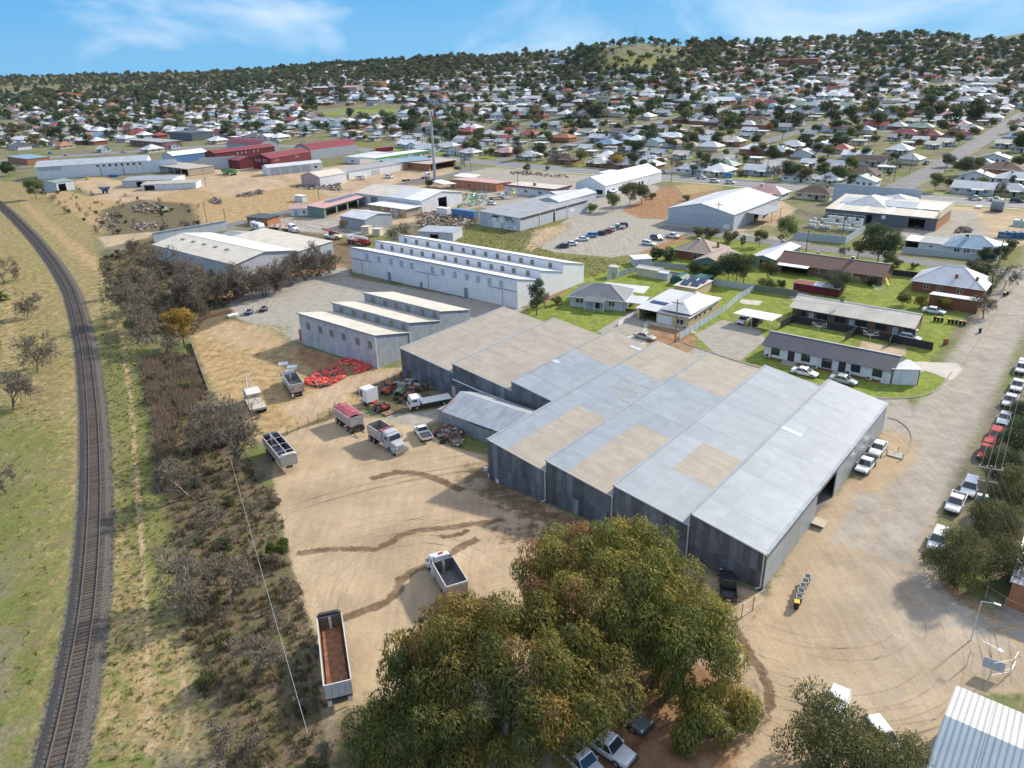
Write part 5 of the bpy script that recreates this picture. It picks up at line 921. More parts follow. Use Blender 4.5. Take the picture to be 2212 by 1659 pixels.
MORE=[('sedan','silver','t6',(1045,818),'n','silver sedan half hidden behind the warehouse roof corner',None),('sedan','gold','t5',(1955,535),'n','champagne silver sedan by the timber pole and yellow house',None),('sedan','white','r2',(1600,1362),-178,'white sedan under the white carport',None),('suv','black','r2',(1722,1375),-178,'black car under the white carport',None),('sedan','white','r3',(1345,1065),'n','white sedan between the brick garage and the row of bins',None),('hatch','white','r3',(1115,1322),'n','small white car behind the black fence of the brick flats',None),('sedan','white','t6',(1268,1262),'-d','white sedan parked on dirt behind the dual-cab ute',None),('tub','white','t6',(2118,958),'-d','white ute third from the top of the parked row',gq),('sedan','white','t6',(2085,1068),'-d','white sedan fourth from the top of the parked row',gq),('wagon','red','t6',(2022,1180),'-d','faded red wagon under the street trees',gq),('canopy','red','t6',(1965,1290),'-d','red ute with a white canopy on the right street',gq),('tub','white','t6',(1765,1622),'-d','white ute parked just below the transformer pole',gq),('suv','white','t9',(1655,210),'-d','white vehicle at the bottom of the parked row under a drooping tree',gq),('tray','grey','t8',(1825,1330),(1920,1400),'grey dual-cab ute with a dark tray under the large gum tree',None),('tub','white','t8',(1705,1545),(1790,1600),'white ute with bonnet scoop below the large gum tree',None),('singletray','white','t8',(1535,1640),(1600,1700),'white ute cut by the bottom edge under the gum tree',None),('tub','black','t9',(296,505),(292,400),'dark ute parked at the front corner of the warehouse',None),('canopy','white','t9',(975,1340),(940,1420),'white ute with roof rack hidden behind the small bottom tree',None),('hatch','white','t9',(1290,1480),(1350,1560),'white car almost hidden behind the small bottom tree',None),('suv','grey','r2',(770,572),-95,'grey four-wheel drive beside the white ute at the car park edge',None),('tub','white','r2',(920,552),-95,'white ute parked next to a grey four-wheel drive',None),('suv','black','r2',(1755,350),-80,'black wagon under the awning of the machinery shed',None),('van','white','t2',(1752,1262),'d','white van along the window side of the white hall',None),('tub','white','t2',(1465,1328),'d','white ute inside the open carport',None),('van','white','t2',(303,1150),'n','white minibus beside the brick shop yard',None),('hatch','black','t2',(745,1095),'n','dark four-wheel drive by the price sign verge',None),('wagon','white','r1',(600,1135),'n','white car half hidden by leafless trees near the cream roof',None),('hatch','white','t2',(965,1322),'n','white cab showing behind the mural shed roof',None)]
g2='cars in the angled car park row'
for(x,y,col,k,lb)in((1420,1062,'dark','hatch','dark car at the left end of the car park row'),(1495,1040,'white','sedan','white sedan second from the left in the car park'),(1605,995,'white','sedan','white sedan left of the bright blue car'),(1690,960,'lblue','suv','bright blue car in the car park row'),(1782,940,'black','hatch','black car right of the bright blue one'),(1840,922,'red','hatch','red car in the car park row'),(1905,890,'grey','hatch','dark grey hatchback behind the white one in the row'),(1950,880,'white','tub','white ute near the right end of the car park row'),(1985,868,'black','suv','black four-wheel drive at the right end of the car park row')):
 MORE.append((k,col,'r6',(x,y),125 if k!='hatch' else 122,lb,g2))
g3='traffic and parked cars on the main road'
for(fr,x,y,col,k,hd,lb)in(('t3',130,1155,'white','tray','n','white ute leftmost on the main road above the white hall'),('t3',215,1178,'white','suv','n','white wagon behind the first ute on the main road'),('t3',317,1186,'white','suv','n','white four-wheel drive driving below the blue van'),('t3',300,1146,'lblue','van','-n','sky-blue and white van parked on the main road'),('t3',400,1142,'dark','tub','-n','dark blue ute parked right of the blue van'),('t3',870,1148,'silver','sedan','n','silver sedan on the grass verge beneath a tree'),('t3',1895,1292,'white','tray','n','white tray ute above the storage yard'),('t3',2030,1300,'white','tub','n','white ute second above the storage yard'),('t3',2165,1308,'black','suv','n','black four-wheel drive at the right edge of the main road'),('t3',1580,1062,'black','suv','-d','dark car parked halfway up the wide side street'),('t3',1842,1085,'white','wagon','n','white wagon in a driveway beside the wide side street'),('t3',1988,1212,'white','suv','-d','white car in front of a carport near the right edge'),('t2',2070,1118,'silver','suv','n','silver car on the main road at the white hall corner'),('t2',480,1002,'white','suv','n','white car near the fuel sign'),('t2',575,1018,'white','sedan','n','white sedan beside the tall pole on the main road'),('t2',675,1012,'dark','suv','n','dark four-wheel drive right of the tall pole'),('t2',805,1035,'silver','tub','-n','silver ute behind the price sign'),('t2',700,1066,'silver','suv','n','silver car turning near the price sign'),('t2',22,960,'silver','sedan','n','silver car left of the red semi-trailer'),('t2',72,970,'dark','sedan','n','dark car just left of the red semi-trailer'),('t2',10,985,'white','hatch','-n','white car at the left group near the arched sheds'),('t1',430,1008,'silver','sedan','n','silver car above the long grain shed'),('t1',325,995,'blue','hatch','n','blue car above the long grain shed'),('t1',800,985,'silver','tub','n','silver ute above the right end of the long grain shed'),('t1',2020,935,'silver','sedan','n','silver car behind the arched sheds'),('t1',1800,920,'white','van','n','white van on the main road behind the arched sheds')):
 MORE.append((k,col,fr,(x,y),hd,lb,g3))
for k,col,fr,c,hd,lb,g_ in MORE:put(k,col,fr,c,hd,lb,g_)
# ---------------------------------------------------------------- trucks and trailers
def twheel(par,x,y,r=.5,w=.5):return wheel(par,x,y,r,w)
def hopper(o,y0,y1,z0,z1,hw=1.22,flare=.05,wall=alu,inner=hopin,rounded=False,floor=None,ribs=True,fz=.35):
 t=.07;A=MB()
 for s in(-1,1):A.hexa([(s*hw,y0,z0),(s*hw,y1,z0),(s*(hw-t),y1,z0),(s*(hw-t),y0,z0)],[(s*(hw+flare),y0,z1),(s*(hw+flare),y1,z1),(s*(hw+flare-t),y1,z1),(s*(hw+flare-t),y0,z1)])
 A.box(-hw,hw,y0,y0+t,z0,z1).box(-hw,hw,y1-t,y1,z0,z1).box(-hw,hw,y0,y1,z0-.1,z0+.05);h=A.build('hopper',wall,o)
 B_=MB()
 for s in(-1,1):B_.face([(s*(hw-t-.01),y0+t+.01,z0+.1),(s*(hw-t-.01),y1-t-.01,z0+.1),(s*(hw+flare-t-.01),y1-t-.01,z1-.03),(s*(hw+flare-t-.01),y0+t+.01,z1-.03)])
 B_.face([(-hw+t,y0+t+.01,z0+.08),(hw-t,y0+t+.01,z0+.08),(hw-t,y0+t+.01,z1-.03),(-hw+t,y0+t+.01,z1-.03)]).face([(-hw+t,y1-t-.01,z0+.08),(hw-t,y1-t-.01,z0+.08),(hw-t,y1-t-.01,z1-.03),(-hw+t,y1-t-.01,z1-.03)])
 B_.face([(-hw+t,y0+t,z0+.08),(hw-t,y0+t,z0+.08),(hw-t,y1-t,z0+.08),(-hw+t,y1-t,z0+.08)]);B_.build('hopper_lining',inner,h)
 for s in(-1,1):MB().box(s*(hw+flare)-.05,s*(hw+flare)+.05,y0,y1,z1-.02,z1+.06).build('top_rail',M('rail_alloy',(.66,.65,.62),.5,.3,.1,2),h)
 MB().box(-hw-flare,hw+flare,y0-.03,y0+.09,z1-.02,z1+.06).build('top_rail',M('rail_alloy'),h)
 if floor:MB().loft([[(-hw+.1,y0+.2,z0+.1),(hw-.1,y0+.2,z0+.1),(hw-.1,y1-.2,z0+.1),(-hw+.1,y1-.2,z0+.1)],[(-hw+.2,y0+.6,z0+fz),(hw-.2,y0+.5,z0+fz),(hw-.4,y1-1,z0+fz*.7),(-hw+.3,y1-.8,z0+fz*.8)]]).build('load',floor,h)
 MB().tube((0,y1-.25,z0+.1),(0,y1-.12,z1-.1),.16,n=8).build('hoist_cover',wall,h)
 return h
def tail(o,y,z,hw=1.2):
 MB().box(-hw,hw,y-.02,y+.06,z-.12,z).build('tail_bar',chas,o)
 for s in(-1,1):
  MB().box(*sorted((s*(hw-.32),s*(hw-.02))),y-.05,y-.02,z-.1,z+.12).build('tail_light',lampr,o);MB().box(*sorted((s*(hw-.45),s*(hw-.05))),y+.1,y+.14,.35,z-.12).build('mud_flap',whitep,o)
def bonnet_cab(o,y,col,sleeper=.8):
 m=PT[col];P=lambda r,nm,mm=m:MB().loft(r).build(nm,mm,o,bevel=.05)
 c=P([ring(y-sleeper,1.15,1.0,2.9,.15),ring(y+.9,1.15,1.0,2.9,.15),ring(y+1.25,1.1,1.0,2.05,.1)],'cab');P([ring(y+1.2,1.0,1.0,2.0,.12),ring(y+2.6,.85,.95,1.75,.12),ring(y+2.75,.8,1.0,1.6,.1)],'bonnet')
 P([ring(y-sleeper,1.1,2.85,3.3,.15,.9),ring(y+.4,1.0,2.85,3.1,.1,.8)],'roof_fairing')
 MB().face([(-.98,y+.98,2.78),(-1.03,y+1.27,2.08),(1.03,y+1.27,2.08),(.98,y+.98,2.78)]).build('windscreen',glass,c)
 for s in(-1,1):
  MB().box(*sorted((s*1.155,s*1.12)),y-.1,y+.85,2.0,2.65).build('side_window',glass,c);P([ring(y+1.6,.0+.3,.55,1.25,.1),ring(y+2.6,.3,.55,1.2,.1)],'guard').location=(s*.95,0,0)
  MB().tube((s*1.05,y-sleeper-.12,.9),(s*1.05,y-sleeper-.12,3.5),.09,n=8).build('exhaust_stack',rim,o);MB().box(*sorted((s*1.25,s*1.5)),y+.95,y+1.0,1.95,2.5).build('mirror',rim,o)
  MB().box(*sorted((s*.55,s*.85)),y+2.66,y+2.78,1.15,1.35).build('headlight',lampw,o);twheel(o,s*1.0,y+2.05,.5,.3);MB().tube((s*1.05,y-.6,.75),(s*1.05,y+.7,.75),.3,n=10).build('fuel_tank',rim,o)
 MB().box(-.45,.45,y+2.72,y+2.8,1.0,1.65).build('grille',rim,o);MB().box(-1.15,1.15,y+2.8,y+3.0,.45,.95).build('bumper',rim,o);MB().box(-.45,.45,-1,y+2.6,.7,1.0).build('chassis_front',chas,o)
def flat_cab(o,y,col,h=2.6,sl=0):
 m=PT[col];c=MB().loft([ring(y-sl,1.15,.85,h,.12),ring(y+1.5,1.15,.85,h,.12),ring(y+1.72,1.1,.85,1.75,.12)]).build('cab',m,o,bevel=.05)
 MB().face([(-1.0,y+1.53,h-.15),(-1.05,y+1.73,1.72),(1.05,y+1.73,1.72),(1.0,y+1.53,h-.15)]).build('windscreen',glass,c);MB().box(-.9,.9,y+1.68,y+1.75,.95,1.45).build('grille',bump_,c)
 for s in(-1,1):MB().box(*sorted((s*1.155,s*1.12)),y+.5,y+1.35,1.7,h-.3).build('side_window',glass,c);twheel(o,s*1.0,y+.6,.48,.3);MB().box(*sorted((s*1.2,s*1.4)),y+1.6,y+1.65,1.8,2.3).build('mirror',bump_,o);MB().box(*sorted((s*.7,s*1.0)),y+1.7,y+1.78,.9,1.1).build('headlight',lampw,o)
 MB().box(-1.15,1.15,y+1.7,y+1.9,.45,.85).build('bumper',m,o)
def T(name,label,cat,fr,rear,nose,L_):
 """root at the ground between rear and nose; local y runs rear to nose, 0 at the middle"""
 a,b_=G(fr,*rear),G(fr,*nose);v=b_-a;c=(a+b_)/2;return empty(name,label,cat,(*c,.02),math.atan2(v[1],v[0])-math.pi/2)
def tandem(o,ys,r=.5,w=.55):
 for y in ys:
  for s in(-1,1):twheel(o,s*.95,y,r,w)
tarp=M('tarp_maroon',(.30,.06,.08),.6,0,.3,1.5,bump=.05,stain=((.5,.3,.3),.5,1.2))
o=T('tipper_truck','silver bonneted tipper truck with rolled maroon tarp on the dirt yard','truck','r4',(1385,880),(1660,1055),8);bonnet_cab(o,.9,'silver',.6);hopper(o,-4.3,.1,1.25,2.85);MB().box(-.45,.45,-4.2,1,.7,1.1).build('chassis',chas,o);tandem(o,(-2.6,-3.8));tail(o,-4.3,1.2)
MB().loft([[(-1.25+.3*k,-.9+.12*math.sin(k*2),2.9),(-1.25+.3*k,.1,2.9),(-1.25+.3*k,.1,3.05+.1*math.sin(k)),(-1.25+.3*k,-.7,3.1+.1*math.cos(k*1.7))]for k in range(9)]).build('rolled_tarp',tarp,o)
o=T('dog_trailer','grey dog trailer covered with a maroon tarp behind the silver tipper','trailer','r4',(1030,690),(1255,850),6.5);h=hopper(o,-3.0,2.9,1.3,2.85);b=MB()
for k in range(12):
 y=-3.0+5.9*k/11;b.v+=[(-1.3,y,2.9),(-.7,y,3.05+.07*math.sin(k*2.1)),(0,y,3.16+.06*math.cos(k*1.7)),(.7,y,3.05+.07*math.cos(k*2.9)),(1.3,y,2.9)]
 if k:i=(k-1)*5;[b.f.append((i+j,i+j+1,i+j+6,i+j+5))or b.m.append(0)for j in range(4)]
b.build('tarp',tarp,h);MB().box(-.45,.45,-3,3,.8,1.25).build('chassis',chas,o);tandem(o,(-2.3,-1.1,1.6,2.7));MB().tube((-.4,3,.8),(0,5.2,.7),.08,n=5).tube((.4,3,.8),(0,5.2,.7),.08,n=5).build('drawbar',chas,o)
blk=M('hopper_black_poly',(.045,.05,.06),.22,0,.5,1.2,stain=((.30,.33,.36),.8,1.0))
o=T('tipping_trailer','pale tipping semi-trailer with shiny black lining and centre pole','trailer','r4',(595,1235),(390,985),9);h=hopper(o,-4.4,4.4,1.35,2.9,wall=M('trailer_cream',(.52,.47,.42),.6,0,.15,1.2,stain=((.35,.28,.22),.6,1.2)),inner=blk);MB().tube((0,-4.4,3.0),(0,4.4,3.05),.05,n=6).build('cover_pole',whitep,h)
for y in(-2.4,0,2.4):MB().tube((-1.28,y,2.95),(1.28,y,2.95),.03,n=5).build('cross_bow',whitep,h)
MB().loft([[(-1.27,4.35,2.9),(1.27,4.35,2.9),(.8,4.35,3.2),(-.8,4.35,3.2)],[(-1.27,4.45,2.9),(1.27,4.45,2.9),(.8,4.45,3.2),(-.8,4.45,3.2)]]).build('curved_bulkhead',M('trailer_cream'),h);MB().loft([[(-1.27,-4.5,2.9),(1.27,-4.5,2.9),(.8,-4.5,3.2),(-.8,-4.5,3.2)],[(-1.27,-3.8,2.95),(1.27,-3.8,2.95),(.8,-3.8,3.15),(-.8,-3.8,3.15)]]).build('curved_tailgate',M('trailer_cream'),h)
tandem(o,(1.0,2.2,3.4));MB().box(-.45,.45,-4.2,4.3,.8,1.25).build('chassis',chas,o)
o=T('tipper_truck','white tipper truck with long empty alloy body next to the red bag heap','truck','r4',(700,575),(505,265),9.5);bonnet_cab(o,1.6,'white',.3);hopper(o,-4.8,1.1,1.25,2.75,floor=None);tandem(o,(-3.6,-2.4));tail(o,-4.8,1.2)
for s in(-1,1):MB().box(s*.8-.22,s*.8+.22,-4.87,-4.8,1.7,2.15).build('reflector_panel',M('orange_lens',(.75,.17,.04),.4),o)
MB().box(-.45,.45,-4.5,1.6,.7,1.2).build('chassis',chas,o)
o=T('tow_truck','old white cherry-picker-like truck with ribbed canopy and yellow frame','truck','r4',(305,720),(165,440),7.5);MB().box(-1.15,1.15,-3.6,.8,.75,1.05).build('tray',M('grubby_white',(.52,.49,.43),.8,0,.2,2,stain=((.25,.15,.1),.8,2)),o)
MB().box(-.45,.45,-3.4,3.2,.45,.75).build('chassis',chas,o);h=MB().box(-1.05,1.05,-1.6,.9,2.5,2.6).build('canopy_roof',M('ribbed_white',(.66,.64,.58),.7,0,.1,2,rib=('X',.24,.05)),o);MB().box(-1,-.4,-1.6,-1.5,1.9,2.45).box(.4,1,-1.6,-1.5,1.9,2.45).build('yellow_panel',M('faded_yellow',(.60,.50,.22),.7),o)
b=MB()
for s in(-1,1):b.tube((s*.98,-1.55,1),(s*.98,-1.55,2.5),.06).tube((s*.98,.8,1),(s*.98,.8,2.5),.06).tube((s*.6,.8,2.2),(0,3.9,3.9),.08).tube((s*.5,-1.55,1.05),(-s*.5,-1.55,2.4),.04)
b.build('frame',M('grubby_white'),o);MB().loft([ring(.9,1.05,.8,2.2,.12),ring(2.4,1.05,.8,2.2,.12),ring(2.7,1.0,.8,1.5,.12)]).build('cab',M('grubby_white'),o,bevel=.05);MB().face([(-.9,2.43,2.1),(-.95,2.68,1.52),(.95,2.68,1.52),(.9,2.43,2.1)]).build('windscreen',glass,o);tandem(o,(-2.6,),.45);tandem(o,(1.9,),.45,.3);o.scale=(1.2,1.2,1.2)
o=T('prime_mover','white high-roofed prime mover with bare red chassis among old wrecks','truck','r4',(1520,650),(1250,520),6.5);flat_cab(o,1.2,'white',3.3,.6);MB().box(-.4,.4,-3.4,1.4,.7,1.0).build('chassis',M('chassis_red',(.30,.03,.03),.6,0,.3,3),o);tandem(o,(-1.4,-2.6));MB().tube((0,-1.9,1.05),(0,-1.9,1.2),.55,n=12).build('turntable',chas,o)
MB().box(-1.2,1.2,.35,.45,1.0,3.5).build('rear_fairing',PT['white'],o);MB().box(-1.1,.9,-4.9,-3.5,.15,.22).build('loose_ramp',M('rust_brown',(.22,.14,.09),.8,0,.3,1),o)
o=T('flatbed_truck','white cab-over flatbed truck parked on blue gravel','truck','r4',(2050,545),(1760,600),7.5);flat_cab(o,1.9,'white',2.4);MB().box(-1.2,1.2,-3.9,1.6,1.1,1.22).build('flat_tray',M('tray_white',(.66,.66,.64),.6,0,.1,2),o);b=MB().box(-1.1,1.1,1.55,1.6,1.2,1.3)
for x in(-1.1,-.4,.4,1.05):b.box(x,x+.06,1.54,1.6,1.2,2.2)
b.box(-1.1,1.1,1.54,1.6,2.15,2.25).build('headboard_rails',whitep,o);MB().box(-.45,.45,-3.7,2,.7,1.1).build('chassis',chas,o);tandem(o,(-2.4,),.48)
o=T('tipper_truck','white tipper truck with tan tailgate at the edge of the large gum tree','truck','t8',(745,590),(600,340),8);bonnet_cab(o,1.2,'white',.3);hopper(o,-4.2,.7,1.2,2.85,inner=M('hopper_dark',(.14,.145,.15),.6,.2,.2,2));MB().box(-1.22,1.22,-4.3,-4.24,1.25,2.8).build('tailgate',M('tailgate_tan',(.42,.33,.25),.7,0,.15,2),o);tandem(o,(-3.4,-2.2));MB().box(-.45,.45,-4,1.4,.7,1.1).build('chassis',chas,o)
for k in range(3):MB().box(-.3,.3,1.3+.1*k,1.38+.1*k,3.25,3.32).build('clearance_light',lampr,o)
for s in(-1,1):MB().tube((s*1.28,2.3,2.2),(s*1.55,2.4,2.2),.03).box(*sorted((s*1.5,s*1.62)),2.35,2.42,1.9,2.5).build('mirror',whitep,o)
o=T('end_tipper_trailer','long white end-tipper trailer holding brown soil at the bottom of the yard','trailer','D',(738,1535),(718,1372),9.4);soil=M('soil_load',(.24,.11,.06),.95,0,.35,2.5,bump=.08);hopper(o,-4.9,4.9,1.35,3.0,wall=M('trailer_white',(.64,.63,.60),.6,0,.1,1.5),inner=M('hopper_rusty',(.20,.13,.09),.8,0,.3,2),floor=soil,fz=.5)
MB().loft([[(-1.27,4.85,3.0),(1.27,4.85,3.0),(.9,4.85,3.35),(-.9,4.85,3.35)],[(-1.27,5.2,3.0),(1.27,5.2,3.0),(.9,5.2,3.35),(-.9,5.2,3.35)]]).build('black_bulkhead',bump_,o);tandem(o,(-3.6,-2.4,-1.2));tail(o,-4.95,1.3);MB().box(-.45,.45,-4.5,4.6,.8,1.25).build('chassis',chas,o)
for k in range(4):MB().box(-1.24+.62*k+.03,-1.24+.62*(k+1)-.03,-4.99,-4.93,1.45,2.9).build('tailgate_panel',M('trailer_white'),o)
# old wrecks by the warehouse wall
def wreck(label,fr,rear,nose,col):
 o=T('old_truck',label,'old truck',fr,rear,nose,4.6);m=PT[col];MB().loft([ring(-.3,.85,.6,1.85,.25,.7),ring(.7,.85,.6,1.85,.25,.7),ring(.95,.82,.6,1.25,.12)]).build('cab',m,o,bevel=.05);MB().loft([ring(.9,.62,.6,1.25,.15),ring(2.1,.55,.55,1.15,.2),ring(2.25,.5,.6,1.0,.12)]).build('bonnet',m,o,bevel=.05)
 for s in(-1,1):MB().loft([ring(1.1,.24,.55,.85,.1),ring(2.15,.2,.5,.8,.1)]).build('guard',m,o).location=(s*.72,0,0);wheel(o,s*.75,1.6,.4,.22);wheel(o,s*.75,-1.5,.4,.3);MB().box(*sorted((s*.86,s*.84)),0,.6,1.3,1.7).build('side_window',glass,o)
 MB().face([(-.68,.74,1.78),(-.75,.93,1.3),(.75,.93,1.3),(.68,.74,1.78)]).build('windscreen',glass,o);MB().box(-.4,-.3,-2.6,1,.5,.65).box(.3,.4,-2.6,1,.5,.65).build('chassis',chas,o);MB().box(-.45,.45,2.2,2.27,.65,1.0).build('grille',bump_,o)
wreck('orange-red vintage pickup wreck nearest the rusty drums','r4',(1590,395),(1470,470),'orange');wreck('faded green vintage truck wreck between the two red ones','r4',(1700,400),(1610,480),'olive');wreck('red-brown vintage truck wreck beside the white flatbed','r4',(1790,420),(1690,535),'rust')
# vehicles of the far yards
o=T('semi_trailer_truck','white bonneted semi with flatbed load of red and white crane parts','truck','r1',(375,815),(660,855),15);bonnet_cab(o,4.3,'white',.6);MB().box(-1.2,1.2,-7.6,2.6,1.2,1.4).build('flat_deck',M('deck_pinkish',(.52,.38,.33),.8,0,.2,2),o);tandem(o,(-6.8,-5.7,-4.6,1.0,2.2))
for k in range(6):MB().tube((random.uniform(-.8,.3),-7+1.5*k,1.6),(random.uniform(-.3,.8),-5.8+1.5*k,random.uniform(1.6,2.3)),.22,n=6).build('crane_part',PT['red']if k%2 else whitep,o)
o=T('motorhome','white motorhome parked beside the brick office','motorhome','r1',(205,810),(325,850),8);c=MB().loft([ring(-3.9,1.2,.5,3.1,.2),ring(3.2,1.2,.5,3.1,.2),ring(3.9,1.15,.5,1.9,.2)]).build('body',PT['white'],o,bevel=.06);MB().face([(-1.0,3.28,2.95),(-1.05,3.93,1.75),(1.05,3.93,1.75),(1.0,3.28,2.95)]).build('windscreen',glass,c);MB().box(1.19,1.215,-1,.6,1.7,2.5).box(1.19,1.215,1.8,3.1,1.7,2.5).box(-1.0,-.2,-2,-1,3.1,3.35).build('window',glass,c);tandem(o,(-2.3,2.6),.42,.3)
for s in(-1,1):MB().box(*sorted((s*1.2,s*1.21)),-3.6,3.2,.9,1.05).build('stripe',bump_,c)
o=T('mobile_crane','white and red mobile crane with long lowered jib','crane','r1',(1085,915),(880,905),8);MB().loft([ring(-3.2,1.2,.7,1.5,.1),ring(3.2,1.2,.7,1.5,.1)]).build('body',M('crane_cream',(.68,.66,.55),.6),o,bevel=.05);MB().box(-.9,.2,-.6,1,1.5,2.6).build('cab',glass,o);MB().tube((.4,-2.4,1.9),(.3,4.2,3.4),.35,.3,n=4).build('jib',PT['red'],o);MB().tube((.3,3.6,3.25),(.2,10,4.4),.26,.2,n=4).build('jib_extension',whitep,o);tandem(o,(-2.2,2.2),.65,.5)
o=T('mobile_crane','white crane truck with folded boom behind the long white store','crane','r1',(1370,985),(1100,935),11);MB().box(-1.2,1.2,-5,5,.8,1.4).build('chassis',PT['maroon'],o);MB().tube((0,-4.5,2.4),(.1,5.4,2.6),.45,.35,n=4).build('boom',PT['white'],o);MB().box(-1.1,1.1,3.4,5.2,1.4,2.6).build('cab',PT['white'],o);MB().box(-1.2,1.2,-4,-1,1.4,2.2).build('superstructure',PT['red'],o);tandem(o,(-4,-2.8,2.6,4.2))
o=T('tipping_trailer','bright green tipping trailer in the industrial yard','trailer','t1',(1550,1138),(1420,1122),11);hopper(o,-6,6,1.4,3.3,wall=PT['green'],inner=M('green_dull',(.05,.16,.06),.7));tandem(o,(-4.6,-3.4,3.2,4.4));
o=T('grain_bin_trailer','blue chaser bin on wheels in the scrap yard','trailer','t1',(715,1255),(648,1245),7);MB().loft([[(-.5,-1.5,1),(.5,-1.5,1),(.5,1.5,1),(-.5,1.5,1)],[(-1.8,-3.2,3.3),(1.8,-3.2,3.3),(1.8,3.2,3.3),(-1.8,3.2,3.3)]]).build('bin',PT['dblue'],o);MB().face([(-1.6,-3,3.31),(1.6,-3,3.31),(1.6,3,3.31),(-1.6,3,3.31)]).build('load',hopin,o);tandem(o,(0,),.7,.5);MB().tube((0,1.5,.8),(0,4.4,.7),.1).build('drawbar',PT['dblue'],o)
o=T('excavator','small lime and white excavator working at the scrap heap','excavator','t1',(1085,1368),(1035,1375),5);lime=M('paint_lime',(.42,.60,.30),.5)
for s in(-1,1):MB().loft([[(s*.9-.25,-1.6,0.1),(s*.9+.25,-1.6,.1),(s*.9+.25,-1.6,.7),(s*.9-.25,-1.6,.7)],[(s*.9-.25,1.6,.1),(s*.9+.25,1.6,.1),(s*.9+.25,1.6,.7),(s*.9-.25,1.6,.7)]]).build('track',tyre,o)
MB().box(-1.1,1.1,-1.6,1,.8,1.7).build('house',lime,o);MB().box(-1.0,0,-.2,1.2,1.7,2.9).build('cab',glass,o);MB().tube((.3,1,1.4),(.3,3,3.6),.2,n=4).tube((.3,3,3.6),(.3,4.6,1.8),.16,n=4).build('arm',lime,o);MB().box(0,.6,4.3,5,.4,1.5).build('bucket',chas,o)
o=T('forklift','yellow forklift in front of the long grain shed','forklift','t1',(575,1165),(560,1160),3);ye=M('paint_yellow',(.62,.42,.06),.5);MB().box(-.6,.6,-1.2,1,.3,1.2).build('body',ye,o);MB().box(-.55,.55,-.7,.4,2.1,2.2).tube((-.5,-.6,1.2),(-.5,-.6,2.1),.05).tube((.5,-.6,1.2),(.5,-.6,2.1),.05).build('overhead_guard',ye,o);MB().box(-.4,-.3,1,1.12,.1,3).box(.3,.4,1,1.12,.1,3).build('mast',chas,o);tandem(o,(-.7,.7),.3,.2)
o=T('semi_trailer_truck','parked semi with low drop-deck trailer and white cab on the service road','truck','t2',(400,1172),(560,1150),16);flat_cab(o,6.0,'white',3.0,.4);MB().box(-1.2,1.2,-8.5,5,1.0,1.2).build('deck',M('deck_pinkish'),o);tandem(o,(-7.6,-6.5,-5.4,4,5.1));
o=T('curtain_side_semi','maroon and yellow curtain-sided semi-trailer on the main road','truck','t2',(318,975),(192,990),16);MB().box(-1.25,1.25,-8,5.2,1.2,4.2).build('curtain_body',PT['maroon'],o);MB().box(-1.2,1.2,5.25,5.3,1.2,4.1).build('front_board',M('sign_yellow',(.8,.7,.08),.5),o);flat_cab(o,5.9,'red',3.0);tandem(o,(-7,-5.8,-4.6,4,5.2))
o=T('flatbed_truck','white truck with tan tray next to the yellow cable reel','truck','t2',(960,1290),(1035,1285),8);flat_cab(o,1.9,'white',2.5);MB().box(-1.2,1.2,-3.9,1.5,1.1,1.3).build('tray',M('tray_tan',(.45,.32,.22),.8,0,.2,3),o);tandem(o,(-2.5,));MB().box(-.45,.45,-3.7,2,.7,1.1).build('chassis',chas,o)
o=empty('cable_reel','large yellow spoked cable reel standing in the steel yard','cable reel',(*G('t2',1105,1280),0),GR)
for y in(-.8,.8):
 b=MB();n=20
 for k in range(n):a0,a1=6.283*k/n,6.283*(k+1)/n;b.tube((2*math.cos(a0),y,2.1+2*math.sin(a0)),(2*math.cos(a1),y,2.1+2*math.sin(a1)),.12,n=4)
 for k in range(8):a0=6.283*k/8;b.tube((0,y,2.1),(2*math.cos(a0),y,2.1+2*math.sin(a0)),.09,n=4)
 b.build('flange',M('reel_yellow',(.70,.62,.32),.7),o)
MB().tube((0,-.8,2.1),(0,.8,2.1),.5,n=12).build('drum',M('reel_yellow'),o)
for lb,x,y in(('white caravan by the works roller doors',120,1165),):
 o=T('caravan',lb,'caravan','t2',(85,1162),(155,1160),6);MB().loft([ring(-2.8,1.1,.5,2.4,.25),ring(2.6,1.1,.5,2.5,.35)]).build('body',PT['white'],o,bevel=.05);MB().box(1.09,1.12,-1.5,.5,1.4,1.9).build('window',glass,o);tandem(o,(0,),.33,.2)
o=B('white_box','white box container alone on the straw paddock','container','r1',(615,545),(700,557),2.6,2.6,2.7,'flat','white','white',W_=6)
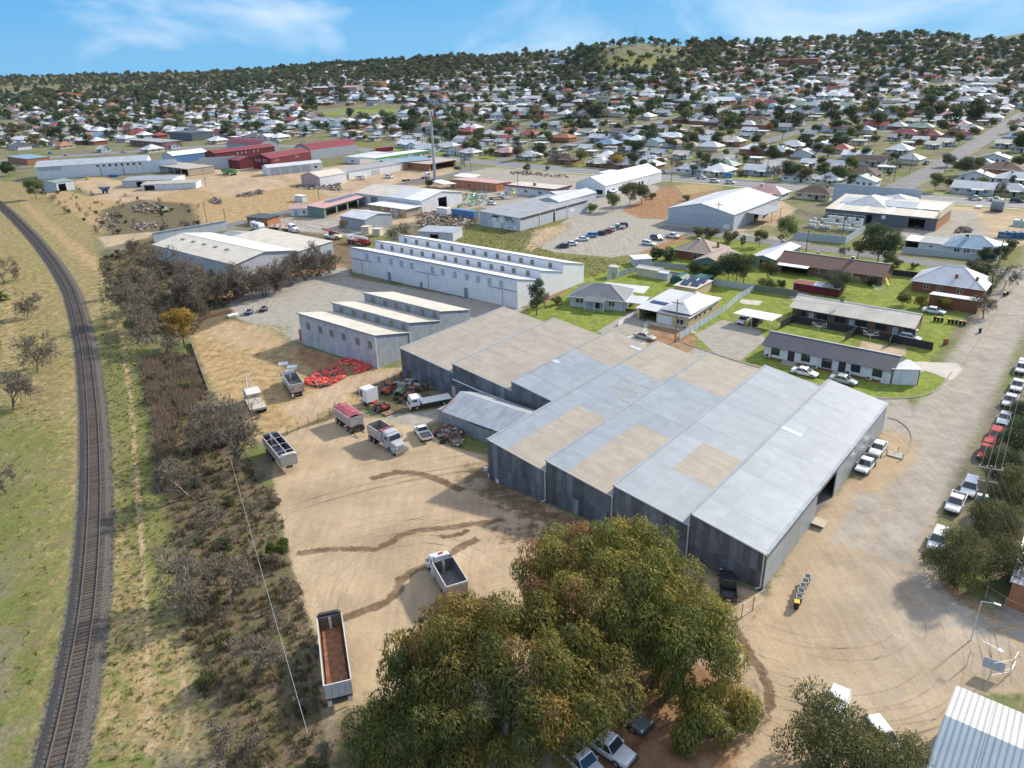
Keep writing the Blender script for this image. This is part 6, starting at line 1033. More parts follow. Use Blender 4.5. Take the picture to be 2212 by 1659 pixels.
# ---------------------------------------------------------------- vegetation
def leaf_mat(name,cols,trans=.33,sat=1.):
 if name in _M:return _M[name]
 m=bpy.data.materials.new(name);m.use_nodes=True;t=m.node_tree;N=t.nodes;K=t.links.new;b=N['Principled BSDF'];b.inputs['Roughness'].default_value=.65;b.inputs['Specular IOR Level'].default_value=.25
 a=N.new('ShaderNodeAttribute');a.attribute_name='tint';r=N.new('ShaderNodeValToRGB');e=r.color_ramp.elements
 while len(e)<len(cols):e.new(.5)
 for i,(x,c)in enumerate(zip(e,cols)):x.position=i/(len(cols)-1);x.color=(*c,1)
 K(a.outputs['Fac'],r.inputs[0]);oi=N.new('ShaderNodeObjectInfo');mr=N.new('ShaderNodeMapRange');mr.inputs[3].default_value=.75;mr.inputs[4].default_value=1.25;K(oi.outputs['Random'],mr.inputs[0])
 x=N.new('ShaderNodeMix');x.data_type='RGBA';x.blend_type='MULTIPLY';x.inputs[0].default_value=1;K(r.outputs[0],x.inputs[6]);K(mr.outputs[0],x.inputs[7]);K(x.outputs[2],b.inputs['Base Color'])
 tr=N.new('ShaderNodeBsdfTranslucent');K(x.outputs[2],tr.inputs[0]);mx=N.new('ShaderNodeMixShader');mx.inputs[0].default_value=trans;K(b.outputs[0],mx.inputs[1]);K(tr.outputs[0],mx.inputs[2]);K(mx.outputs[0],N['Material Output'].inputs[0]);_M[name]=m;return m
LM=dict(green=leaf_mat('leaf_green',[(.075,.105,.038),(.145,.18,.06),(.23,.25,.085)]),dark=leaf_mat('leaf_dark',[(.04,.065,.032),(.085,.12,.052),(.14,.17,.075)]),olive=leaf_mat('leaf_olive',[(.08,.09,.035),(.15,.15,.055),(.23,.21,.085)]),grey=leaf_mat('leaf_grey_green',[(.06,.075,.04),(.11,.125,.07),(.17,.18,.11)]),yellow=leaf_mat('leaf_yellow',[(.22,.15,.03),(.42,.27,.05),(.56,.36,.08)]),brown=leaf_mat('leaf_brown',[(.11,.09,.055),(.19,.155,.095),(.28,.235,.155)]),rusty=leaf_mat('leaf_autumn',[(.13,.06,.025),(.24,.11,.04),(.32,.17,.06)]),gum=leaf_mat('leaf_gum',[(.07,.095,.025),(.135,.15,.035),(.24,.215,.045),(.40,.28,.065),(.26,.13,.06)],.3),fresh=leaf_mat('leaf_fresh',[(.06,.11,.02),(.10,.17,.03),(.16,.22,.05)]),palm=leaf_mat('leaf_palm',[(.05,.07,.02),(.09,.12,.03),(.20,.18,.06)]),straw=leaf_mat('leaf_straw',[(.16,.115,.075),(.27,.20,.13),(.38,.30,.20)]))
bark=M('bark_grey',(.17,.14,.11),.9,0,.3,2);twig=M('twig_grey',(.20,.165,.12),.9,0,.3,2);gbark=M('bark_gum',(.42,.36,.29),.8,0,.3,1)
def mesh_np(name,V,F,tint,m,smooth=False):
 """quads from arrays"""
 me=bpy.data.meshes.new(name);me.vertices.add(len(V));me.vertices.foreach_set('co',V.ravel().astype(np.float32));n=F.shape[1]
 me.loops.add(F.size);me.polygons.add(len(F));me.polygons.foreach_set('loop_start',np.arange(0,F.size,n));me.loops.foreach_set('vertex_index',F.ravel().astype(np.int32));me.update(calc_edges=True)
 if tint is not None:a=me.attributes.new('tint','FLOAT','FACE');a.data.foreach_set('value',tint.astype(np.float32))
 me.materials.append(m);return me
def leaves(clumps,n,ls,lw,droop=0.,jit=.7,rng=RNG,shell=.55,hang=0.):
 """leaf quads filling ellipsoid clumps; clumps rows: x y z rx rz tint"""
 Cc=np.asarray(clumps,float);w=Cc[:,3]**2;idx=rng.choice(len(Cc),n,p=w/w.sum());c=Cc[idx]
 d=rng.normal(size=(n,3));d/=np.linalg.norm(d,axis=1)[:,None];rad=shell+(1-shell)*rng.random(n)**.5;rad*=1+.18*rng.normal(size=n)*.6
 P=c[:,:3]+d*rad[:,None]*np.c_[c[:,3],c[:,3],c[:,4]];P[:,2]-=hang*rng.random(n)*(1-d[:,2])*c[:,3]
 nr=d+jit*rng.normal(size=(n,3));nr/=np.linalg.norm(nr,axis=1)[:,None]
 up=np.array([0,0,1.]);t=rng.normal(size=(n,3))*(1-droop)+droop*-up*1.5;t-=nr*(t*nr).sum(1)[:,None];t/=np.linalg.norm(t,axis=1)[:,None]+1e-9;s=np.cross(nr,t)
 l_=ls*rng.uniform(.6,1.3,n)[:,None];w_=lw*rng.uniform(.6,1.3,n)[:,None]
 V=np.stack([P-t*l_/2,P+s*w_/2,P+t*l_/2,P-s*w_/2],1).reshape(-1,3);F=np.arange(4*n).reshape(n,4)
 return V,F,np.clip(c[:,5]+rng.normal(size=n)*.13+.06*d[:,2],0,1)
def crown_clumps(rx,rz,cz,k,cr,rng,top=True,tint=.5,tv=.2):
 o=[]
 for i in range(k):
  d=rng.normal(size=3);d/=np.linalg.norm(d);d[2]=abs(d[2])if(top and rng.random()<.75)else d[2];rr=rng.uniform(.55,.9)
  r_=cr*rng.uniform(.65,1.3);o.append((d[0]*rx*rr,d[1]*rx*rr,cz+d[2]*rz*rr,r_,r_*.8,np.clip(tint+rng.normal()*tv,0,1)))
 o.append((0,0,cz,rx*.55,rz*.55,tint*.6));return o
def trunk_mb(h,r,rng,limbs=4,spread=.4):
 b=MB();b.tube((0,0,-.3),(0,0,h*.35),r,r*.75,n=6)
 for i in range(limbs):a=i*6.283/limbs+rng.random();e=(math.cos(a)*h*spread,math.sin(a)*h*spread,h*rng.uniform(.6,.8));b.tube((0,0,h*.33),e,r*.55,r*.15,n=5)
 return b
def leafy(name,seed,h,rx,rz,k,cr,n,ls,lm,lw=None,tr=.18,top=True,droop=0.,shell=.55,cz=None,tv=.2,bk=None):
 rng=np.random.default_rng(seed);o=empty(name,name,'tree');cz=h-rz if cz is None else cz
 V,F,T_=leaves(crown_clumps(rx,rz,cz,k,cr,rng,top,.5,tv),n,ls,lw or ls*.7,droop,rng=rng,shell=shell)
 c=bpy.data.objects.new('crown',mesh_np('crown',V,F,T_,lm));C.objects.link(c);c.parent=o
 trunk_mb(cz+rz*.3,tr,rng).build('trunk',bk or bark,o);return tree_of(o)
def bare(name,seed,h,spread,lv=5,r0=.16,br=3,m=twig,nseg=1):
 rng=np.random.default_rng(seed);o=empty(name,name,'tree');segs=[]
 def grow(p,d,l,r,lev):
  q=p+d*l;segs.append((p,q,r,r*.62,lev))
  if lev>=lv or len(segs)>2600:return
  n=br+(rng.random()<.45)
  for i in range(n):
   nd=d+rng.normal(size=3)*(spread+.07*lev);nd[2]+=.10;nd/=np.linalg.norm(nd);st=p+d*l*rng.uniform(.55,1.0)if i else q;grow(st,nd,l*rng.uniform(.6,.85),r*.56,lev+1)
 st=1+(seed%2)
 for s in range(st):d=np.array([rng.normal()*.15*st,rng.normal()*.15*st,1.]);d/=np.linalg.norm(d);grow(np.array([rng.normal()*.1,rng.normal()*.1,-.2]),d,h*.28,r0,0)
 def tubes(S):
  V=np.zeros((len(S),6,3));
  for i,(p,q,r,r2,lev)in enumerate(S):
   d=(q-p)/(np.linalg.norm(q-p)+1e-9);a=np.cross(d,[.3,.5,.8]);a/=np.linalg.norm(a);b=np.cross(d,a)
   for k in range(3):u=math.cos(k*2.094)*a+math.sin(k*2.094)*b;V[i,k]=p+u*max(r,.034);V[i,3+k]=q+u*max(r2,.024)
  base=np.arange(len(S))[:,None,None]*6;f=np.array([[0,1,4,3],[1,2,5,4],[2,0,3,5]])[None];return V.reshape(-1,3),(base+f).reshape(-1,4)
 for nm,S,mm in(('trunk',[s for s in segs if s[4]<2],bark),('branches',[s for s in segs if s[4]>=2],m)):
  V,F=tubes(S);c=bpy.data.objects.new(nm,mesh_np(nm,V,F,None,mm));C.objects.link(c);c.parent=o
 return tree_of(o)
def palm(name,h,r=2.6,m=None):
 o=empty(name,name,'palm tree');MB().tube((0,0,-.2),(.2,0,h),.3,.25,n=7).build('trunk',bark,o);rng=np.random.default_rng(3);Vs,Ts=[],[]
 for i in range(34):
  a=i*2.4;el=rng.uniform(-.3,1.1);pr=np.array([.2,0,h]);d=np.array([math.cos(a)*math.cos(el),math.sin(a)*math.cos(el),math.sin(el)])
  for s in range(5):
   q_=pr+d*r/5;sd_=np.cross(d,[0,0,1.]);sd_/=np.linalg.norm(sd_)+1e-9;w_=.42*(1-abs(s-2)/3.2);dr=np.array([0,0,-.18]);Vs+=[[pr,pr+sd_*w_+dr,q_+sd_*w_+dr,q_],[pr,q_,q_-sd_*w_+dr,pr-sd_*w_+dr]];Ts+=[rng.random()]*2;pr=q_;d=d+np.array([0,0,-.28]);d/=np.linalg.norm(d)
 V=np.array(Vs).reshape(-1,3);c=bpy.data.objects.new('fronds',mesh_np('fronds',V,np.arange(len(V)).reshape(-1,4),np.array(Ts),m or LM['palm']));C.objects.link(c);c.parent=o;return tree_of(o)
TP={}
TP['bare']=bare('leafless_tree',11,9.5,.42,6,.2);TP['bare2']=bare('leafless_tree',12,9,.5,6,.16);TP['bare3']=bare('leafless_tree',15,8,.55,6,.14);TP['scrub']=bare('leafless_shrub',18,5,.6,5,.06,3)
TP['round']=leafy('leafy_tree',21,9,3.8,3.6,26,1.5,5200,.42,LM['green']);TP['round2']=leafy('leafy_tree',22,9,4.2,3.3,22,1.5,5200,.42,LM['olive']);TP['darkt']=leafy('leafy_tree',23,11,5.0,4.6,34,1.8,8000,.45,LM['dark'],top=False)
TP['bush']=leafy('bush',24,2.6,1.6,1.3,12,.7,1300,.28,LM['green'],tr=.06,cz=1.2);TP['willow']=leafy('weeping_tree',25,6.5,4.6,2.6,30,1.4,7500,.5,LM['grey'],lw=.14,droop=.85);TP['yellow']=leafy('yellow_leaved_tree',26,7,3.0,2.6,22,.9,4200,.30,LM['yellow'])
TP['tall']=leafy('tall_tree',27,13,3.2,5.6,22,1.5,5200,.42,LM['green']);TP['conifer']=leafy('conifer',28,9,1.7,4.2,22,.9,3000,.34,LM['dark'],top=False);TP['droop']=leafy('drooping_tree',29,6.5,3.9,3.2,30,1.3,12000,.34,LM['olive'],lw=.10,droop=.7,top=False,cz=3.4)
TP['citrus']=leafy('fruit_tree',30,3.2,2.0,1.6,12,.9,2200,.26,leaf_mat('leaf_citrus',[(.07,.08,.015),(.16,.14,.02),(.42,.30,.05)]),tr=.08,cz=1.6,tv=.3);TP['palm']=palm('palm_tree',6.5);TP['palmlow']=palm('palm_tree',1.6,2.8)
_tu=set()
def tree(kind,fr,c,s,label,cat='tree',lm=None,group=None,z=None,rz=None,sz=None):
 p=G(fr,*c,z)if fr else np.array(c,float);rec=TP[kind];a=random.uniform(0,6.28)if rz is None else rz;sw=None
 if lm:sw={mm:LM[lm]for mm in('leaf_green','leaf_olive','leaf_dark','leaf_grey_green')}
 zz=gz(p);sc=(s,s,s*(sz or random.uniform(.92,1.08)))
 if kind not in _tu and not sw:
  _tu.add(kind);o=rec[0];o.location=(*p,zz);o.rotation_euler.z=a;o.scale=sc;tag(o,label,cat,group);return o
 o=dup(rec,(*p,zz),a,label,group,cat,sw,sc)
 if kind not in _tu:_pend.append((kind,o))
 return o
_pend=[]
# the great gum trees in front of the warehouse
def gum(label,p,h,rx,rz,k,cr,n,seed,red=0.,golden=.45,low=0.):
 rng=np.random.default_rng(seed);o=empty('gum_tree',label,'tree',(*p,0));cl=[];cz=h-rz
 for i in range(k):
  d=rng.normal(size=3);d/=np.linalg.norm(d)
  if rng.random()<.7:d[2]=abs(d[2])
  rr=rng.uniform(.62,1.0);x,y,z=d[0]*rx*rr,d[1]*rx*rr*.85,cz+d[2]*rz*rr
  tn=rng.choice([.18,.34,.5,golden+.2],p=[.12,.26,.34,.28]if golden>.4 else[.24,.36,.25,.15])+rng.normal()*.06
  if red and x<-rx*.15 and z>cz and rng.random()<red:tn=.97
  r_=cr*rng.uniform(.7,1.25);cl.append((x,y,max(z,1.2),r_,r_*1.0,min(max(tn,.03),1)))
 V,F,T_=leaves(cl,n,.44,.115,droop=.8,jit=.5,rng=rng,shell=.8,hang=.6)
 c=bpy.data.objects.new('crown',mesh_np('crown',V,F,T_,LM['gum']));C.objects.link(c);c.parent=o
 b=MB()
 for j in range(2+(rx>8)):
  bx,by=rng.normal()*.5,rng.normal()*.5;tx_,ty_=rng.normal()*rx*.25,rng.normal()*rx*.25;b.tube((bx,by,-.3),(tx_,ty_,h*.5),.38,.24,n=8)
  for q_ in range(7):e=cl[rng.integers(len(cl))];b.tube((tx_,ty_,h*.5),(e[0]*.8,e[1]*.8,e[2]),.15,.04,n=5)
 b.build('trunk',gbark,o);return o
gum('huge gum tree with olive and golden drooping foliage at the bottom centre',G('D',1088,1490,7),14.5,10.4,7.2,150,1.35,95000,101,golden=.5)
gum('tall gum tree with reddish clumps nearest the warehouse front wall',G('D',1315,1300,8),15.8,9.3,7.0,120,1.35,70000,102,red=.3,golden=.25)
gum('darker gum tree at the right of the group beside the yard gate',G('D',1462,1402,5.5),11.5,5.6,5.4,55,1.35,32000,103,golden=.05)
gum('low dark green gum over the worn tyre at the group right edge',G('D',1528,1540,2.2),5,4.2,2.6,26,1.0,11000,104,golden=0)
gum('lower blue-green gum at the left foot of the huge gum tree',G('D',895,1600,4),8,5.0,4.0,40,1.3,20000,105,golden=0)
tree('droop','t8',(2700,1310),.01,'x')if False else None
for c_,s_,lb in(((1795,1620),1.12,'rounded olive tree hiding a white vehicle at the bottom right'),((1915,1650),.85,'small tree tuft right of the rounded olive tree by the metal roof')):tree('droop','D',c_,s_,lb,z=3)
for c_,s_,lb in(((2070,1215),.95,'drooping tree beside the lowest parked vehicle'),((2150,1135),.85,'street-side tree behind the transformer pole'),((2200,1230),.9,'tree shading the grass at the right edge above the brick building'),((2190,1075),.9,'bushy tree beside the power lines at the right edge'),((2165,1010),.75,'bushy tree behind the red parked vehicles'),((2205,950),.8,'bushy tree right of the white parked sedan'),((2212,880),.6,'topmost bushy tree along the right street verge')):tree('droop','D',c_,s_,lb,lm=None if s_>.84 else 'dark',z=2.5)
# leafless growth along the railway and fences
gl='leafless trees beside the railway and fence'
BT=[('bare2','t4',(240,755),.85,'leafless tree left of the railway nearest the ballast'),('bare3','t4',(85,1010),.9,'leafless tree at the left edge beside the track, lowest of three'),('bare3','t4',(175,390),.75,'leafless tree above the left palm'),('bare2','t4',(30,170),.8,'leafless tree at the far left edge above the palm'),('bare3','t4',(40,1530),.6,'small leafless tree at the left frame edge'),('bare','t4',(1500,1400),1.0,'large olive-tinged leafless tree at the top end of the sagging cable'),('bare2','t4',(1330,1250),.95,'leafless tree just left of the large one by the cable'),('bare3','t4',(1060,640),.6,'leafless tree beside the yellow-leaved tree'),('bare2','t4',(990,560),.95,'leafless tree in the thicket left of the yellow-leaved tree'),('bare','t4',(880,480),.8,'leafless tree on the track side of the thicket'),('bare2','t4',(1000,350),.9,'leafless tree in the middle of the upper thicket'),('bare','t4',(1130,330),.8,'leafless tree in front of the factory wall, left part'),('bare','t4',(1420,310),.8,'dark leaning leafless tree before the cream roof'),('bare3','t4',(1490,290),.9,'twisted leafless tree left of the dark forked one'),('bare','t4',(1540,270),.95,'dark forked leafless tree before the factory corner'),('bare2','t4',(1640,270),1.0,'dark leafless tree with a straight trunk by the gravel'),('bare3','t4',(1780,230),.85,'leafless tree on the bank above the parked trailers'),('bare','t4',(1970,155),.8,'leafless tree on the bank near the white store, right'),('bare2','t4',(2080,110),.8,'leafless tree on the bank nearest the white store corner'),('bare3','t4',(1880,180),.8,'leafless tree between two on the upper bank'),('bare','t4',(1240,290),1.0,'leafless tree in the thicket before the factory, second from left'),('bare2','t4',(1330,300),1.0,'leafless tree before the middle of the factory front'),('bare3','t4',(930,250),1.0,'leafless tree at the factory front left corner'),('bare2','t4',(1700,255),.95,'leafless tree right of the straight-trunked dark one'),('bare2','t4',(1420,1180),.8,'leafless tree above the large one by the cable'),('bare3','t4',(1230,1560),.8,'grey leafless tree low in the scrub by the cable'),('bare','D',(502,650),.95,'dark leafless tree at the factory gable, left of two'),('bare2','D',(575,638),1.15,'leafless tree hiding the factory gable corner'),('bare','D',(600,628),1.1,'leafless tree right of the factory gable'),('bare2','D',(630,616),1.15,'spreading leafless tree before the yard with the white car'),('bare','D',(660,606),1.2,'dark leafless tree on the red bank'),('bare3','D',(690,592),1.2,'leafless tree nearest the white crane truck'),('bare2','D',(450,668),1.2,'leafless tree behind the rusty trailer chassis'),('bare','D',(420,640),1.3,'broad leafless tree in the thicket centre'),('bare2','D',(350,600),1.3,'leafless tree at the thicket top left'),('bare','D',(300,690),1.2,'leafless tree beside the wheel ruts'),('bare3','t1',(900,1640),.9,'bushy leafless tree at the factory wall left end'),('bare3','t1',(1190,1500),.7,'leafless tree behind the boundary wall'),('bare3','t1',(1080,1510),.6,'smaller leafless tree behind the boundary wall'),('bare2','t7',(1290,580),.9,'brown twiggy tree mid-way down the scrub strip'),('bare3','t7',(1500,600),.75,'pale leafless sapling beside the sagging cable'),('bare3','t7',(1660,1120),.7,'pale leafless sapling leaning in the lower scrub'),('scrub','t7',(1460,1600),.9,'white-barked dead sapling at the bottom of the scrub'),('scrub','t7',(1400,100),1.0,'grey twiggy shrub below the large leafless tree'),('bare2','r1',(1700,885),.75,'leafless tree left of the low iron shed'),('bare3','r1',(1560,920),.85,'leafless tree beside the cream cabins'),('bare3','r1',(1130,850),.8,'leafless tree hiding the mid-grey shed'),('bare3','t5',(1320,340),.75,'leafless tree leaning on the dark conifer by the white store'),('bare2','r3',(2010,840),.85,'leafless street tree at the corner bend'),('bare3','r3',(1825,1120),.8,'leafless street tree beside the row of bins'),('bare3','r3',(490,515),.5,'small leafless tree on the lane verge')]
for k,fr,c,s,lb in BT:tree(k,fr,c,s*(1.3 if fr=='t4' else 1.15 if fr=='t7' else 1),lb,group=gl if fr in('t4','t7')else None)
GT=[('yellow','t4',(1195,590),1.2,'yellow-orange leaved tree at the fence corner',None),('round2','t4',(890,520),.55,'yellow-green bush tree in the thicket','fresh'),('bush','t4',(785,215),1.1,'ivy-green bush near the rail fence',None),('bush','t7',(1805,280),.9,'bright green bush on the yard edge','fresh'),('palmlow','t4',(10,290),.9,'squat palm cut by the left frame edge',None),('round','t1',(235,1290),1.15,'large rounded green tree by the railway bend',None),('scrub','t1',(330,1300),.9,'grey leafless shrub right of the rounded green tree',None),('scrub','t1',(440,1380),1.1,'brown leafless shrub on the paddock corner',None),('darkt','t1',(60,1140),.85,'dark tree at the far left beside the grain shed','dark'),('conifer','t5',(1255,380),1.0,'dark ragged conifer at the end of the white store',None),('round','r2',(340,300),.75,'rounded tree in the car park bed, left','olive'),('round','r2',(510,240),.95,'taller rounded tree in the car park bed','olive'),('round','r2',(620,230),.9,'rounded tree in the car park bed, right','olive'),('bush','r2',(730,180),1.0,'round bush beyond the car park bed',None),('bush','r2',(150,310),1.4,'low spreading bush at the tip of the car park bed',None),('bush','r2',(1045,195),1.0,'single round bush on the dry lawn',None),('bush','r2',(770,770),1.6,'dark garden bush left of the brick bungalow','dark'),('bush','r2',(860,775),1.7,'dark garden bush against the brick bungalow porch','dark'),('darkt','r2',(1450,960),.78,'dark leafy tree in front of the green garage','dark'),('round','r2',(1600,985),.85,'lighter leafy tree beside the dark one',None),('round2','r2',(1830,985),.62,'olive bushy tree by the back fence',None),('round','r3',(900,640),.5,'small garden tree behind the black garden fence',None),('bush','r3',(1000,620),.9,'clipped shrub on the small front lawn',None),('round2','r3',(1760,850),.45,'shrubby tree between the hipped brick house and kerb',None),('bush','r2',(1880,1060),.9,'low rounded shrub in the patio garden',None),('bush','r2',(1960,1030),.8,'grey-green shrub in the patio garden','grey'),('bush','r2',(1350,905),1.3,'shrub hiding the foot of the green garage wall','olive'),('round','r2',(1530,970),.75,'leafy tree filling between the dark and lighter trees','dark'),('bush','r6',(1360,1610),.9,'shrub by the low wall of the grey cottage',None),('bush','r2',(1800,1040),1.2,'green bush at the foot of the olive one',None),('tall','r2',(1990,690),.9,'tall multi-crowned tree beside the lane',None),('round','r2',(1750,640),.55,'roadside tree with reddish leaves near the lane','olive'),('bush','r2',(1480,600),1.5,'hedge bush behind the brick bungalow','olive'),('conifer','r2',(1590,640),.45,'small dark conifer behind the bungalow',None),('bush','r2',(1290,560),1.6,'wide green bush beyond the bungalow roof','olive'),('bush','r2',(1170,545),1.3,'green bush nearest the parked white ute','olive'),('willow','r3',(430,880),.95,'broad weeping grey-green tree behind the brick flats',None),('darkt','r3',(810,580),1.05,'huge dense dark round tree beside the lane',None),('round','r3',(620,540),.6,'smaller tree left of the huge dark tree','olive'),('bush','r3',(760,740),1.2,'bush at the lawn edge near the play set',None),('bush','r3',(745,800),.8,'small clipped bush on the lawn','dark'),('bush','r3',(1165,640),.7,'rounded shrub in the front garden of the hipped brick house',None),('citrus','r3',(1045,990),.95,'orange tree, leftmost of three fruit trees',None),('citrus','r3',(1225,1020),.85,'orange tree, middle of three fruit trees',None),('citrus','r3',(1425,1035),.9,'orange tree, nearest the white sedan',None),('willow','r3',(1720,660),.45,'grey-green shrub behind the hipped brick house',None),('bush','r3',(1790,740),1.7,'dark hedge right of the hipped brick house','dark'),('bush','r3',(1830,850),1.7,'dense hedge bush at the brick house corner',None),('darkt','r3',(1840,590),.42,'dark tree in front of the blue-grey house',None),('round','r3',(1980,590),.55,'dark rounded tree behind the lamp pole','dark'),('bush','r3',(2080,455),1.3,'hedge near the entry gate of the yard','dark'),('bush','r2',(1120,890),1.3,'dark bush below the green garage left','dark'),('bush','r2',(1220,900),1.2,'dark bush below the green garage right',None),('droop','r6',(1080,325),.6,'round-headed tree on the near verge of the main road','olive'),('bush','r6',(1275,320),.9,'small shrub on the near verge of the main road','olive'),('bush','r6',(825,500),1.3,'dark round bush beside the maroon-trimmed office','dark'),('bush','r6',(150,480),1.6,'bush in front of the flat carport','dark'),('darkt','t3',(1720,1080),.62,'wide spreading street tree on the side street',None),('round2','t3',(1720,1225),.5,'leaning tree on the corner lawn of the wide side street','dark'),('darkt','t3',(910,1130),.62,'broad leafy tree on the main road verge','green'),('round','t3',(760,1140),.65,'leafy tree left of the broad one on the verge','olive'),('darkt','t3',(120,1040),.5,'dark tree at a street corner above the main road','dark'),('darkt','t3',(480,940),.62,'dark rounded tree standing in the side street verge',None),('palm','t3',(650,915),.9,'left date palm among the white roofs',None),('palm','t3',(770,900),.8,'right date palm among the white roofs',None),('palm','t3',(990,1000),.8,'date palm behind the cream bungalow',None),('yellow','t3',(290,830),1.1,'yellow autumn tree in the suburb',None),('palm','t2',(205,870),1.0,'twin-trunked palm left of the tall pole',None),('palm','t2',(1950,980),.9,'tall thin palm above the white hall',None),('conifer','t2',(1800,1040),1.2,'norfolk-like conifer near the main road',None),('darkt','t2',(890,880),.5,'dark tree beside the red roofs',None),('tall','t2',(1910,640),1.6,'big eucalypt standing above the suburb','olive'),('darkt','t2',(1350,700),.7,'large dark pine-like tree in mid suburb',None),('darkt','t3',(1440,530),.95,'massive dark tree on the right hillside',None)]
for k,fr,c,s,lb,lm in GT:tree(k,fr,c,s,lb,'bush' if k in('bush','scrub')else('palm' if 'palm' in k else 'tree'),lm);p_=G(fr,*c);took(p_,3)
# ---- uncountable growth: tufts and scrub scattered by geometry nodes
PC=bpy.data.collections.new('scatter_sources')
def proto_mesh(name,V,F,T_,m):o=bpy.data.objects.new(name,mesh_np(name,V,F,T_,m));PC2=PC;return o
def scatter(name,pts,sc,protos,label,rot_jit=1.):
 col=bpy.data.collections.new(name+'_sources');[col.objects.link(p)for p in protos]
 me=bpy.data.meshes.new(name);me.vertices.add(len(pts));me.vertices.foreach_set('co',np.asarray(pts,np.float32).ravel());a=me.attributes.new('sc','FLOAT','POINT');a.data.foreach_set('value',np.asarray(sc,np.float32))
 o=bpy.data.objects.new(name,me);C.objects.link(o);ng=bpy.data.node_groups.new(name,'GeometryNodeTree');ng.interface.new_socket('Geometry',in_out='INPUT',socket_type='NodeSocketGeometry');ng.interface.new_socket('Geometry',in_out='OUTPUT',socket_type='NodeSocketGeometry')
 N=ng.nodes;K=ng.links.new;gi=N.new('NodeGroupInput');go=N.new('NodeGroupOutput');ip=N.new('GeometryNodeInstanceOnPoints');ci=N.new('GeometryNodeCollectionInfo');ci.inputs[0].default_value=col;ci.inputs['Separate Children'].default_value=True;ci.inputs['Reset Children'].default_value=True
 ip.inputs['Pick Instance'].default_value=True;rv_=N.new('FunctionNodeRandomValue');rv_.data_type='FLOAT_VECTOR';rv_.inputs[1].default_value=(0,0,6.283);na=N.new('GeometryNodeInputNamedAttribute');na.data_type='FLOAT';na.inputs[0].default_value='sc'
 K(gi.outputs[0],ip.inputs['Points']);K(ci.outputs[0],ip.inputs['Instance']);K(rv_.outputs[0],ip.inputs['Rotation']);K(na.outputs[0],ip.inputs['Scale']);K(ip.outputs[0],go.inputs[0]);md=o.modifiers.new('scatter','NODES');md.node_group=ng
 return tag(o,label,kind='stuff')
def tuft(seed,n,h,w,m,r=.25):
 g=np.random.default_rng(seed);V=[]
 for i in range(n):a=g.random()*6.28;b0=np.array([math.cos(a),math.sin(a),0])*g.random()*r;tip=b0+np.array([g.normal()*.3,g.normal()*.3,1])*h*g.uniform(.5,1.1);s=np.array([-math.sin(a),math.cos(a),0])*w;V+=[b0-s,b0+s,tip]
 return proto_mesh('tuft',np.array(V),np.arange(3*n).reshape(-1,3),g.random(n),m)
def pts_in(poly,n,fr='D',minr=44):
 P=np.array([G(fr,*p)for p in poly]);lo,hi=P.min(0),P.max(0);q_=RNG.uniform(lo,hi,(n,2));return q_[sdf(P,q_[:,0],q_[:,1])<0]
WP=[[(300,770),(420,760),(470,900),(530,980),(600,1080),(640,1250),(690,1400),(720,1700),(480,1700),(400,1330),(350,1060)],[(430,600),(600,570),(740,555),(720,590),(560,620),(470,670),(400,740),(320,720),(230,640),(215,560),(330,520)]]
wpts=np.concatenate([pts_in(p,9500)for p in WP]);
def scat(name,q_,smin,smax,protos,label):scatter(name,np.c_[q_,terr(q_[:,0],q_[:,1])],RNG.uniform(smin,smax,len(q_)),protos,label)
scat('dry_undergrowth',wpts,.4,1.25,[tuft(1,26,.75,.05,LM['brown'],.5),tuft(2,26,.85,.05,LM['straw'],.5),tuft(3,22,.6,.06,LM['brown'],.6),tuft(4,20,.5,.07,LM['olive'],.5)],'dense dry brown reeds and weeds beside the track')
reed=np.concatenate([pts_in([(300,775),(345,775),(368,860),(380,960),(372,1060),(340,1060),(330,900)],3500),pts_in([(352,770),(420,780),(440,860),(400,900),(365,830)],1800)])
scat('tall_reeds',reed,.8,1.5,[tuft(5,30,1.1,.05,LM['straw'],.5),tuft(6,30,1.2,.05,leaf_mat('leaf_reed',[(.15,.11,.075),(.24,.18,.125),(.32,.25,.18)]),.5)],'bank of tall dry brown reeds inside the railway fence')
gpts=np.concatenate([pts_in([(215,620),(300,700),(370,1060),(500,1700),(215,1700),(225,1000)],22000),pts_in([(-60,500),(60,640),(110,900),(110,1150),(50,1700),(-60,1700)],12000),pts_in([(960,505),(1090,490),(1190,492),(1145,520),(1205,552),(1370,566),(1280,600),(1000,525)],6000)])
scat('rough_grass',gpts,.35,.9,[tuft(7,16,.35,.05,leaf_mat('leaf_grass',[(.09,.11,.02),(.15,.18,.035),(.25,.24,.08)]),.5),tuft(8,16,.35,.05,LM['straw'],.5),tuft(9,14,.3,.06,LM['fresh'],.5)],'rough green and straw grass beside the railway')
SH=[TP[k][1][0][0]for k in('bush',)]
def loose(src,m=None):
 o=bpy.data.objects.new('shrub_source',src.data.copy());
 if m:o.data.materials.clear();o.data.materials.append(m)
 return o
sp_=np.concatenate([pts_in(WP[0],330),pts_in(WP[1],420),pts_in([(60,400),(200,420),(430,440),(440,500),(220,510),(110,440)],260)])
scat('scrub',sp_,.3,.75,[loose(TP['bush'][1][0][0],LM['brown']),loose(TP['bush'][1][0][0],LM['olive']),loose(TP['scrub'][1][1][0]),loose(TP['scrub'][1][1][0]),loose(TP['scrub'][1][1][0])],'tangle of low twiggy scrub and brambles')
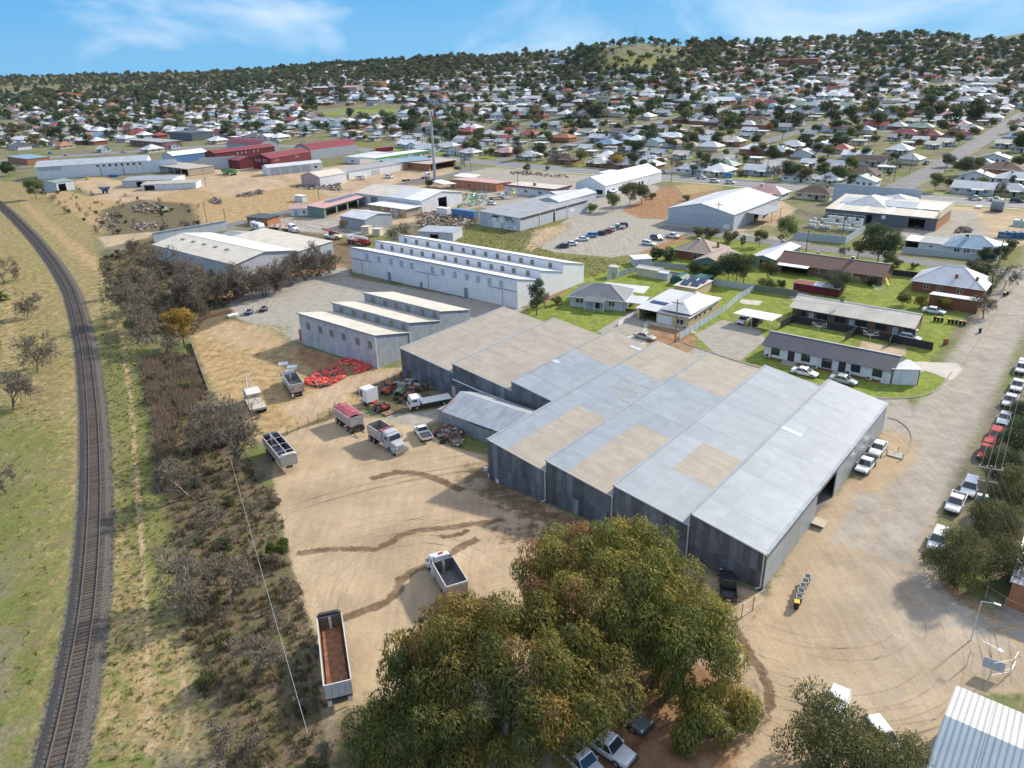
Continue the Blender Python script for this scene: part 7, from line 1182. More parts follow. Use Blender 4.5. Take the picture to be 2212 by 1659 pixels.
# ---------------------------------------------------------------- the town
def proto_house(i,L_,D_,rt,wallc,props):
 h=2.8;hr=h+min(L_,D_)*.24 if rt!='flat' else h+.1
 f=[('f',L_*t,1.0,1.5,1.2,'win')for t in(.14,.44,.84)]+[('f',L_*.64,.1,1.0,2.1,'bdoor')]+[('r',D_*t,1.0,1.3,1.2,'win')for t in(.3,.7)]
 o=shed('house','house','house',(0,0),(L_,0),D_,h,hr,rt,RF['light'],wallc,feats=f,ov=.55,snapit=False,flash=False)
 if rt in('hip','gx'):MB().slab([(L_*.5,-2.2,2.45),(L_*.8,-2.2,2.45),(L_*.8,0,2.75),(L_*.5,0,2.75)],.08).build('porch_roof',RF['light'],o)
 for pr in props:roofprop(o,*pr)
 return o,tree_of(o),L_,D_
HP=[proto_house(i,*a)for i,a in enumerate([(14,10,'hip',WL['cream'],[('chimney',11,6,4.6)]),(16,9.5,'hip',WL['white'],[('cooler',6,4,4.8,.9)]),(13,11,'hip',brick,[('chimney',3,7,4.3)]),(15,9,'gx',WL['lgrey'],[('cooler',8,6,4.3,.9)]),(12,12,'hip',WL['cream'],[]),(17,10,'hip',obrick,[('cooler',10,5,5,1)]),(13,9,'gy',WL['white'],[('chimney',9,7,4.2)]),(9,7,'gx',WL['lgrey'],[]),(8,6,'flat',WL['cream'],[])])]
RCN={'white':'white','light':'pale grey','zinc':'galvanised','grey':'mid-grey','slate':'slate-grey','maroon':'maroon','red':'red','pink':'pinkish','blue':'blue-grey','green':'pale green','brown':'brown tiled','terra':'terracotta tiled','gtile':'grey tiled','ctile':'fawn tiled','cream':'cream'}
RCW={'white':20,'light':24,'zinc':10,'grey':6,'slate':5,'maroon':2,'red':3.4,'pink':2.4,'blue':4,'green':4,'brown':4,'terra':3,'gtile':6,'ctile':4,'cream':6}
rcol=list(RCW);rwt=np.array([RCW[k]for k in rcol]);rwt=rwt/rwt.sum()
def vis_px(p,z=3):return pix(p[0],p[1],gz(p)+z)
HWY=[(-200,322),(0,322),(330,298),(700,292),(850,312),(1050,333),(1430,366),(1700,388),(1950,405),(2300,436)]
def beyond(u,v):return v<np.interp(u,[h[0]for h in HWY],[h[1]for h in HWY])
PARK=[[(1290,88),(1480,90),(1500,125),(1440,150),(1290,150)],[(685,222),(870,222),(870,250),(685,252)],[(0,320),(-300,200),(-300,400)]]
def inpark(u,v):return any(float(sdf(np.array(P,float),np.array([u]),np.array([v]))[0])<0 for P in PARK[:2])
EX=[('t3',490,1135,3,'light',0,'cream weatherboard bungalow facing the main road left of the leafy trees'),('t3',1150,1160,2,'dtile',0,'brown-tiled brick bungalow behind green corner fences'),('t3',1205,1075,3,'dtile',0,'dark-roofed cottage behind the brown-tiled bungalow'),('t3',520,1285,1,'pink',0,'pink-roofed timber house below the main road'),('t3',840,1290,0,'dtile',0,'brown-roofed white house beside the pink-roofed one'),('t3',230,1100,5,'green',0,'green-grey gabled house left of the cream bungalow'),('t3',1890,1180,6,'slate',0,'cream gabled house with dark grey roof at the right corner'),('t3',2060,1130,5,'brown',0,'brown-tiled brick house behind the grey-roofed corner house'),('t3',2010,1060,6,'green',0,'blue-green roofed gabled house on the right street side'),('t3',2150,1195,1,'light',0,'pale-roofed house cut by the right edge'),('t2',1400,1060,5,'dtile',0,'large brown hip-roofed brick house at the intersection'),('t2',1690,955,2,'blue',0,'brick house with blue hipped roof'),('t2',1560,985,7,'light',0,'small cream cottage behind the intersection'),('t2',1680,1050,4,'white',0,'white hip-roofed house right of the brown one'),('t2',1030,1010,2,'pink',0,'pinkish brick cottage on the corner left of the intersection'),('t2',1960,1070,0,'light',0,'cream house with pale hipped roof above the white hall'),('t2',1190,890,0,'red',0,'red hip-roofed house left of the pale green roof'),('t2',1045,870,3,'red',0,'red-roofed house second left of the large red hip'),('t2',790,870,2,'red',0,'bright red-roofed brick house near the tall pole'),('t2',1050,920,7,'red',0,'small red-roofed cottage in front of the red hips'),('t2',1310,895,1,'green',0,'pale green hip-roofed house beside the red roof'),('t2',1430,900,4,'light',0,'light-roofed cream house right of the green roof'),('t2',660,975,1,'light',0,'white verandah house behind the tall pole'),('t2',400,955,3,'white',0,'white cottage left of the tall pole'),('t3',390,725,5,'maroon',0,'maroon-roofed long house on the rise'),('t3',1570,900,5,'maroon',0,'maroon hipped house beside the power lines'),('t3',1430,890,1,'maroon',0,'lower maroon roof joined left of the hipped one'),('t3',1760,830,5,'pink',0,'fawn-pink roofed house on the street bend'),('t3',1390,1000,4,'light',0,'cream house with pale pyramid roof near the wires'),('t3',700,970,0,'light',0,'pale complex-roofed house left of the palms'),('t1',65,725,4,'red',0,'red pyramid-roofed house at the far left'),('t1',700,690,5,'terra',0,'terracotta-tiled house on the left rise'),('t1',860,870,5,'maroon',0,'dark red-roofed house behind the car yard'),('t1',1090,965,7,'red',0,'small red-roofed shop house near the roller shed'),('t1',935,990,4,'light',0,'cream pyramid-roofed house behind the long grain shed'),('t1',1370,930,0,'white',0,'white-roofed house above the maroon sheds'),('t1',330,830,1,'red',0,'brick hall with red end roof on the left'),('t1',1120,590,0,'red',0,'bright red-roofed house on the left hill'),('t1',1960,840,3,'green',0,'pale green-roofed two-storey house'),('t1',640,985,7,'cream',0,'cream cottage beside the leafless street tree')]
for r_ in(HP):r_[0].location=(0,0,-500)
used_p=set()
def place_house(k,p,rz,roof,label,group,s=1.):
 o0,rec,L_,D_=HP[k];z=gz(p);sw={RF['light'].name:RF[roof]}if roof!='light' else None
 return dup(rec,(*p,z),rz,label,group,'house',sw,(s,s,s))
def corner(p,rz,L_,D_):return p-np.array([math.cos(rz),math.sin(rz)])*L_/2
for(fr,x,y,k,roof,q_,lb)in EX:
 p=G(fr,x,y);rz=GR;place_house(k,corner(p,rz,HP[k][2],0),rz,roof,lb,'houses of the town');took(p+np.array([-math.sin(rz),math.cos(rz)])*5,10)
 # distant large buildings
for(fr,q0,q1,dp,he,hr,rt,rf,wl,W0,nm,lb,nwin)in[('t1',(1725,645),(2020,655),16,8,8.2,'flat','light','obrick',62,'hospital','long two-storey orange-brick institution on the left rise',14),('t1',(2020,600),(2155,590),16,8,9,'gx','white','brick',40,'brick_block','red brick block with white roof beside the orange-brick institution',8),('t1',(350,635),(590,620),30,7,9.5,'gx','terra','obrick',60,'hall','huge low hall with brown roof on the left horizon slope',0),('t1',(1640,700),(1890,700),18,6.5,8.4,'gx','cream','cream',36,'hall','cream windowless hall below the orange-brick institution',0),('t2',(150,570),(290,575),15,10,10.2,'flat','tan','obrick',34,'brick_block','square orange-brick block in the centre-left distance',0),('t2',(0,600),(110,595),15,8,10,'gx','pink','pink',34,'terrace','pinkish two-storey terrace in the distance',8),('t3',(600,425),(800,410),14,8,8.4,'gx','terra','brick',62,'brick_block','long two-storey red brick block among hillside trees',12),('t3',(1248,208),(1375,205),18,8.5,8.7,'flat','white','tan',55,'hilltop_building','flat-roofed tan building crowning the skyline',6),('t1',(845,940),(1150,945),16,4.2,4.4,'flat','grey','bbrick',50,'office','low grey-roofed office behind the long grain shed',6),('t1',(1100,900),(1285,915),18,6,6.2,'flat','dark','dgrey',36,'office','dark flat-roofed two-storey office on the main street',5),('t1',(55,1045),(290,1045),14,3.6,3.8,'flat','blue','obrick',34,'depot','low depot with pale blue roof at the far left',0)]:
 p0=G(fr,*q0);o=shed(nm,lb,nm.replace('_',' '),p0,p0+NV,dp,he,hr,rt,rf,wl,W_=W0,feats=[('f',W0*(i+.5)/nwin,z,2.0,1.5,'win')for i in range(nwin)for z in((1,4.6)if he>6 else(1,))],flash=False);took(p0+NV*W0*.3+DV*dp/2,22);took(p0+NV*W0*.7+DV*dp/2,22)
 # lots along the streets
LOT=[]
A_ROWS=[352,460,575,690,810,930,1060,1200,1350,1510,1690,1900,2150,2450,2800];B_COLS=[-1900,-1760,-1620,-1480,-1340,-1200,-1060,-920,-760,-640,-524,-413,-302,-193,-80,31,142,255,370,490,620,760,900]
for i in range(len(A_ROWS)-1):
 for j in range(len(B_COLS)-1):
  a0,a1,b0,b1=A_ROWS[i],A_ROWS[i+1],B_COLS[j],B_COLS[j+1];cx=XY((a0+a1)/2,(b0+b1)/2);az=math.atan2(cx[0],cx[1]);r=np.hypot(*cx)
  if abs(az)>R(41)or r>3300:continue
  n=int((b1-b0-14)/13.0)
  for k in range(n):
   b_=b0+8+(k+.5)*(b1-b0-16)/n
   LOT+=[(a0+random.uniform(11,17),b_,0),(a1-random.uniform(11,17),b_,1)]
   if random.random()<.95:LOT.append(((a0+a1)/2+random.uniform(3,16),b_+random.uniform(-3,3),2));LOT.append(((a0+a1)/2-random.uniform(3,16),b_+random.uniform(-3,3),2))if random.random()<.8 else None
for row in range(3):
 for a in np.arange(230,352,24):
  for b_ in np.arange(-900,-560,20):LOT.append((a+random.uniform(-4,4),b_+random.uniform(-4,4),random.choice((0,2))))if row==0 else None
for fr_ in range(220):a,b_=random.uniform(352,470),random.uniform(-560,-300)
near_h,far_h,tree_pts=[],[],[]
PLn=np.array(PL)
def clash(p,pad=2):return bool((np.hypot(PLn[:,0]-p[0],PLn[:,1]-p[1])<PLn[:,2]+pad).any())
for(a,b_,t)in LOT:
 if any(abs(a-A)<8 for A in A_ROWS[1:7])or any(abs(b_-Bc)<9 for Bc in(-413,-302,-193,-80,31)):continue
 p=XY(a,b_);u,v=vis_px(p)
 if not(-60<u<2270)or not beyond(u,v)or inpark(u,v)or clash(p,5):continue
 r=np.hypot(*p);z=gz(p)
 if random.random()<(.05 if r<900 else .16):tree_pts.append((*p,1));continue
 zr=np.interp(math.atan2(p[0],p[1]),_fa,_fr)
 if r>zr*1.03:continue
 (near_h if True else far_h).append((r,a,b_,t,p,u,v))
near_h.sort(key=lambda q:q[0]);n_ind=300-len(EX);far_h=near_h[n_ind:];near_h=near_h[:n_ind]
def hexpo(u,v):
 rows_=[(0,'closest to the main road'),(1,'one row behind the main road'),(2,'in the middle of the suburb'),(3,'towards the hill foot')]
 return rows_
LMK=[(60,'the far left edge'),(300,'the long grain shed'),(480,'the brown flat offices'),(640,'the maroon sheds'),(800,'the petrol station'),(935,'the tall pole'),(1080,'the side street'),(1230,'the intersection'),(1400,'the brown hip-roofed house'),(1540,'the white hall'),(1700,'the machinery shed'),(1850,'the store'),(1990,'the wide side street'),(2150,'the right edge')]
seen_l={}
for(r,a,b_,t,p,u,v)in near_h:
 k=random.choice((0,1,2,3,4,5,6))if t!=2 else random.choice((7,8));roof=str(RNG.choice(rcol,p=rwt));L_,D_=HP[k][2:];rz=GR if t!=1 else GR+math.pi
 if t==2:roof=random.choice(('white','light','zinc','light','grey','cream'))
 q_=p-np.array([math.cos(rz),math.sin(rz)])*L_/2-np.array([-math.sin(rz),math.cos(rz)])*D_/2
 row=int((a-352)//57);lmk=min(LMK,key=lambda q:abs(q[0]-u))[1];kd={'hip':'hip-roofed','gx':'gable-roofed','gy':'gable-fronted','flat':'flat-roofed'}[['hip','hip','hip','gx','hip','hip','gy','gx','flat'][k]];noun={0:'cream house',1:'white house',2:'brick house',3:'grey house',4:'cream square house',5:'orange-brick house',6:'white house',7:'backyard garage',8:'backyard shed'}[k]
 rowt=['on the main road frontage','in the first block back','across the first cross street','in the second block back','two cross streets back','in the third block back','three cross streets back'][min(max(row,0),6)]
 lb='%s %s %s beyond %s'%(RCN[roof],noun if kd=='' else kd+' '+noun,rowt,lmk);n_=seen_l.get(lb,0);seen_l[lb]=n_+1
 if n_:lb='%s %s %s, %s beyond %s'%(['','second','third','fourth','fifth','sixth'][min(n_,5)],RCN[roof]+' '+kd,noun,rowt,lmk)
 lb=' '.join(lb.split()[:16]);place_house(k,q_,rz+random.gauss(0,.02),roof,lb,'houses of the town',random.uniform(.88,1.05))
 for _ in range(1 if t==2 else 4):tree_pts.append((p[0]+random.uniform(-13,13),p[1]+random.uniform(-13,13),0))
for o0,rec,_,_ in HP:
 for c_,g_ in rec[1]:
  for q_ in g_:bpy.data.objects.remove(q_)
  bpy.data.objects.remove(c_)
 bpy.data.objects.remove(o0)
 # the rest of the houses, joined
fm=[RF[k]for k in rcol]+[WL['cream'],WL['white'],brick,WL['lgrey'],dark];b=MB()
for(r,a,b_,t,p,u,v)in far_h:
 L_,D_=(random.uniform(12,19),random.uniform(9.5,13))if t!=2 else(random.uniform(7,14),random.uniform(5,9));z=gz(p);g=GR+random.gauss(0,.05);c,s=math.cos(g),math.sin(g);T2=lambda x,y,zz:(p[0]+x*c-y*s,p[1]+x*s+y*c,z+zz)
 ri=int(RNG.choice(len(rcol),p=rwt));wi=len(rcol)+random.randrange(4);X,Y,h=L_/2,D_/2,2.9;hr=h+D_*.26;e=.6;m_=D_/2
 for q_ in([(-X,-Y),(X,-Y)],[(X,-Y),(X,Y)],[(X,Y),(-X,Y)],[(-X,Y),(-X,-Y)]):b.face([T2(*q_[0],-1),T2(*q_[1],-1),T2(*q_[1],h),T2(*q_[0],h)],wi)
 A=[T2(-X-e,-Y-e,h),T2(X+e,-Y-e,h),T2(X+e,Y+e,h),T2(-X-e,Y+e,h)];kx=X-m_ if random.random()<.7 else X+e;r1,r2=T2(-kx,0,hr),T2(kx,0,hr)
 for q_ in([A[0],A[1],r2,r1],[A[1],A[2],r2],[A[2],A[3],r1,r2],[A[3],A[0],r1]):b.face(q_,ri)
 if r<1300:
  for x in(-.3,.05,.34):b.face([T2(L_*x-.8,-Y-.04,1),T2(L_*x+.8,-Y-.04,1),T2(L_*x+.8,-Y-.04,2.2),T2(L_*x-.8,-Y-.04,2.2)],len(fm)-1)
 for _ in range((0 if random.random()<.5 else 1)if t==2 else 3 if r>900 else 2):tree_pts.append((p[0]+random.uniform(-17,17),p[1]+random.uniform(-17,17),0))
tag(b.build('distant_houses',fm),'hundreds of pale and red roofed houses climbing the hills',kind='stuff')
# trees of the town: the nearest as things, the rest as one mass
for _ in range(1700):
 az=RNG.uniform(-.62,.62);rr=np.interp(az,_fa,_fr)*RNG.uniform(.62,1.04);tree_pts.append((rr*math.sin(az),rr*math.cos(az),0))
for _ in range(1500):
 u=RNG.uniform(1240,1560);az=math.atan2(*ray(u,100)[:2]);rr=np.interp(az,_fa,_fr)*RNG.uniform(.8,1.03)
 if 1330<u<1450 and rr>np.interp(az,_fa,_fr)*.90 and rr<np.interp(az,_fa,_fr)*.97 and RNG.random()<.8:continue
 tree_pts.append((rr*math.sin(az),rr*math.cos(az),0))
for _ in range(6000):
 az=RNG.uniform(-.66,.66);rr=np.interp(az,_fa,_fr)*RNG.uniform(.74,1.06);tree_pts.append((rr*math.sin(az),rr*math.cos(az),3))if(rr>1500 and az<.05)or RNG.random()<.3 else None
for b_ in np.arange(-290,120,13.):
 if random.random()<.7:tree_pts.append((*XY(359+random.uniform(-1,2),b_),2))
TPts=[]
for(x,y,t)in tree_pts:
 u,v=vis_px((x,y));r=math.hypot(x,y)
 if not(-60<u<2270)or not beyond(u,v+(0 if t==2 else 4)):continue
 a,b_=AB(np.array([x,y]))
 if t!=2 and r<1200 and(any(abs(a-A)<5.5 for A in A_ROWS[:7])or any(abs(b_-Bc)<6.5 for Bc in(-413,-302,-193,-80,31))):continue
 if inpark(u,v)and random.random()<.85:continue
 TPts.append((r,x,y,t,u,v))
TPts.sort()
KT=[('round',None,'rounded green tree'),('darkt',None,'dense dark tree'),('round2',None,'olive-leaved tree'),('tall',None,'tall green tree'),('round','dark','dark evergreen tree'),('bush',None,'garden bush'),('bare3',None,'leafless purple-brown tree'),('round2','yellow','yellow autumn tree'),('conifer',None,'narrow dark conifer'),('round','rusty','rust-coloured autumn tree'),('bush','dark','dark hedge bush')]
KW=np.array([22,14,17,7,14,10,9,3,3,2,9]);KW=KW/KW.sum();S0={'round':.62,'darkt':.62,'round2':.6,'tall':.62,'bush':.9,'bare3':.8,'conifer':.75}
seen_t={}
for(r,x,y,t,u,v)in TPts[:250]:
 kd,lm,nm=KT[RNG.choice(len(KT),p=KW)]if t!=2 else random.choice([KT[6],KT[6],KT[2]]);s=S0[kd]*random.uniform(.75,1.5);lmk=min(LMK,key=lambda q:abs(q[0]-u))[1];row=min(max(int((AB(np.array([x,y]))[0]-352)//57),0),3)
 wh_=['among the front houses','behind the front houses','across the first cross street','in the second block back'][row]if t!=2 else 'on the main road verge'
 lb='%s %s beyond %s'%(nm,wh_,lmk);n_=seen_t.get(lb,0);seen_t[lb]=n_+1
 if n_:lb='%s %s'%(['another','third'][0]if 0 else['second','third','fourth','fifth','sixth','seventh','eighth','ninth','tenth','eleventh'][min(n_-1,9)],lb)
 tree(kd,None,(x,y),s,lb,'bush' if kd=='bush' else 'tree',lm,'trees of the town gardens')
for k in[k for k in TP if k not in _tu]:
 rec=TP[k]
 for c_,g_ in rec[1]:bpy.data.objects.remove(c_)
 bpy.data.objects.remove(rec[0])
def far_proto(seed,h,rx,rz,k,cr,n,ls,m,top=True):
 g=np.random.default_rng(seed);V,F,T_=leaves(crown_clumps(rx,rz,h-rz,k,cr,g,top),n,ls,ls*.8,rng=g);return proto_mesh('far_crown',V,F,T_,m)
KW_=0;FPp=[far_proto(1,8,3.8,3.5,12,1.7,520,1.1,LM['green']),far_proto(2,9,4.6,4.0,12,1.9,560,1.2,LM['dark'],False),far_proto(3,8,4.2,3.4,11,1.8,480,1.1,LM['olive']),far_proto(4,12,4.0,5.2,12,1.9,560,1.2,LM['dark']),far_proto(5,6,3.4,2.8,9,1.4,380,.9,LM['green']),far_proto(6,7,3.4,3.0,9,1.4,330,.8,LM['brown']),far_proto(7,8,4.0,3.4,10,1.6,420,1.0,LM['grey']),far_proto(8,7,3.4,3.0,9,1.4,330,.9,leaf_mat('leaf_amber',[(.13,.10,.03),(.20,.15,.04),(.26,.17,.05)])),far_proto(9,9,2.4,4.2,10,1.2,380,1.0,LM['dark'])]
ft=np.array([(x,y,gz((x,y))-.3)for(r,x,y,t,u,v)in TPts[250:]]);scatter('distant_trees',ft,RNG.uniform(.45,1.25,len(ft))**1.5*np.where(np.hypot(ft[:,0],ft[:,1])>1500,1.2,1.05),FPp,'mass of dark green trees between the houses and along the ridges')
print('houses',len(near_h),len(far_h),'trees',len(TPts))
# lookout mast on the wooded hill
o=empty('radio_mast','thin radio mast rising from the wooded hill','mast',(*G('t2',1893,300),0));p_=G('t2',1893,300);o.location.z=gz(p_)-1
b=MB()
for s in((-.8,-.8),(.8,-.8),(0,.9)):b.tube((*s,0),(s[0]*.2,s[1]*.2,30),.15,.1,n=4)
for k in range(10):z=3*k;f=1-.8*k/10;b.tube((-.8*f,-.8*f,z),(.8*f,-.8*f,z+2.5),.06,n=4).tube((.8*f,-.8*f,z),(0,.9*f,z+2.5),.06,n=4)
b.build('lattice',zinc,o)
# ---------------------------------------------------------------- fences, poles, heaps and small things
CM=dict(black=WL['black'],pale=M('fence_pale',(.50,.55,.58),.6,.1,.1,1,rib=('X',.2,.02)),green=M('fence_olive',(.20,.22,.15),.8,0,.1,1,rib=('X',.2,.02)),grey=M('fence_grey',(.33,.36,.38),.7,0,.15,1,rib=('X',.2,.02)),white=whitep,rust=M('steel_rust',(.18,.08,.05),.8,0,.3,3),wood=M('timber_grey',(.22,.17,.12),.9,0,.3,3),conc=slab)
def fence(label,fr,pts,h,col,step=2.4,wire=False,name=None):
 P=[G(fr,*p)for p in pts];o=empty(name or('wire_fence' if wire else 'panel_fence'),label,'fence',(*P[0],0));src={}
 for a,b_ in zip(P[:-1],P[1:]):
  L_=np.linalg.norm(b_-a);n=max(1,int(round(L_/step)));an=math.atan2(*(b_-a)[::-1]);w=L_/n
  for i in range(n):
   p=a+(b_-a)*i/n-P[0]
   if not wire:
    q=MB().box(0,w-.04,-.03,.03,.05,h).build('panel',CM[col],o,(*p,0),an);MB().box(-.05,.05,-.06,.06,0,h+.04).build('post',CM[col],o,(*p,0),an)
   else:MB().tube((0,0,0),(0,0,h),.05,n=5).build('post',CM[col],o,(*p,0),an)
  if wire:
   m_=MB()
   for z in(.35,.7,h-.1):m_.tube((*(a-P[0]),z),(*(b_-P[0]),z),.015,n=3)
   m_.build('wire',zinc,o)
 return o
fence('black panel fence enclosing the yards of the brick flats','t6',[(640,472),(716,430),(1128,508),(1368,562),(1622,615)],1.8,'black');fence('short black panel fence dividing the two clothesline yards','t6',[(1126,508),(1056,553)],1.8,'black');fence('black panel fence beside the small white car','t6',[(1368,548),(1335,592)],1.8,'black')
fence('long pale corrugated fence between the yellow house and carport','r2',[(985,1532),(1430,1252),(1545,1150),(1700,1062)],1.6,'pale');fence('pale fence along the vegetable garden','r2',[(1268,1000),(1698,1060)],1.6,'pale');fence('dark olive fence behind the bright lawn','r2',[(1702,1064),(2115,1125)],1.8,'green')
fence('grey fence between the paddock and cottage lawn','r2',[(290,960),(560,880),(760,830),(1060,860)],1.5,'grey');fence('grey fence behind the garden sheds','r2',[(862,925),(920,930),(1268,1000)],1.6,'grey');fence('long pale fence in front of the blue-grey house','r3',[(1045,490),(1745,560)],1.9,'pale')
fence('blue-grey screen fence around the store display yard','r3',[(0,355),(500,405),(690,285)],2.4,'pale');fence('curved white low fence of the yellow house driveway','r2',[(400,1400),(500,1330),(582,1290)],1.1,'white');fence('pale fence behind the huge dark tree','r3',[(820,690),(1190,735)],1.7,'black')
fence('low concrete sleeper wall along the yard and thicket','t4',[(1235,565),(1285,710),(1345,870)],.9,'conc');fence('leaning steel post fence across the top of the dirt yard','r4',[(240,960),(440,890),(650,800),(842,712),(955,665),(1048,560)],1.5,'rust',wire=True);fence('steel post fence beside the vintage truck wrecks','r4',[(1225,470),(1390,420),(1510,370),(1635,300)],1.6,'rust',wire=True)
fence('wire fence on posts along the grey workshop yard','r1',[(400,715),(640,765),(960,840)],1.4,'wood',wire=True,step=3);fence('timber post fence by the steel yard and paddock','r6',[(320,920),(620,850)],1.6,'rust',wire=True,step=3);fence('white post and rail fence before the yellow house','r2',[(575,1440),(770,1478),(980,1525)],.9,'white',wire=True,step=2.6);fence('wire fence along the front paddock of the main road','r6',[(560,320),(780,300),(1050,320),(1600,385)],1.1,'white',wire=True,step=5)
fence('mesh fence on posts near the brick building at the right edge','t9',[(1960,560),(2080,640),(2212,700)],1.8,'conc',wire=True);fence('steel gate frame standing open at the warehouse corner','t9',[(388,690),(460,640),(528,588)],2.0,'rust',wire=True,step=1.8);fence('rusty pipe gate at the gum tree edge of the yard','t9',[(312,985),(382,1075)],1.8,'rust',wire=True)
fence('galvanised double gate with a blue notice board','t9',[(1840,1000),(1990,1075),(2120,1050),(2150,1000)],2.0,'pale',wire=True,step=2.2,name='yard_gate');fence('silver pipe gates across the railway access','t1',[(585,1600),(630,1590),(730,1560)],1.6,'pale',wire=True)
_p=G('t9',1930,1030);MB().box(0,1.8,-.03,.03,.7,1.9).build('notice_board',M('notice_blue',(.38,.46,.55),.6),None,(*_p,0),R(-35));tag(C.objects['notice_board'],'pale blue notice board fixed at the galvanised gate','notice board')
# poles and wires
polew=M('pole_timber',(.24,.19,.14),.9,0,.3,2)
def pole(fr,c,h,label,arm=True,steel_=False):
 p=G(fr,*c);o=empty('lamp_post' if steel_ else 'power_pole',label,'pole',(*p,gz(p)),GR);m=zinc if steel_ else polew
 MB().tube((0,0,-.3),(0,0,h),.17 if not steel_ else .07,.11 if not steel_ else .05,n=7).build('shaft',m,o)
 if steel_:MB().tube((0,0,h),(1.2,0,h+.3),.04,n=5).box(1.0,1.6,-.12,.12,h+.24,h+.34).build('lamp_arm',m,o)
 elif arm:MB().box(-1.2,1.2,-.08,.08,h-.9,h-.75).build('crossarm',polew,o);[MB().tube((x,0,h-.75),(x,0,h-.55),.05,n=5).build('insulator',lampw,o)for x in(-1.1,-.4,.4,1.1)]
 return p,h
def wires(label,p0,h0,p1,h1,n=3,sp=.7,sag=1.2,r=.018,m=None):
 b=MB();d=(p1-p0)/np.linalg.norm(p1-p0);nn=np.array([-d[1],d[0]])
 for k in range(n):
  off=nn*(k-(n-1)/2)*sp;pr=None
  for t in np.linspace(0,1,14):z=(gz(p0)+h0)*(1-t)+(gz(p1)+h1)*t-4*sag*t*(1-t);q=(*(p0*(1-t)+p1*t+off),z);pr and b.tube(pr,q,r,n=3,cap=False);pr=q
 tag(b.build('overhead_wire',m or M('wire_dark',(.12,.12,.12),.6)),label,'wire')
PO=[('r2',(943,1555),9.5,'timber pole by the champagne sedan'),('r3',(1960,610),9,'timber pole at the corner lawn by the lane bend'),('r2',(1345,460),9,'timber pole before the machinery shed doors'),('r3',(125,475),7,'slim pole at the left of the store fence'),('r3',(465,375),7.5,'slim pole inside the store fence'),('t1',(1340,1453),9,'pole at the front of the straw paddock'),('t1',(1462,1450),6,'short pole beside the boundary wall'),('t1',(1330,1205),9,'pole on a concrete block in the scrap yard'),('t1',(2062,1290),8,'pole by the works scrap pile'),('t2',(830,1115),12,'pole left of the intersection near the price sign'),('t2',(1010,1030),11,'pole behind the intersection left corner'),('t2',(1370,1060),11,'pole in front of the brown hip-roofed house'),('t2',(1800,1090),11,'pole beside the norfolk-like conifer'),('t2',(2125,1175),12,'pole at the white hall road corner'),('t2',(1135,1280),12,'tall slim pole in front of the maroon-trimmed office'),('r7',(1120,960),10,'pole at the left kerb of the wide side street'),('r7',(1450,970),10,'bare pole at the right kerb of the wide side street'),('r7',(965,1050),9,'pole by the green corner fence'),('r7',(1790,1150),11,'dark pole in front of the grey-roofed corner house'),('t3',(550,1155),11,'pole right of the cream bungalow'),('t3',(90,1130),10,'pole at the left street corner above the utes')]
PP={lb:pole(fr,c,h,lb[:90])for fr,c,h,lb in PO}
for fr,c,h,lb in(('t2',(1200,1045),8,'curved lamp post at the intersection'),('r7',(665,1065),8,'lamp post on the verge before the brown-tiled bungalow'),('t9',(1870,830),5,'white lamp on a pole at the galvanised gate'),('r3',(1895,900),6,'pale lamp post among the kerb trees')):pole(fr,c,h,lb,steel_=True)
lk=list(PP.values())
for i,j in((9,10),(10,11),(11,12),(12,13),(15,16),(16,18)):wires('power wires between two poles %s'%('along the main road','behind the intersection','before the brown house','towards the white hall','over the wide side street','over the right corner lawns')[((9,10),(10,11),(11,12),(12,13),(15,16),(16,18)).index((i,j))],lk[i][0],lk[i][1]-.6,lk[j][0],lk[j][1]-.6,r=.03)
tp=empty('tall_pole','very tall grey steel communications pole in the middle distance','pole',(*G('D',939.7,388),0));MB().tube((0,0,0),(0,0,33),.85,.45,n=12).build('shaft',M('pole_steel',(.42,.43,.44),.5,.2,.05,1),tp);b=MB()
for k in range(3):a=k*2.094;b.box(1.1*math.cos(a)-.2,1.1*math.cos(a)+.2,1.1*math.sin(a)-.2,1.1*math.sin(a)+.2,31,34)
b.build('antenna',whitep,tp)
p=G('D',2104,1150);tw=empty('transformer_pole','timber power pole with double crossarms and grey transformer at the right','pole',(*p,0),GR+R(14));h=height_=9.6
MB().tube((0,0,-.3),(0,0,h),.2,.14,n=8).build('shaft',polew,tw);MB().box(-1.3,1.3,-.1,.1,h-.5,h-.35).box(-1.1,1.1,-.1,.1,h-2.3,h-2.15).build('crossarm',polew,tw);MB().box(-.6,.6,.2,.9,h-5.6,h-4.4).build('transformer',M('transformer_grey',(.40,.44,.42),.5),tw)
for x in(-1.2,-.4,.4,1.2):MB().tube((x,0,h-.35),(x,0,h-.05),.06,n=5).build('insulator',lampw,tw)
wires('bundle of power wires running up the right street',p,h-.1,XY(175,-10),9,4,.7,1.5,.022);wires('power wires running to the bottom right corner',p,h-.1,G('D',2300,1640),9.5,3,.7,1.2,.02);wires('single wire crossing from the pole to the charcoal roof',G('D',2250,745),6.2,G('D',1700,690),4.6,1,1,.8,.022)
wires('thick sagging grey cable hanging down the scrub strip',G('D',500,1010),3.6,G('D',690,1720),7.2,1,1,1.1,.028,M('cable_grey',(.30,.31,.32),.6))
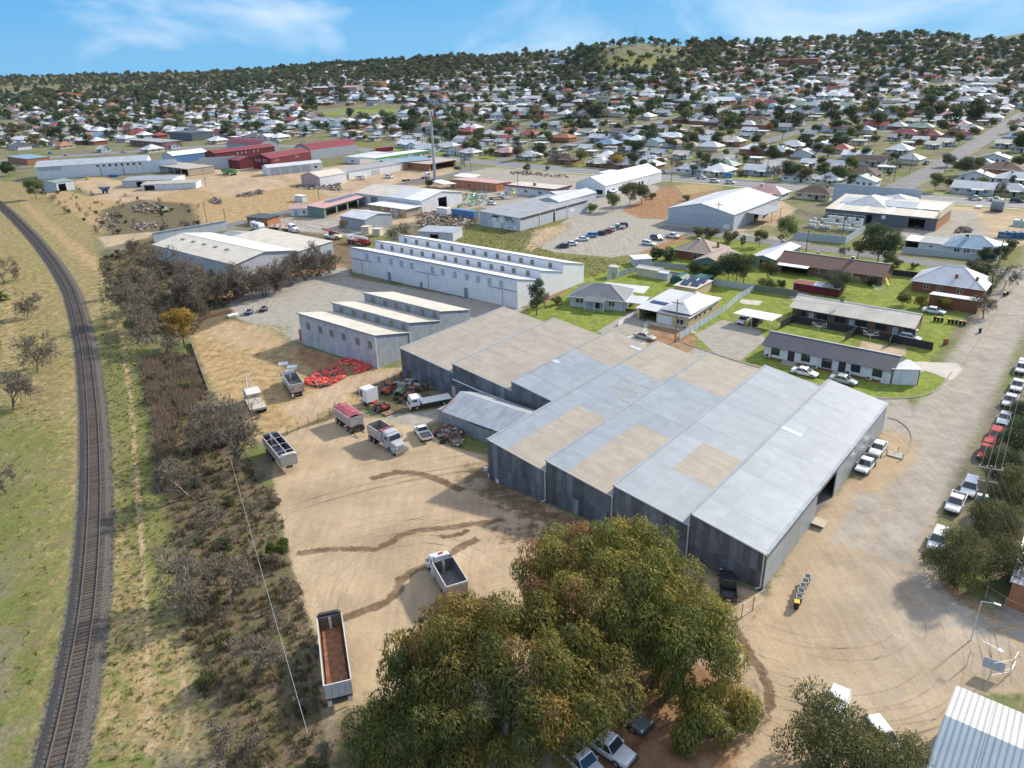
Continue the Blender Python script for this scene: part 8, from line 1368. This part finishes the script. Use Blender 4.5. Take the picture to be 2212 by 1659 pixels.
# heaps
def heap(name,label,fr,poly,n,sz,mats,zmax=.9,kind='box'):
 P=pts_in(poly,n,fr);b=MB();c0=P.mean(0)
 for p in P:
  a=random.uniform(0,3.14);t=1-min(1,np.linalg.norm(p-c0)/6);z=random.uniform(0,zmax)*(.3+.7*t);l_,w_,h_=sz[0]*random.uniform(.4,1.2),sz[1]*random.uniform(.5,1.2),sz[2]*random.uniform(.5,1.2);c,s=math.cos(a),math.sin(a);tl=random.uniform(-.3,.3)
  T2=lambda x,y,zz:(p[0]+x*c-y*s,p[1]+x*s+y*c,z+zz+x*tl);m_=random.randrange(len(mats))
  b.hexa([T2(-l_,-w_,0),T2(l_,-w_,0),T2(l_,w_,0),T2(-l_,w_,0)],[T2(-l_*.7,-w_*.6,h_),T2(l_*.75,-w_*.7,h_),T2(l_*.7,w_*.6,h_),T2(-l_*.8,w_*.7,h_)],m_)
 return tag(b.build(name,mats),label,kind='stuff')
bag=M('bag_red',(.68,.085,.05),.55,0,.25,3);bagd=M('bag_dark',(.10,.09,.11),.6,0,.3,3);bagp=M('bag_pale_red',(.72,.20,.14),.55,0,.25,3)
heap('bag_heap','big heap of bright red plastic bags','r4',[(700,360),(790,270),(900,245),(1030,200),(1085,260),(1090,310),(1010,350),(900,400),(800,395)],900,(.42,.26,.3),[bag,bag,bag,bagp,bagd],.7);heap('bag_heap','smaller heap of red bags by the shed corner','r4',[(1020,160),(1090,130),(1200,135),(1310,160),(1335,220),(1270,250),(1200,265),(1190,190),(1060,185)],420,(.42,.26,.3),[bag,bag,bagp],.5)
sd_=M('scrap_dark',(.06,.055,.05),.8,0,.3,3);sc_=[CM['rust'],CM['wood'],sd_,CM['rust'],M('scrap_grey',(.26,.26,.26),.7),sd_,CM['wood'],M('scrap_white',(.5,.5,.48),.7)]
for lb,fr,poly,n in(('scrap metal heap beside the excavator','t1',[(850,1330),(930,1300),(1040,1320),(1050,1350),(950,1385),(860,1370)],220),('dark scrap heap left of the leafless trees','t1',[(850,1470),(900,1440),(1020,1440),(1010,1470),(900,1490)],140),('brown timber heap on the straw paddock','t1',[(1345,1310),(1385,1275),(1440,1300),(1420,1325)],110),('long scrap pile in the middle of the paddock','t1',[(1520,1270),(1600,1240),(1700,1225),(1705,1250),(1600,1275)],130),('machinery scrap near the works building','r1',[(620,400),(800,390),(1050,370),(1060,450),(850,440),(640,430)],260),('timber and steel stacks in the yard behind the white store','r6',[(0,700),(180,680),(620,780),(600,850),(150,900),(30,860)],420),('green steel frames and parts in the steel yard','r6',[(380,560),(600,540),(700,560),(620,660),(400,680)],110),('junk row along the front of the grey display yard','r6',[(900,335),(1100,335),(1480,375),(1470,395),(1100,370),(900,355)],110),('red and white scrap at the left of the paddock','t1',[(640,1390),(750,1370),(790,1470),(670,1480),(620,1430)],130),('bins and parts stored against the brick end of the store','r3',[(1160,240),(1230,130),(1330,60),(1340,100),(1240,230),(1190,260)],120),('pallets and pipes in the storage yard at the right','r3',[(1560,260),(1700,250),(1720,300),(1560,300)],60),('machine parts heap along the gabled shed wall','r4',[(1960,830),(2060,790),(2212,850),(2212,960),(2100,930)],150),('parts and tanks stacked along the yard by the wreck drums','r4',[(1560,370),(1700,330),(1900,370),(1960,420),(1800,430),(1640,390)],110)):heap('scrap_heap',lb,fr,poly,n*2,(.9,.3,.35),sc_ if 'green' not in lb else[PT['green'],zinc,CM['wood'],M('scrap_teal',(.12,.35,.26),.7)],.9)
# tyres, drums, bins
def tyre_o(fr,c,label,s=.5,z=0,tilt=0):
 p=G(fr,*c);b=MB();n=16;b.loft([[(r_*math.cos(6.283*k/n),r_*math.sin(6.283*k/n),z_)for k in range(n)]for r_,z_ in((s*.5,.02),(s*.95,0),(s,.12),(s*.95,.26),(s*.5,.24),(s*.5,.02))],cap=False);o=b.build('tyre',tyre,None,(*p,z+.02));o.rotation_euler.x=tilt;return tag(o,label,'tyre','tyres by the gabled shed' if 'gabled' in label else None)
for i,(x,y)in enumerate(((2030,928),(2095,880),(2155,918),(1985,835),(2050,870),(2195,945),(2010,862),(1975,860))):tyre_o('r4',(x,y),'old tyre %s'%('lying nearest the yard','between two others by the gabled shed','rightmost but one in the gabled shed row','at the gabled shed corner','second in the gabled shed row','at the right end of the gabled shed row','behind the nearest one by the gabled shed','leaning left in the gabled shed row')[i],z=0)
tyre_o('r4',(1585,515),'upright pile tyre left beside the vintage wrecks');tyre_o('r4',(1620,545),'tyre in front of the red-brown wreck');tyre_o('t9',(187,1432),'single worn tyre under the low gum at the bottom',.48)
for x,y,lb in((1690,300,'rear rusty drum tank by the warehouse corner'),(1735,320,'front rusty drum tank by the warehouse corner')):p=G('r4',x,y);tag(MB().tube((-1.2,0,.7),(1.2,0,.7),.7,n=14).build('drum_tank',CM['rust'],None,(*p,0),R(30)),lb,'tank')
p=G('r2',350,925);tag(MB().tube((0,0,0),(0,0,2.9),1.5,n=20).tube((0,0,2.9),(0,0,3.1),1.55,1.3,n=20).build('water_tank',M('tank_concrete',(.5,.48,.44),.8,0,.2,1,stain=((.3,.2,.14),.5,1)),None,(*p,0)),'concrete water tank beside the paddock and cottage','tank')
def bin_(fr,c,label,lid,group=None,a=0,open_=False):
 p=G(fr,*c);o=empty('wheelie_bin',label,'bin',(*p,0),GR+a,group);body=M('bin_green',(.015,.03,.02),.5)if lid!='red2' else bump_
 b=MB().hexa([(-.22,-.25,.08),(.22,-.25,.08),(.22,.22,.08),(-.22,.22,.08)],[(-.29,-.36,1.0),(.29,-.36,1.0),(.29,.34,1.0),(-.29,.34,1.0)]).build('body',body,o)
 MB().box(-.3,.3,-.38,.36,1.0,1.06,tx=.04,ty=.04).build('lid',M('bin_lid_'+lid,{'red':(.45,.03,.03),'yellow':(.72,.48,.04),'green':(.08,.32,.08),'black':(.02,.02,.02),'orange':(.6,.22,.1)}[lid],.5),o)if not open_ else MB().box(-.33,.33,-.4,-.34,.9,1.04).box(-.33,.33,.34,.4,.9,1.04).box(-.35,-.29,-.4,.4,.9,1.04).box(.29,.35,-.4,.4,.9,1.04).build('rim',M('bin_rim',(.5,.5,.48),.6),o)
 for x in(-.22,.22):MB().tube((x-.03,.3,.12),(x+.03,.3,.12),.12,n=8).build('wheel',tyre,o)
bin_('t9',(740,625),'yellow-lidded wheelie bin at the near end of the open bin row','yellow',a=R(20))
for i,(x,y)in enumerate(((757,592),(768,555),(780,520),(795,490),(810,462))):bin_('t9',(x,y),'open-topped dark bin, %s behind the yellow-lidded one'%('first','second','third','fourth','farthest')[i],'black','row of open bins on the dirt road',R(20),True)
for i,(x,l)in enumerate(((1357,'red'),(1390,'yellow'),(1425,'green'),(1492,'yellow'),(1525,'green'),(1562,'red'),(1600,'yellow'),(1638,'orange'))):bin_('r3',(x,1140+(x-1357)*.16),'%s-lidded bin %s'%(l,('at the left end of the kerb lawn row','second from the left in the lawn row','third from the left in the lawn row','left in the right-hand lawn group','second in the right-hand lawn group','in the middle of the right-hand lawn group','last but one in the lawn row','at the right end of the lawn row')[i]),l,'wheelie bins on the lawn')
bin_('t6',(1928,498),'single dark bin on the kerb near the brick letterbox','black');bin_('r3',(2022,905),'yellow-lidded bin beside the kerb trees','yellow');bin_('r3',(2052,895),'green-lidded bin beside the kerb trees','green')
tag(MB().box(-.5,.5,-.2,.2,0,1.3).build('brick_letterbox',brick,None,(*G('t6',1705,575),0),GR+1),'brick letterbox pillar on the front lawn','letterbox')
for fr,c,lb in(('t6',(885,505),'rotary clothesline holding dark washing behind the charcoal roof'),('t6',(1215,560),'empty rotary clothesline in the right-hand yard'),('r3',(812,895),'folded rotary clothesline on the big back lawn')):
 o=empty('clothesline',lb,'clothesline',(*G(fr,*c),0));MB().tube((0,0,0),(0,0,2.0),.05,n=6).build('post',zinc,o);b=MB()
 for k in range(4):a=k*1.571+.4;b.tube((0,0,1.6),(2*math.cos(a),2*math.sin(a),2.15),.03,n=4);[b.tube((r_*math.cos(a),r_*math.sin(a),1.6+r_*.275),(r_*math.cos(a+1.571),r_*math.sin(a+1.571),1.6+r_*.275),.015,n=3)for r_ in(.8,1.4,1.95)]
 b.build('frame',zinc,o)
 # trailers and boat on the gravel edge, children's slide, drying tarps
for c,n_,col,lb in((('t4'),((1610,375)),'dblue','blue box trailer with upright rails on the gravel edge'),(('t4'),((1705,355)),'black','black box trailer with white cooler on the gravel edge')):
 o=empty('box_trailer',lb,'trailer',(*G('t4',*n_),0),GR+R(40));hopper(o,-1.3,1.3,.5,.85,hw=.8,flare=0,wall=PT[col],inner=bump_);wheel(o,.85,0,.3,.18);wheel(o,-.85,0,.3,.18);MB().tube((0,1.3,.45),(0,2.4,.4),.04,n=5).tube((-.78,-1.2,.8),(-.78,-1.2,1.9),.03,n=4).tube((.78,-1.2,.8),(.78,-1.2,1.9),.03,n=4).tube((-.78,1.2,.8),(-.78,1.2,1.9),.03,n=4).tube((.78,1.2,.8),(.78,1.2,1.9),.03,n=4).build('frame',chas,o)
for fr,c,lb in(('t4',(1505,392),'small white dinghy on the grass by the box trailers'),('r3',(1780,55),'pale boat hull in the storage yard, farther one'),('r3',(1450,170),'pale boat hull in the storage yard, nearer one')):
 s=1 if fr=='t4' else 1.7;tag(MB().loft([[(-.5*s,-1.2*s,.1),(.5*s,-1.2*s,.1),(.65*s,-1.2*s,.6),(-.65*s,-1.2*s,.6)],[(-.5*s,.5*s,.1),(.5*s,.5*s,.1),(.65*s,.5*s,.6),(-.65*s,.5*s,.6)],[(-.08,1.4*s,.35),(.08,1.4*s,.35),(.1,1.5*s,.65),(-.1,1.5*s,.65)]]).build('boat',whitep,None,(*G(fr,*c),0),GR),lb,'boat')
tag(MB().box(-4.5,4.5,-.7,-.45,.2,.4).box(-4.5,4.5,.45,.7,.2,.4).box(-4,-3.8,-.6,.6,.2,.35).box(0,.2,-.6,.6,.2,.35).box(3.6,3.8,-.6,.6,.2,.35).build('trailer_chassis',CM['rust'],None,(*G('t4',1395,385),0),R(48)),'long rusty trailer chassis lying on the bank','chassis')
for(x,y,r_,lb)in((505,175,20,'white mattress-like panel left of the tipper cab'),(590,205,0,'crumpled white sheet beside the tipper cab')):tag(MB().box(-1,1,-.7,.7,0,.28,tx=.1,ty=.1).build('mattress',whitep,None,(*G('r4',x,y),0),R(r_)),lb,'mattress')
p=G('r2',960,1000);o=empty('green_shade_tent','dark green dome tent on the cottage lawn','tent',(*p,0),GR);tm=M('tent_green',(.02,.10,.09),.6,0,.15,2);MB().loft([[(2.2*math.cos(t),y,2.3*math.sin(t))for t in np.linspace(0,math.pi,9)]for y in(0,4.4)]).build('cover',tm,o)
p=G('r2',1115,1010);o=empty('shade_shelter','black and green square shade shelter behind the yellow annexe','shelter',(*p,0),GR);MB().box(0,4,0,4,.1,2.2).build('side_cloth',WL['black'],o);MB().box(-.1,4.1,-.1,4.1,2.2,2.4).build('roof',tm,o)
o=empty('play_slide','yellow and green play slide on the back lawn','slide',(*G('r3',870,785),0));MB().slab([(0,0,1.6),(.5,0,1.6),(.5,-2.2,.2),(0,-2.2,.2)],.06).build('chute',M('sign_yellow'),o);MB().tube((0,0,0),(.1,.1,2),.05).tube((.5,0,0),(.4,.1,2),.05).tube((0,1,0),(.1,.2,2),.05).build('ladder',M('slide_green',(.3,.6,.2),.5),o)
for k,(x,y)in enumerate(((1955,345),(2020,348),(2085,350),(2150,352),(2100,230),(2160,235))):tag(MB().box(0,2.4,0,2.2,0,2.0).build('storage_crate',M('crate_blue',(.05,.13,.25),.6,0,.2,2,rib=('X',.4,.03))if k<4 else M('crate_mint',(.45,.58,.52),.6),None,(*G('r3',x,y),0),GR),'%s crate stack in the storage yard, %s'%('blue' if k<4 else 'pale mint',('leftmost','second from left','third from left','rightmost','left','right')[k]),'crate','crates in the storage yard')
tag(MB().tube((-2,0,2),(2,0,2),2,n=18).build('grey_tank',M('tank_grey',(.22,.25,.25),.6),None,(*G('r3',1950,90),0),GR),'large grey tank lying on its side in the storage yard','tank')
for x,y,l_,lb in((150,1210,3.6,'blue skip against the grain shed wall'),):tag(MB().box(0,6,0,2.4,0,1.6).build('skip',PT['dblue'],None,(*G('t1',705,1142),0),GR),lb,'skip')
tag(MB().box(0,12,0,2.5,0,2.7).build('blue_container',WL['blue'],None,(*G('r6',355,755),0),GR),'long dark blue container at the steel yard fence','container');tag(MB().box(0,6,0,2.5,0,2.7).build('white_container',whitep,None,(*G('r6',210,740),0),GR),'white container left of the dark blue one','container')
# small things along the warehouse front
for k,(x,y)in enumerate(((925,1385),(958,1432),(1005,1462))):tag(MB().box(-.3,.3,-.25,.25,0,.5).build('tub',whitep,None,(*G('t5',x,y),0)),('white post stub by the puddle','white tub at the warehouse corner','white tub right of the warehouse corner')[k],'tub')
for fr,c,lb in(('t8',(1955,205),'step ladder standing against the warehouse front'),('t5',(1445,1640),'white step ladder near the second downpipe')):
 b=MB().tube((-.3,0,0),(-.2,.4,2),.04).tube((.3,0,0),(.2,.4,2),.04).tube((-.3,.9,0),(-.2,.45,2),.03).tube((.3,.9,0),(.2,.45,2),.03)
 for k in range(5):b.box(-.27,.27,.08*k,.08*k+.12,.3+.36*k,.34+.36*k)
 tag(b.build('step_ladder',zinc,None,(*G(fr,*c),0),GR),lb,'ladder')
tag(MB().slab([(0,0,1.1),(1.6,0,1.0),(1.6,1.8,1.0),(0,1.8,1.1)],.1).build('door_ramp',M('ply',(.5,.42,.3),.8),None,(*G('t9',835,95),-.5),GR),'plywood landing at the warehouse side door','landing')
p=G('t6',1385,1290);tag(MB().box(-1,1,-.8,.8,.05,.2).tube((-1.1,-.8,0),(-1.1,-.8,1.0),.08).tube((1.1,-.8,0),(1.1,-.8,1.0),.08).tube((0,1.2,0),(0,1.2,1.0),.08).build('drain_grate',slab,None,(*p,0),GR),'concrete drain pit with white marker posts at the kerb','drain pit')
# buildings cut by the right and bottom edges
e0,r0_,d_=G('t9',1775,1120,4.6),G('t9',1700,1310,6.2),NV*30;o=empty('metal_roof_shed','shed with cream and blue ribbed metal roof at the bottom right corner','shed',(*e0,0));v=r0_-e0;e1=e0+2*v;q=lambda p,z:(*(p-e0),z)
rbl=M('roof_rib_blue',(.27,.34,.39),.45,.15,.06,.5,rib=('X',.45,.05));rcm=M('roof_rib_cream',(.47,.47,.45),.45,.1,.05,.5,rib=('X',.45,.05))
o.rotation_euler.z=GR;ci_,si_=math.cos(-GR),math.sin(-GR);lo=lambda p:(p[0]*ci_-p[1]*si_,p[0]*si_+p[1]*ci_);E0,R0,E1=(0,0),lo(v),lo(2*v)
for k in range(10):
 x=3.0*k;MB().slab([(E0[0]+x,E0[1],4.6),(E0[0]+x+2.97,E0[1],4.6),(R0[0]+x+2.97,R0[1],6.2),(R0[0]+x,R0[1],6.2)],.06).build('roof_sheet',rcm,o);MB().slab([(R0[0]+x,R0[1],6.2),(R0[0]+x+2.97,R0[1],6.2),(E1[0]+x+2.97,E1[1],4.6),(E1[0]+x,E1[1],4.6)],.06).build('roof_sheet',rcm if k==2 else rbl,o)
MB().face([(E0[0]+.2,E0[1],0),(E0[0]+.2,E0[1],4.5),(R0[0]+.2,R0[1],6.1),(E1[0]+.2,E1[1],4.5),(E1[0]+.2,E1[1],0)]).build('gable_wall',WL['lgrey'],o);MB().box(.2,29,-.3,-.25,0,4.5).build('side_wall',WL['lgrey'],o)
B('brick_depot','brick building with cream ribbed roof cut by the right edge','building','t9',(2095,612),(2330,720),9,3.4,4.6,'skb',rcm,obrick,W_=14,feats=[('f',4,1.2,1.2,1.2,'win')])
for(x0,y0,x1,y1)in((2050,775,2200,735),(1930,720,2060,790),(2060,790,2200,860),(1980,718,2060,708)):a_,b_=G('t9',x0,y0),G('t9',x1,y1);ribbon('bay_line',[a_,b_],.14,.02,M('line_orange',(.62,.34,.10),.8,0,.25,4),kind='structure')
p,q_=G('t9',1950,835),G('t9',2090,910);ribbon('road_arrow',[p,p+(q_-p)*.7],.14,.02,lanem,kind='structure');n_=np.array([-(q_-p)[1],(q_-p)[0]])/np.linalg.norm(q_-p);b=MB();t_=p+(q_-p)*.7;b.face([(*(t_+n_*.35),.021),(*(t_-n_*.35),.021),(*q_,.021)]);o_=b.build('road_arrow',lanem);o_.data.flip_normals()if o_.data.polygons[0].normal.z<0 else None;tag(o_,kind='structure')
# two people on the side street
def person(p,a,label,top,hgt=1.72):
 o=empty('person',label,'person',(*p,0),a);V=[(0,0,.95),(0,0,1.2),(0,.01,1.42),(0,.02,1.52),(0,.03,1.66),(.1,0,.9),(.11,.08,.5),(.11,.02,.06),(.11,.16,.04),(-.1,0,.9),(-.11,-.1,.5),(-.11,-.18,.06),(-.11,-.04,.04),(.19,0,1.4),(.25,.02,1.12),(.22,.16,.92),(-.19,0,1.4),(-.25,-.02,1.12),(-.22,.1,.92)]
 E_=[(0,1),(1,2),(2,3),(3,4),(0,5),(5,6),(6,7),(7,8),(0,9),(9,10),(10,11),(11,12),(2,13),(13,14),(14,15),(2,16),(16,17),(17,18)];me=bpy.data.meshes.new('body');me.from_pydata(V,E_,[]);me.materials.append(top);c=bpy.data.objects.new('body',me);C.objects.link(c);c.parent=o;c.modifiers.new('skin','SKIN');c.modifiers.new('sub','SUBSURF').levels=1;c.modifiers['sub'].render_levels=1
 for i,r_ in enumerate((.17,.15,.17,.06,.11,.10,.07,.05,.045,.10,.07,.05,.045,.07,.05,.04,.07,.05,.04)):me.skin_vertices[0].data[i].radius=(r_,r_*.8)
 me.skin_vertices[0].data[0].use_root=True;MB().tube((0,.02,1.68),(0,.02,1.80),.115,.07,n=8).build('hair',bump_,o)
person(XY(124.2,-62.6),1.0,'person in dark clothes walking beyond the warehouse roof, left',bump_);person(XY(124.6,-61.6),1.2,'person in dark blue walking beyond the warehouse roof, right',M('cloth_navy',(.03,.04,.08),.9))
# ---------------------------------------------------------------- haze
HZ=MB().box(-3800,3800,-250,6500,-12,300).build('haze',[]);tag(HZ,kind='stuff');hm=bpy.data.materials.new('haze_air');hm.use_nodes=True;t=hm.node_tree;t.nodes.remove(t.nodes['Principled BSDF']);v=t.nodes.new('ShaderNodeVolumePrincipled');v.inputs['Density'].default_value=.000018;v.inputs['Color'].default_value=(.80,.88,1,1);v.inputs['Anisotropy'].default_value=.2;t.links.new(v.outputs[0],t.nodes['Material Output'].inputs['Volume']);HZ.data.materials.clear();HZ.data.materials.append(hm)
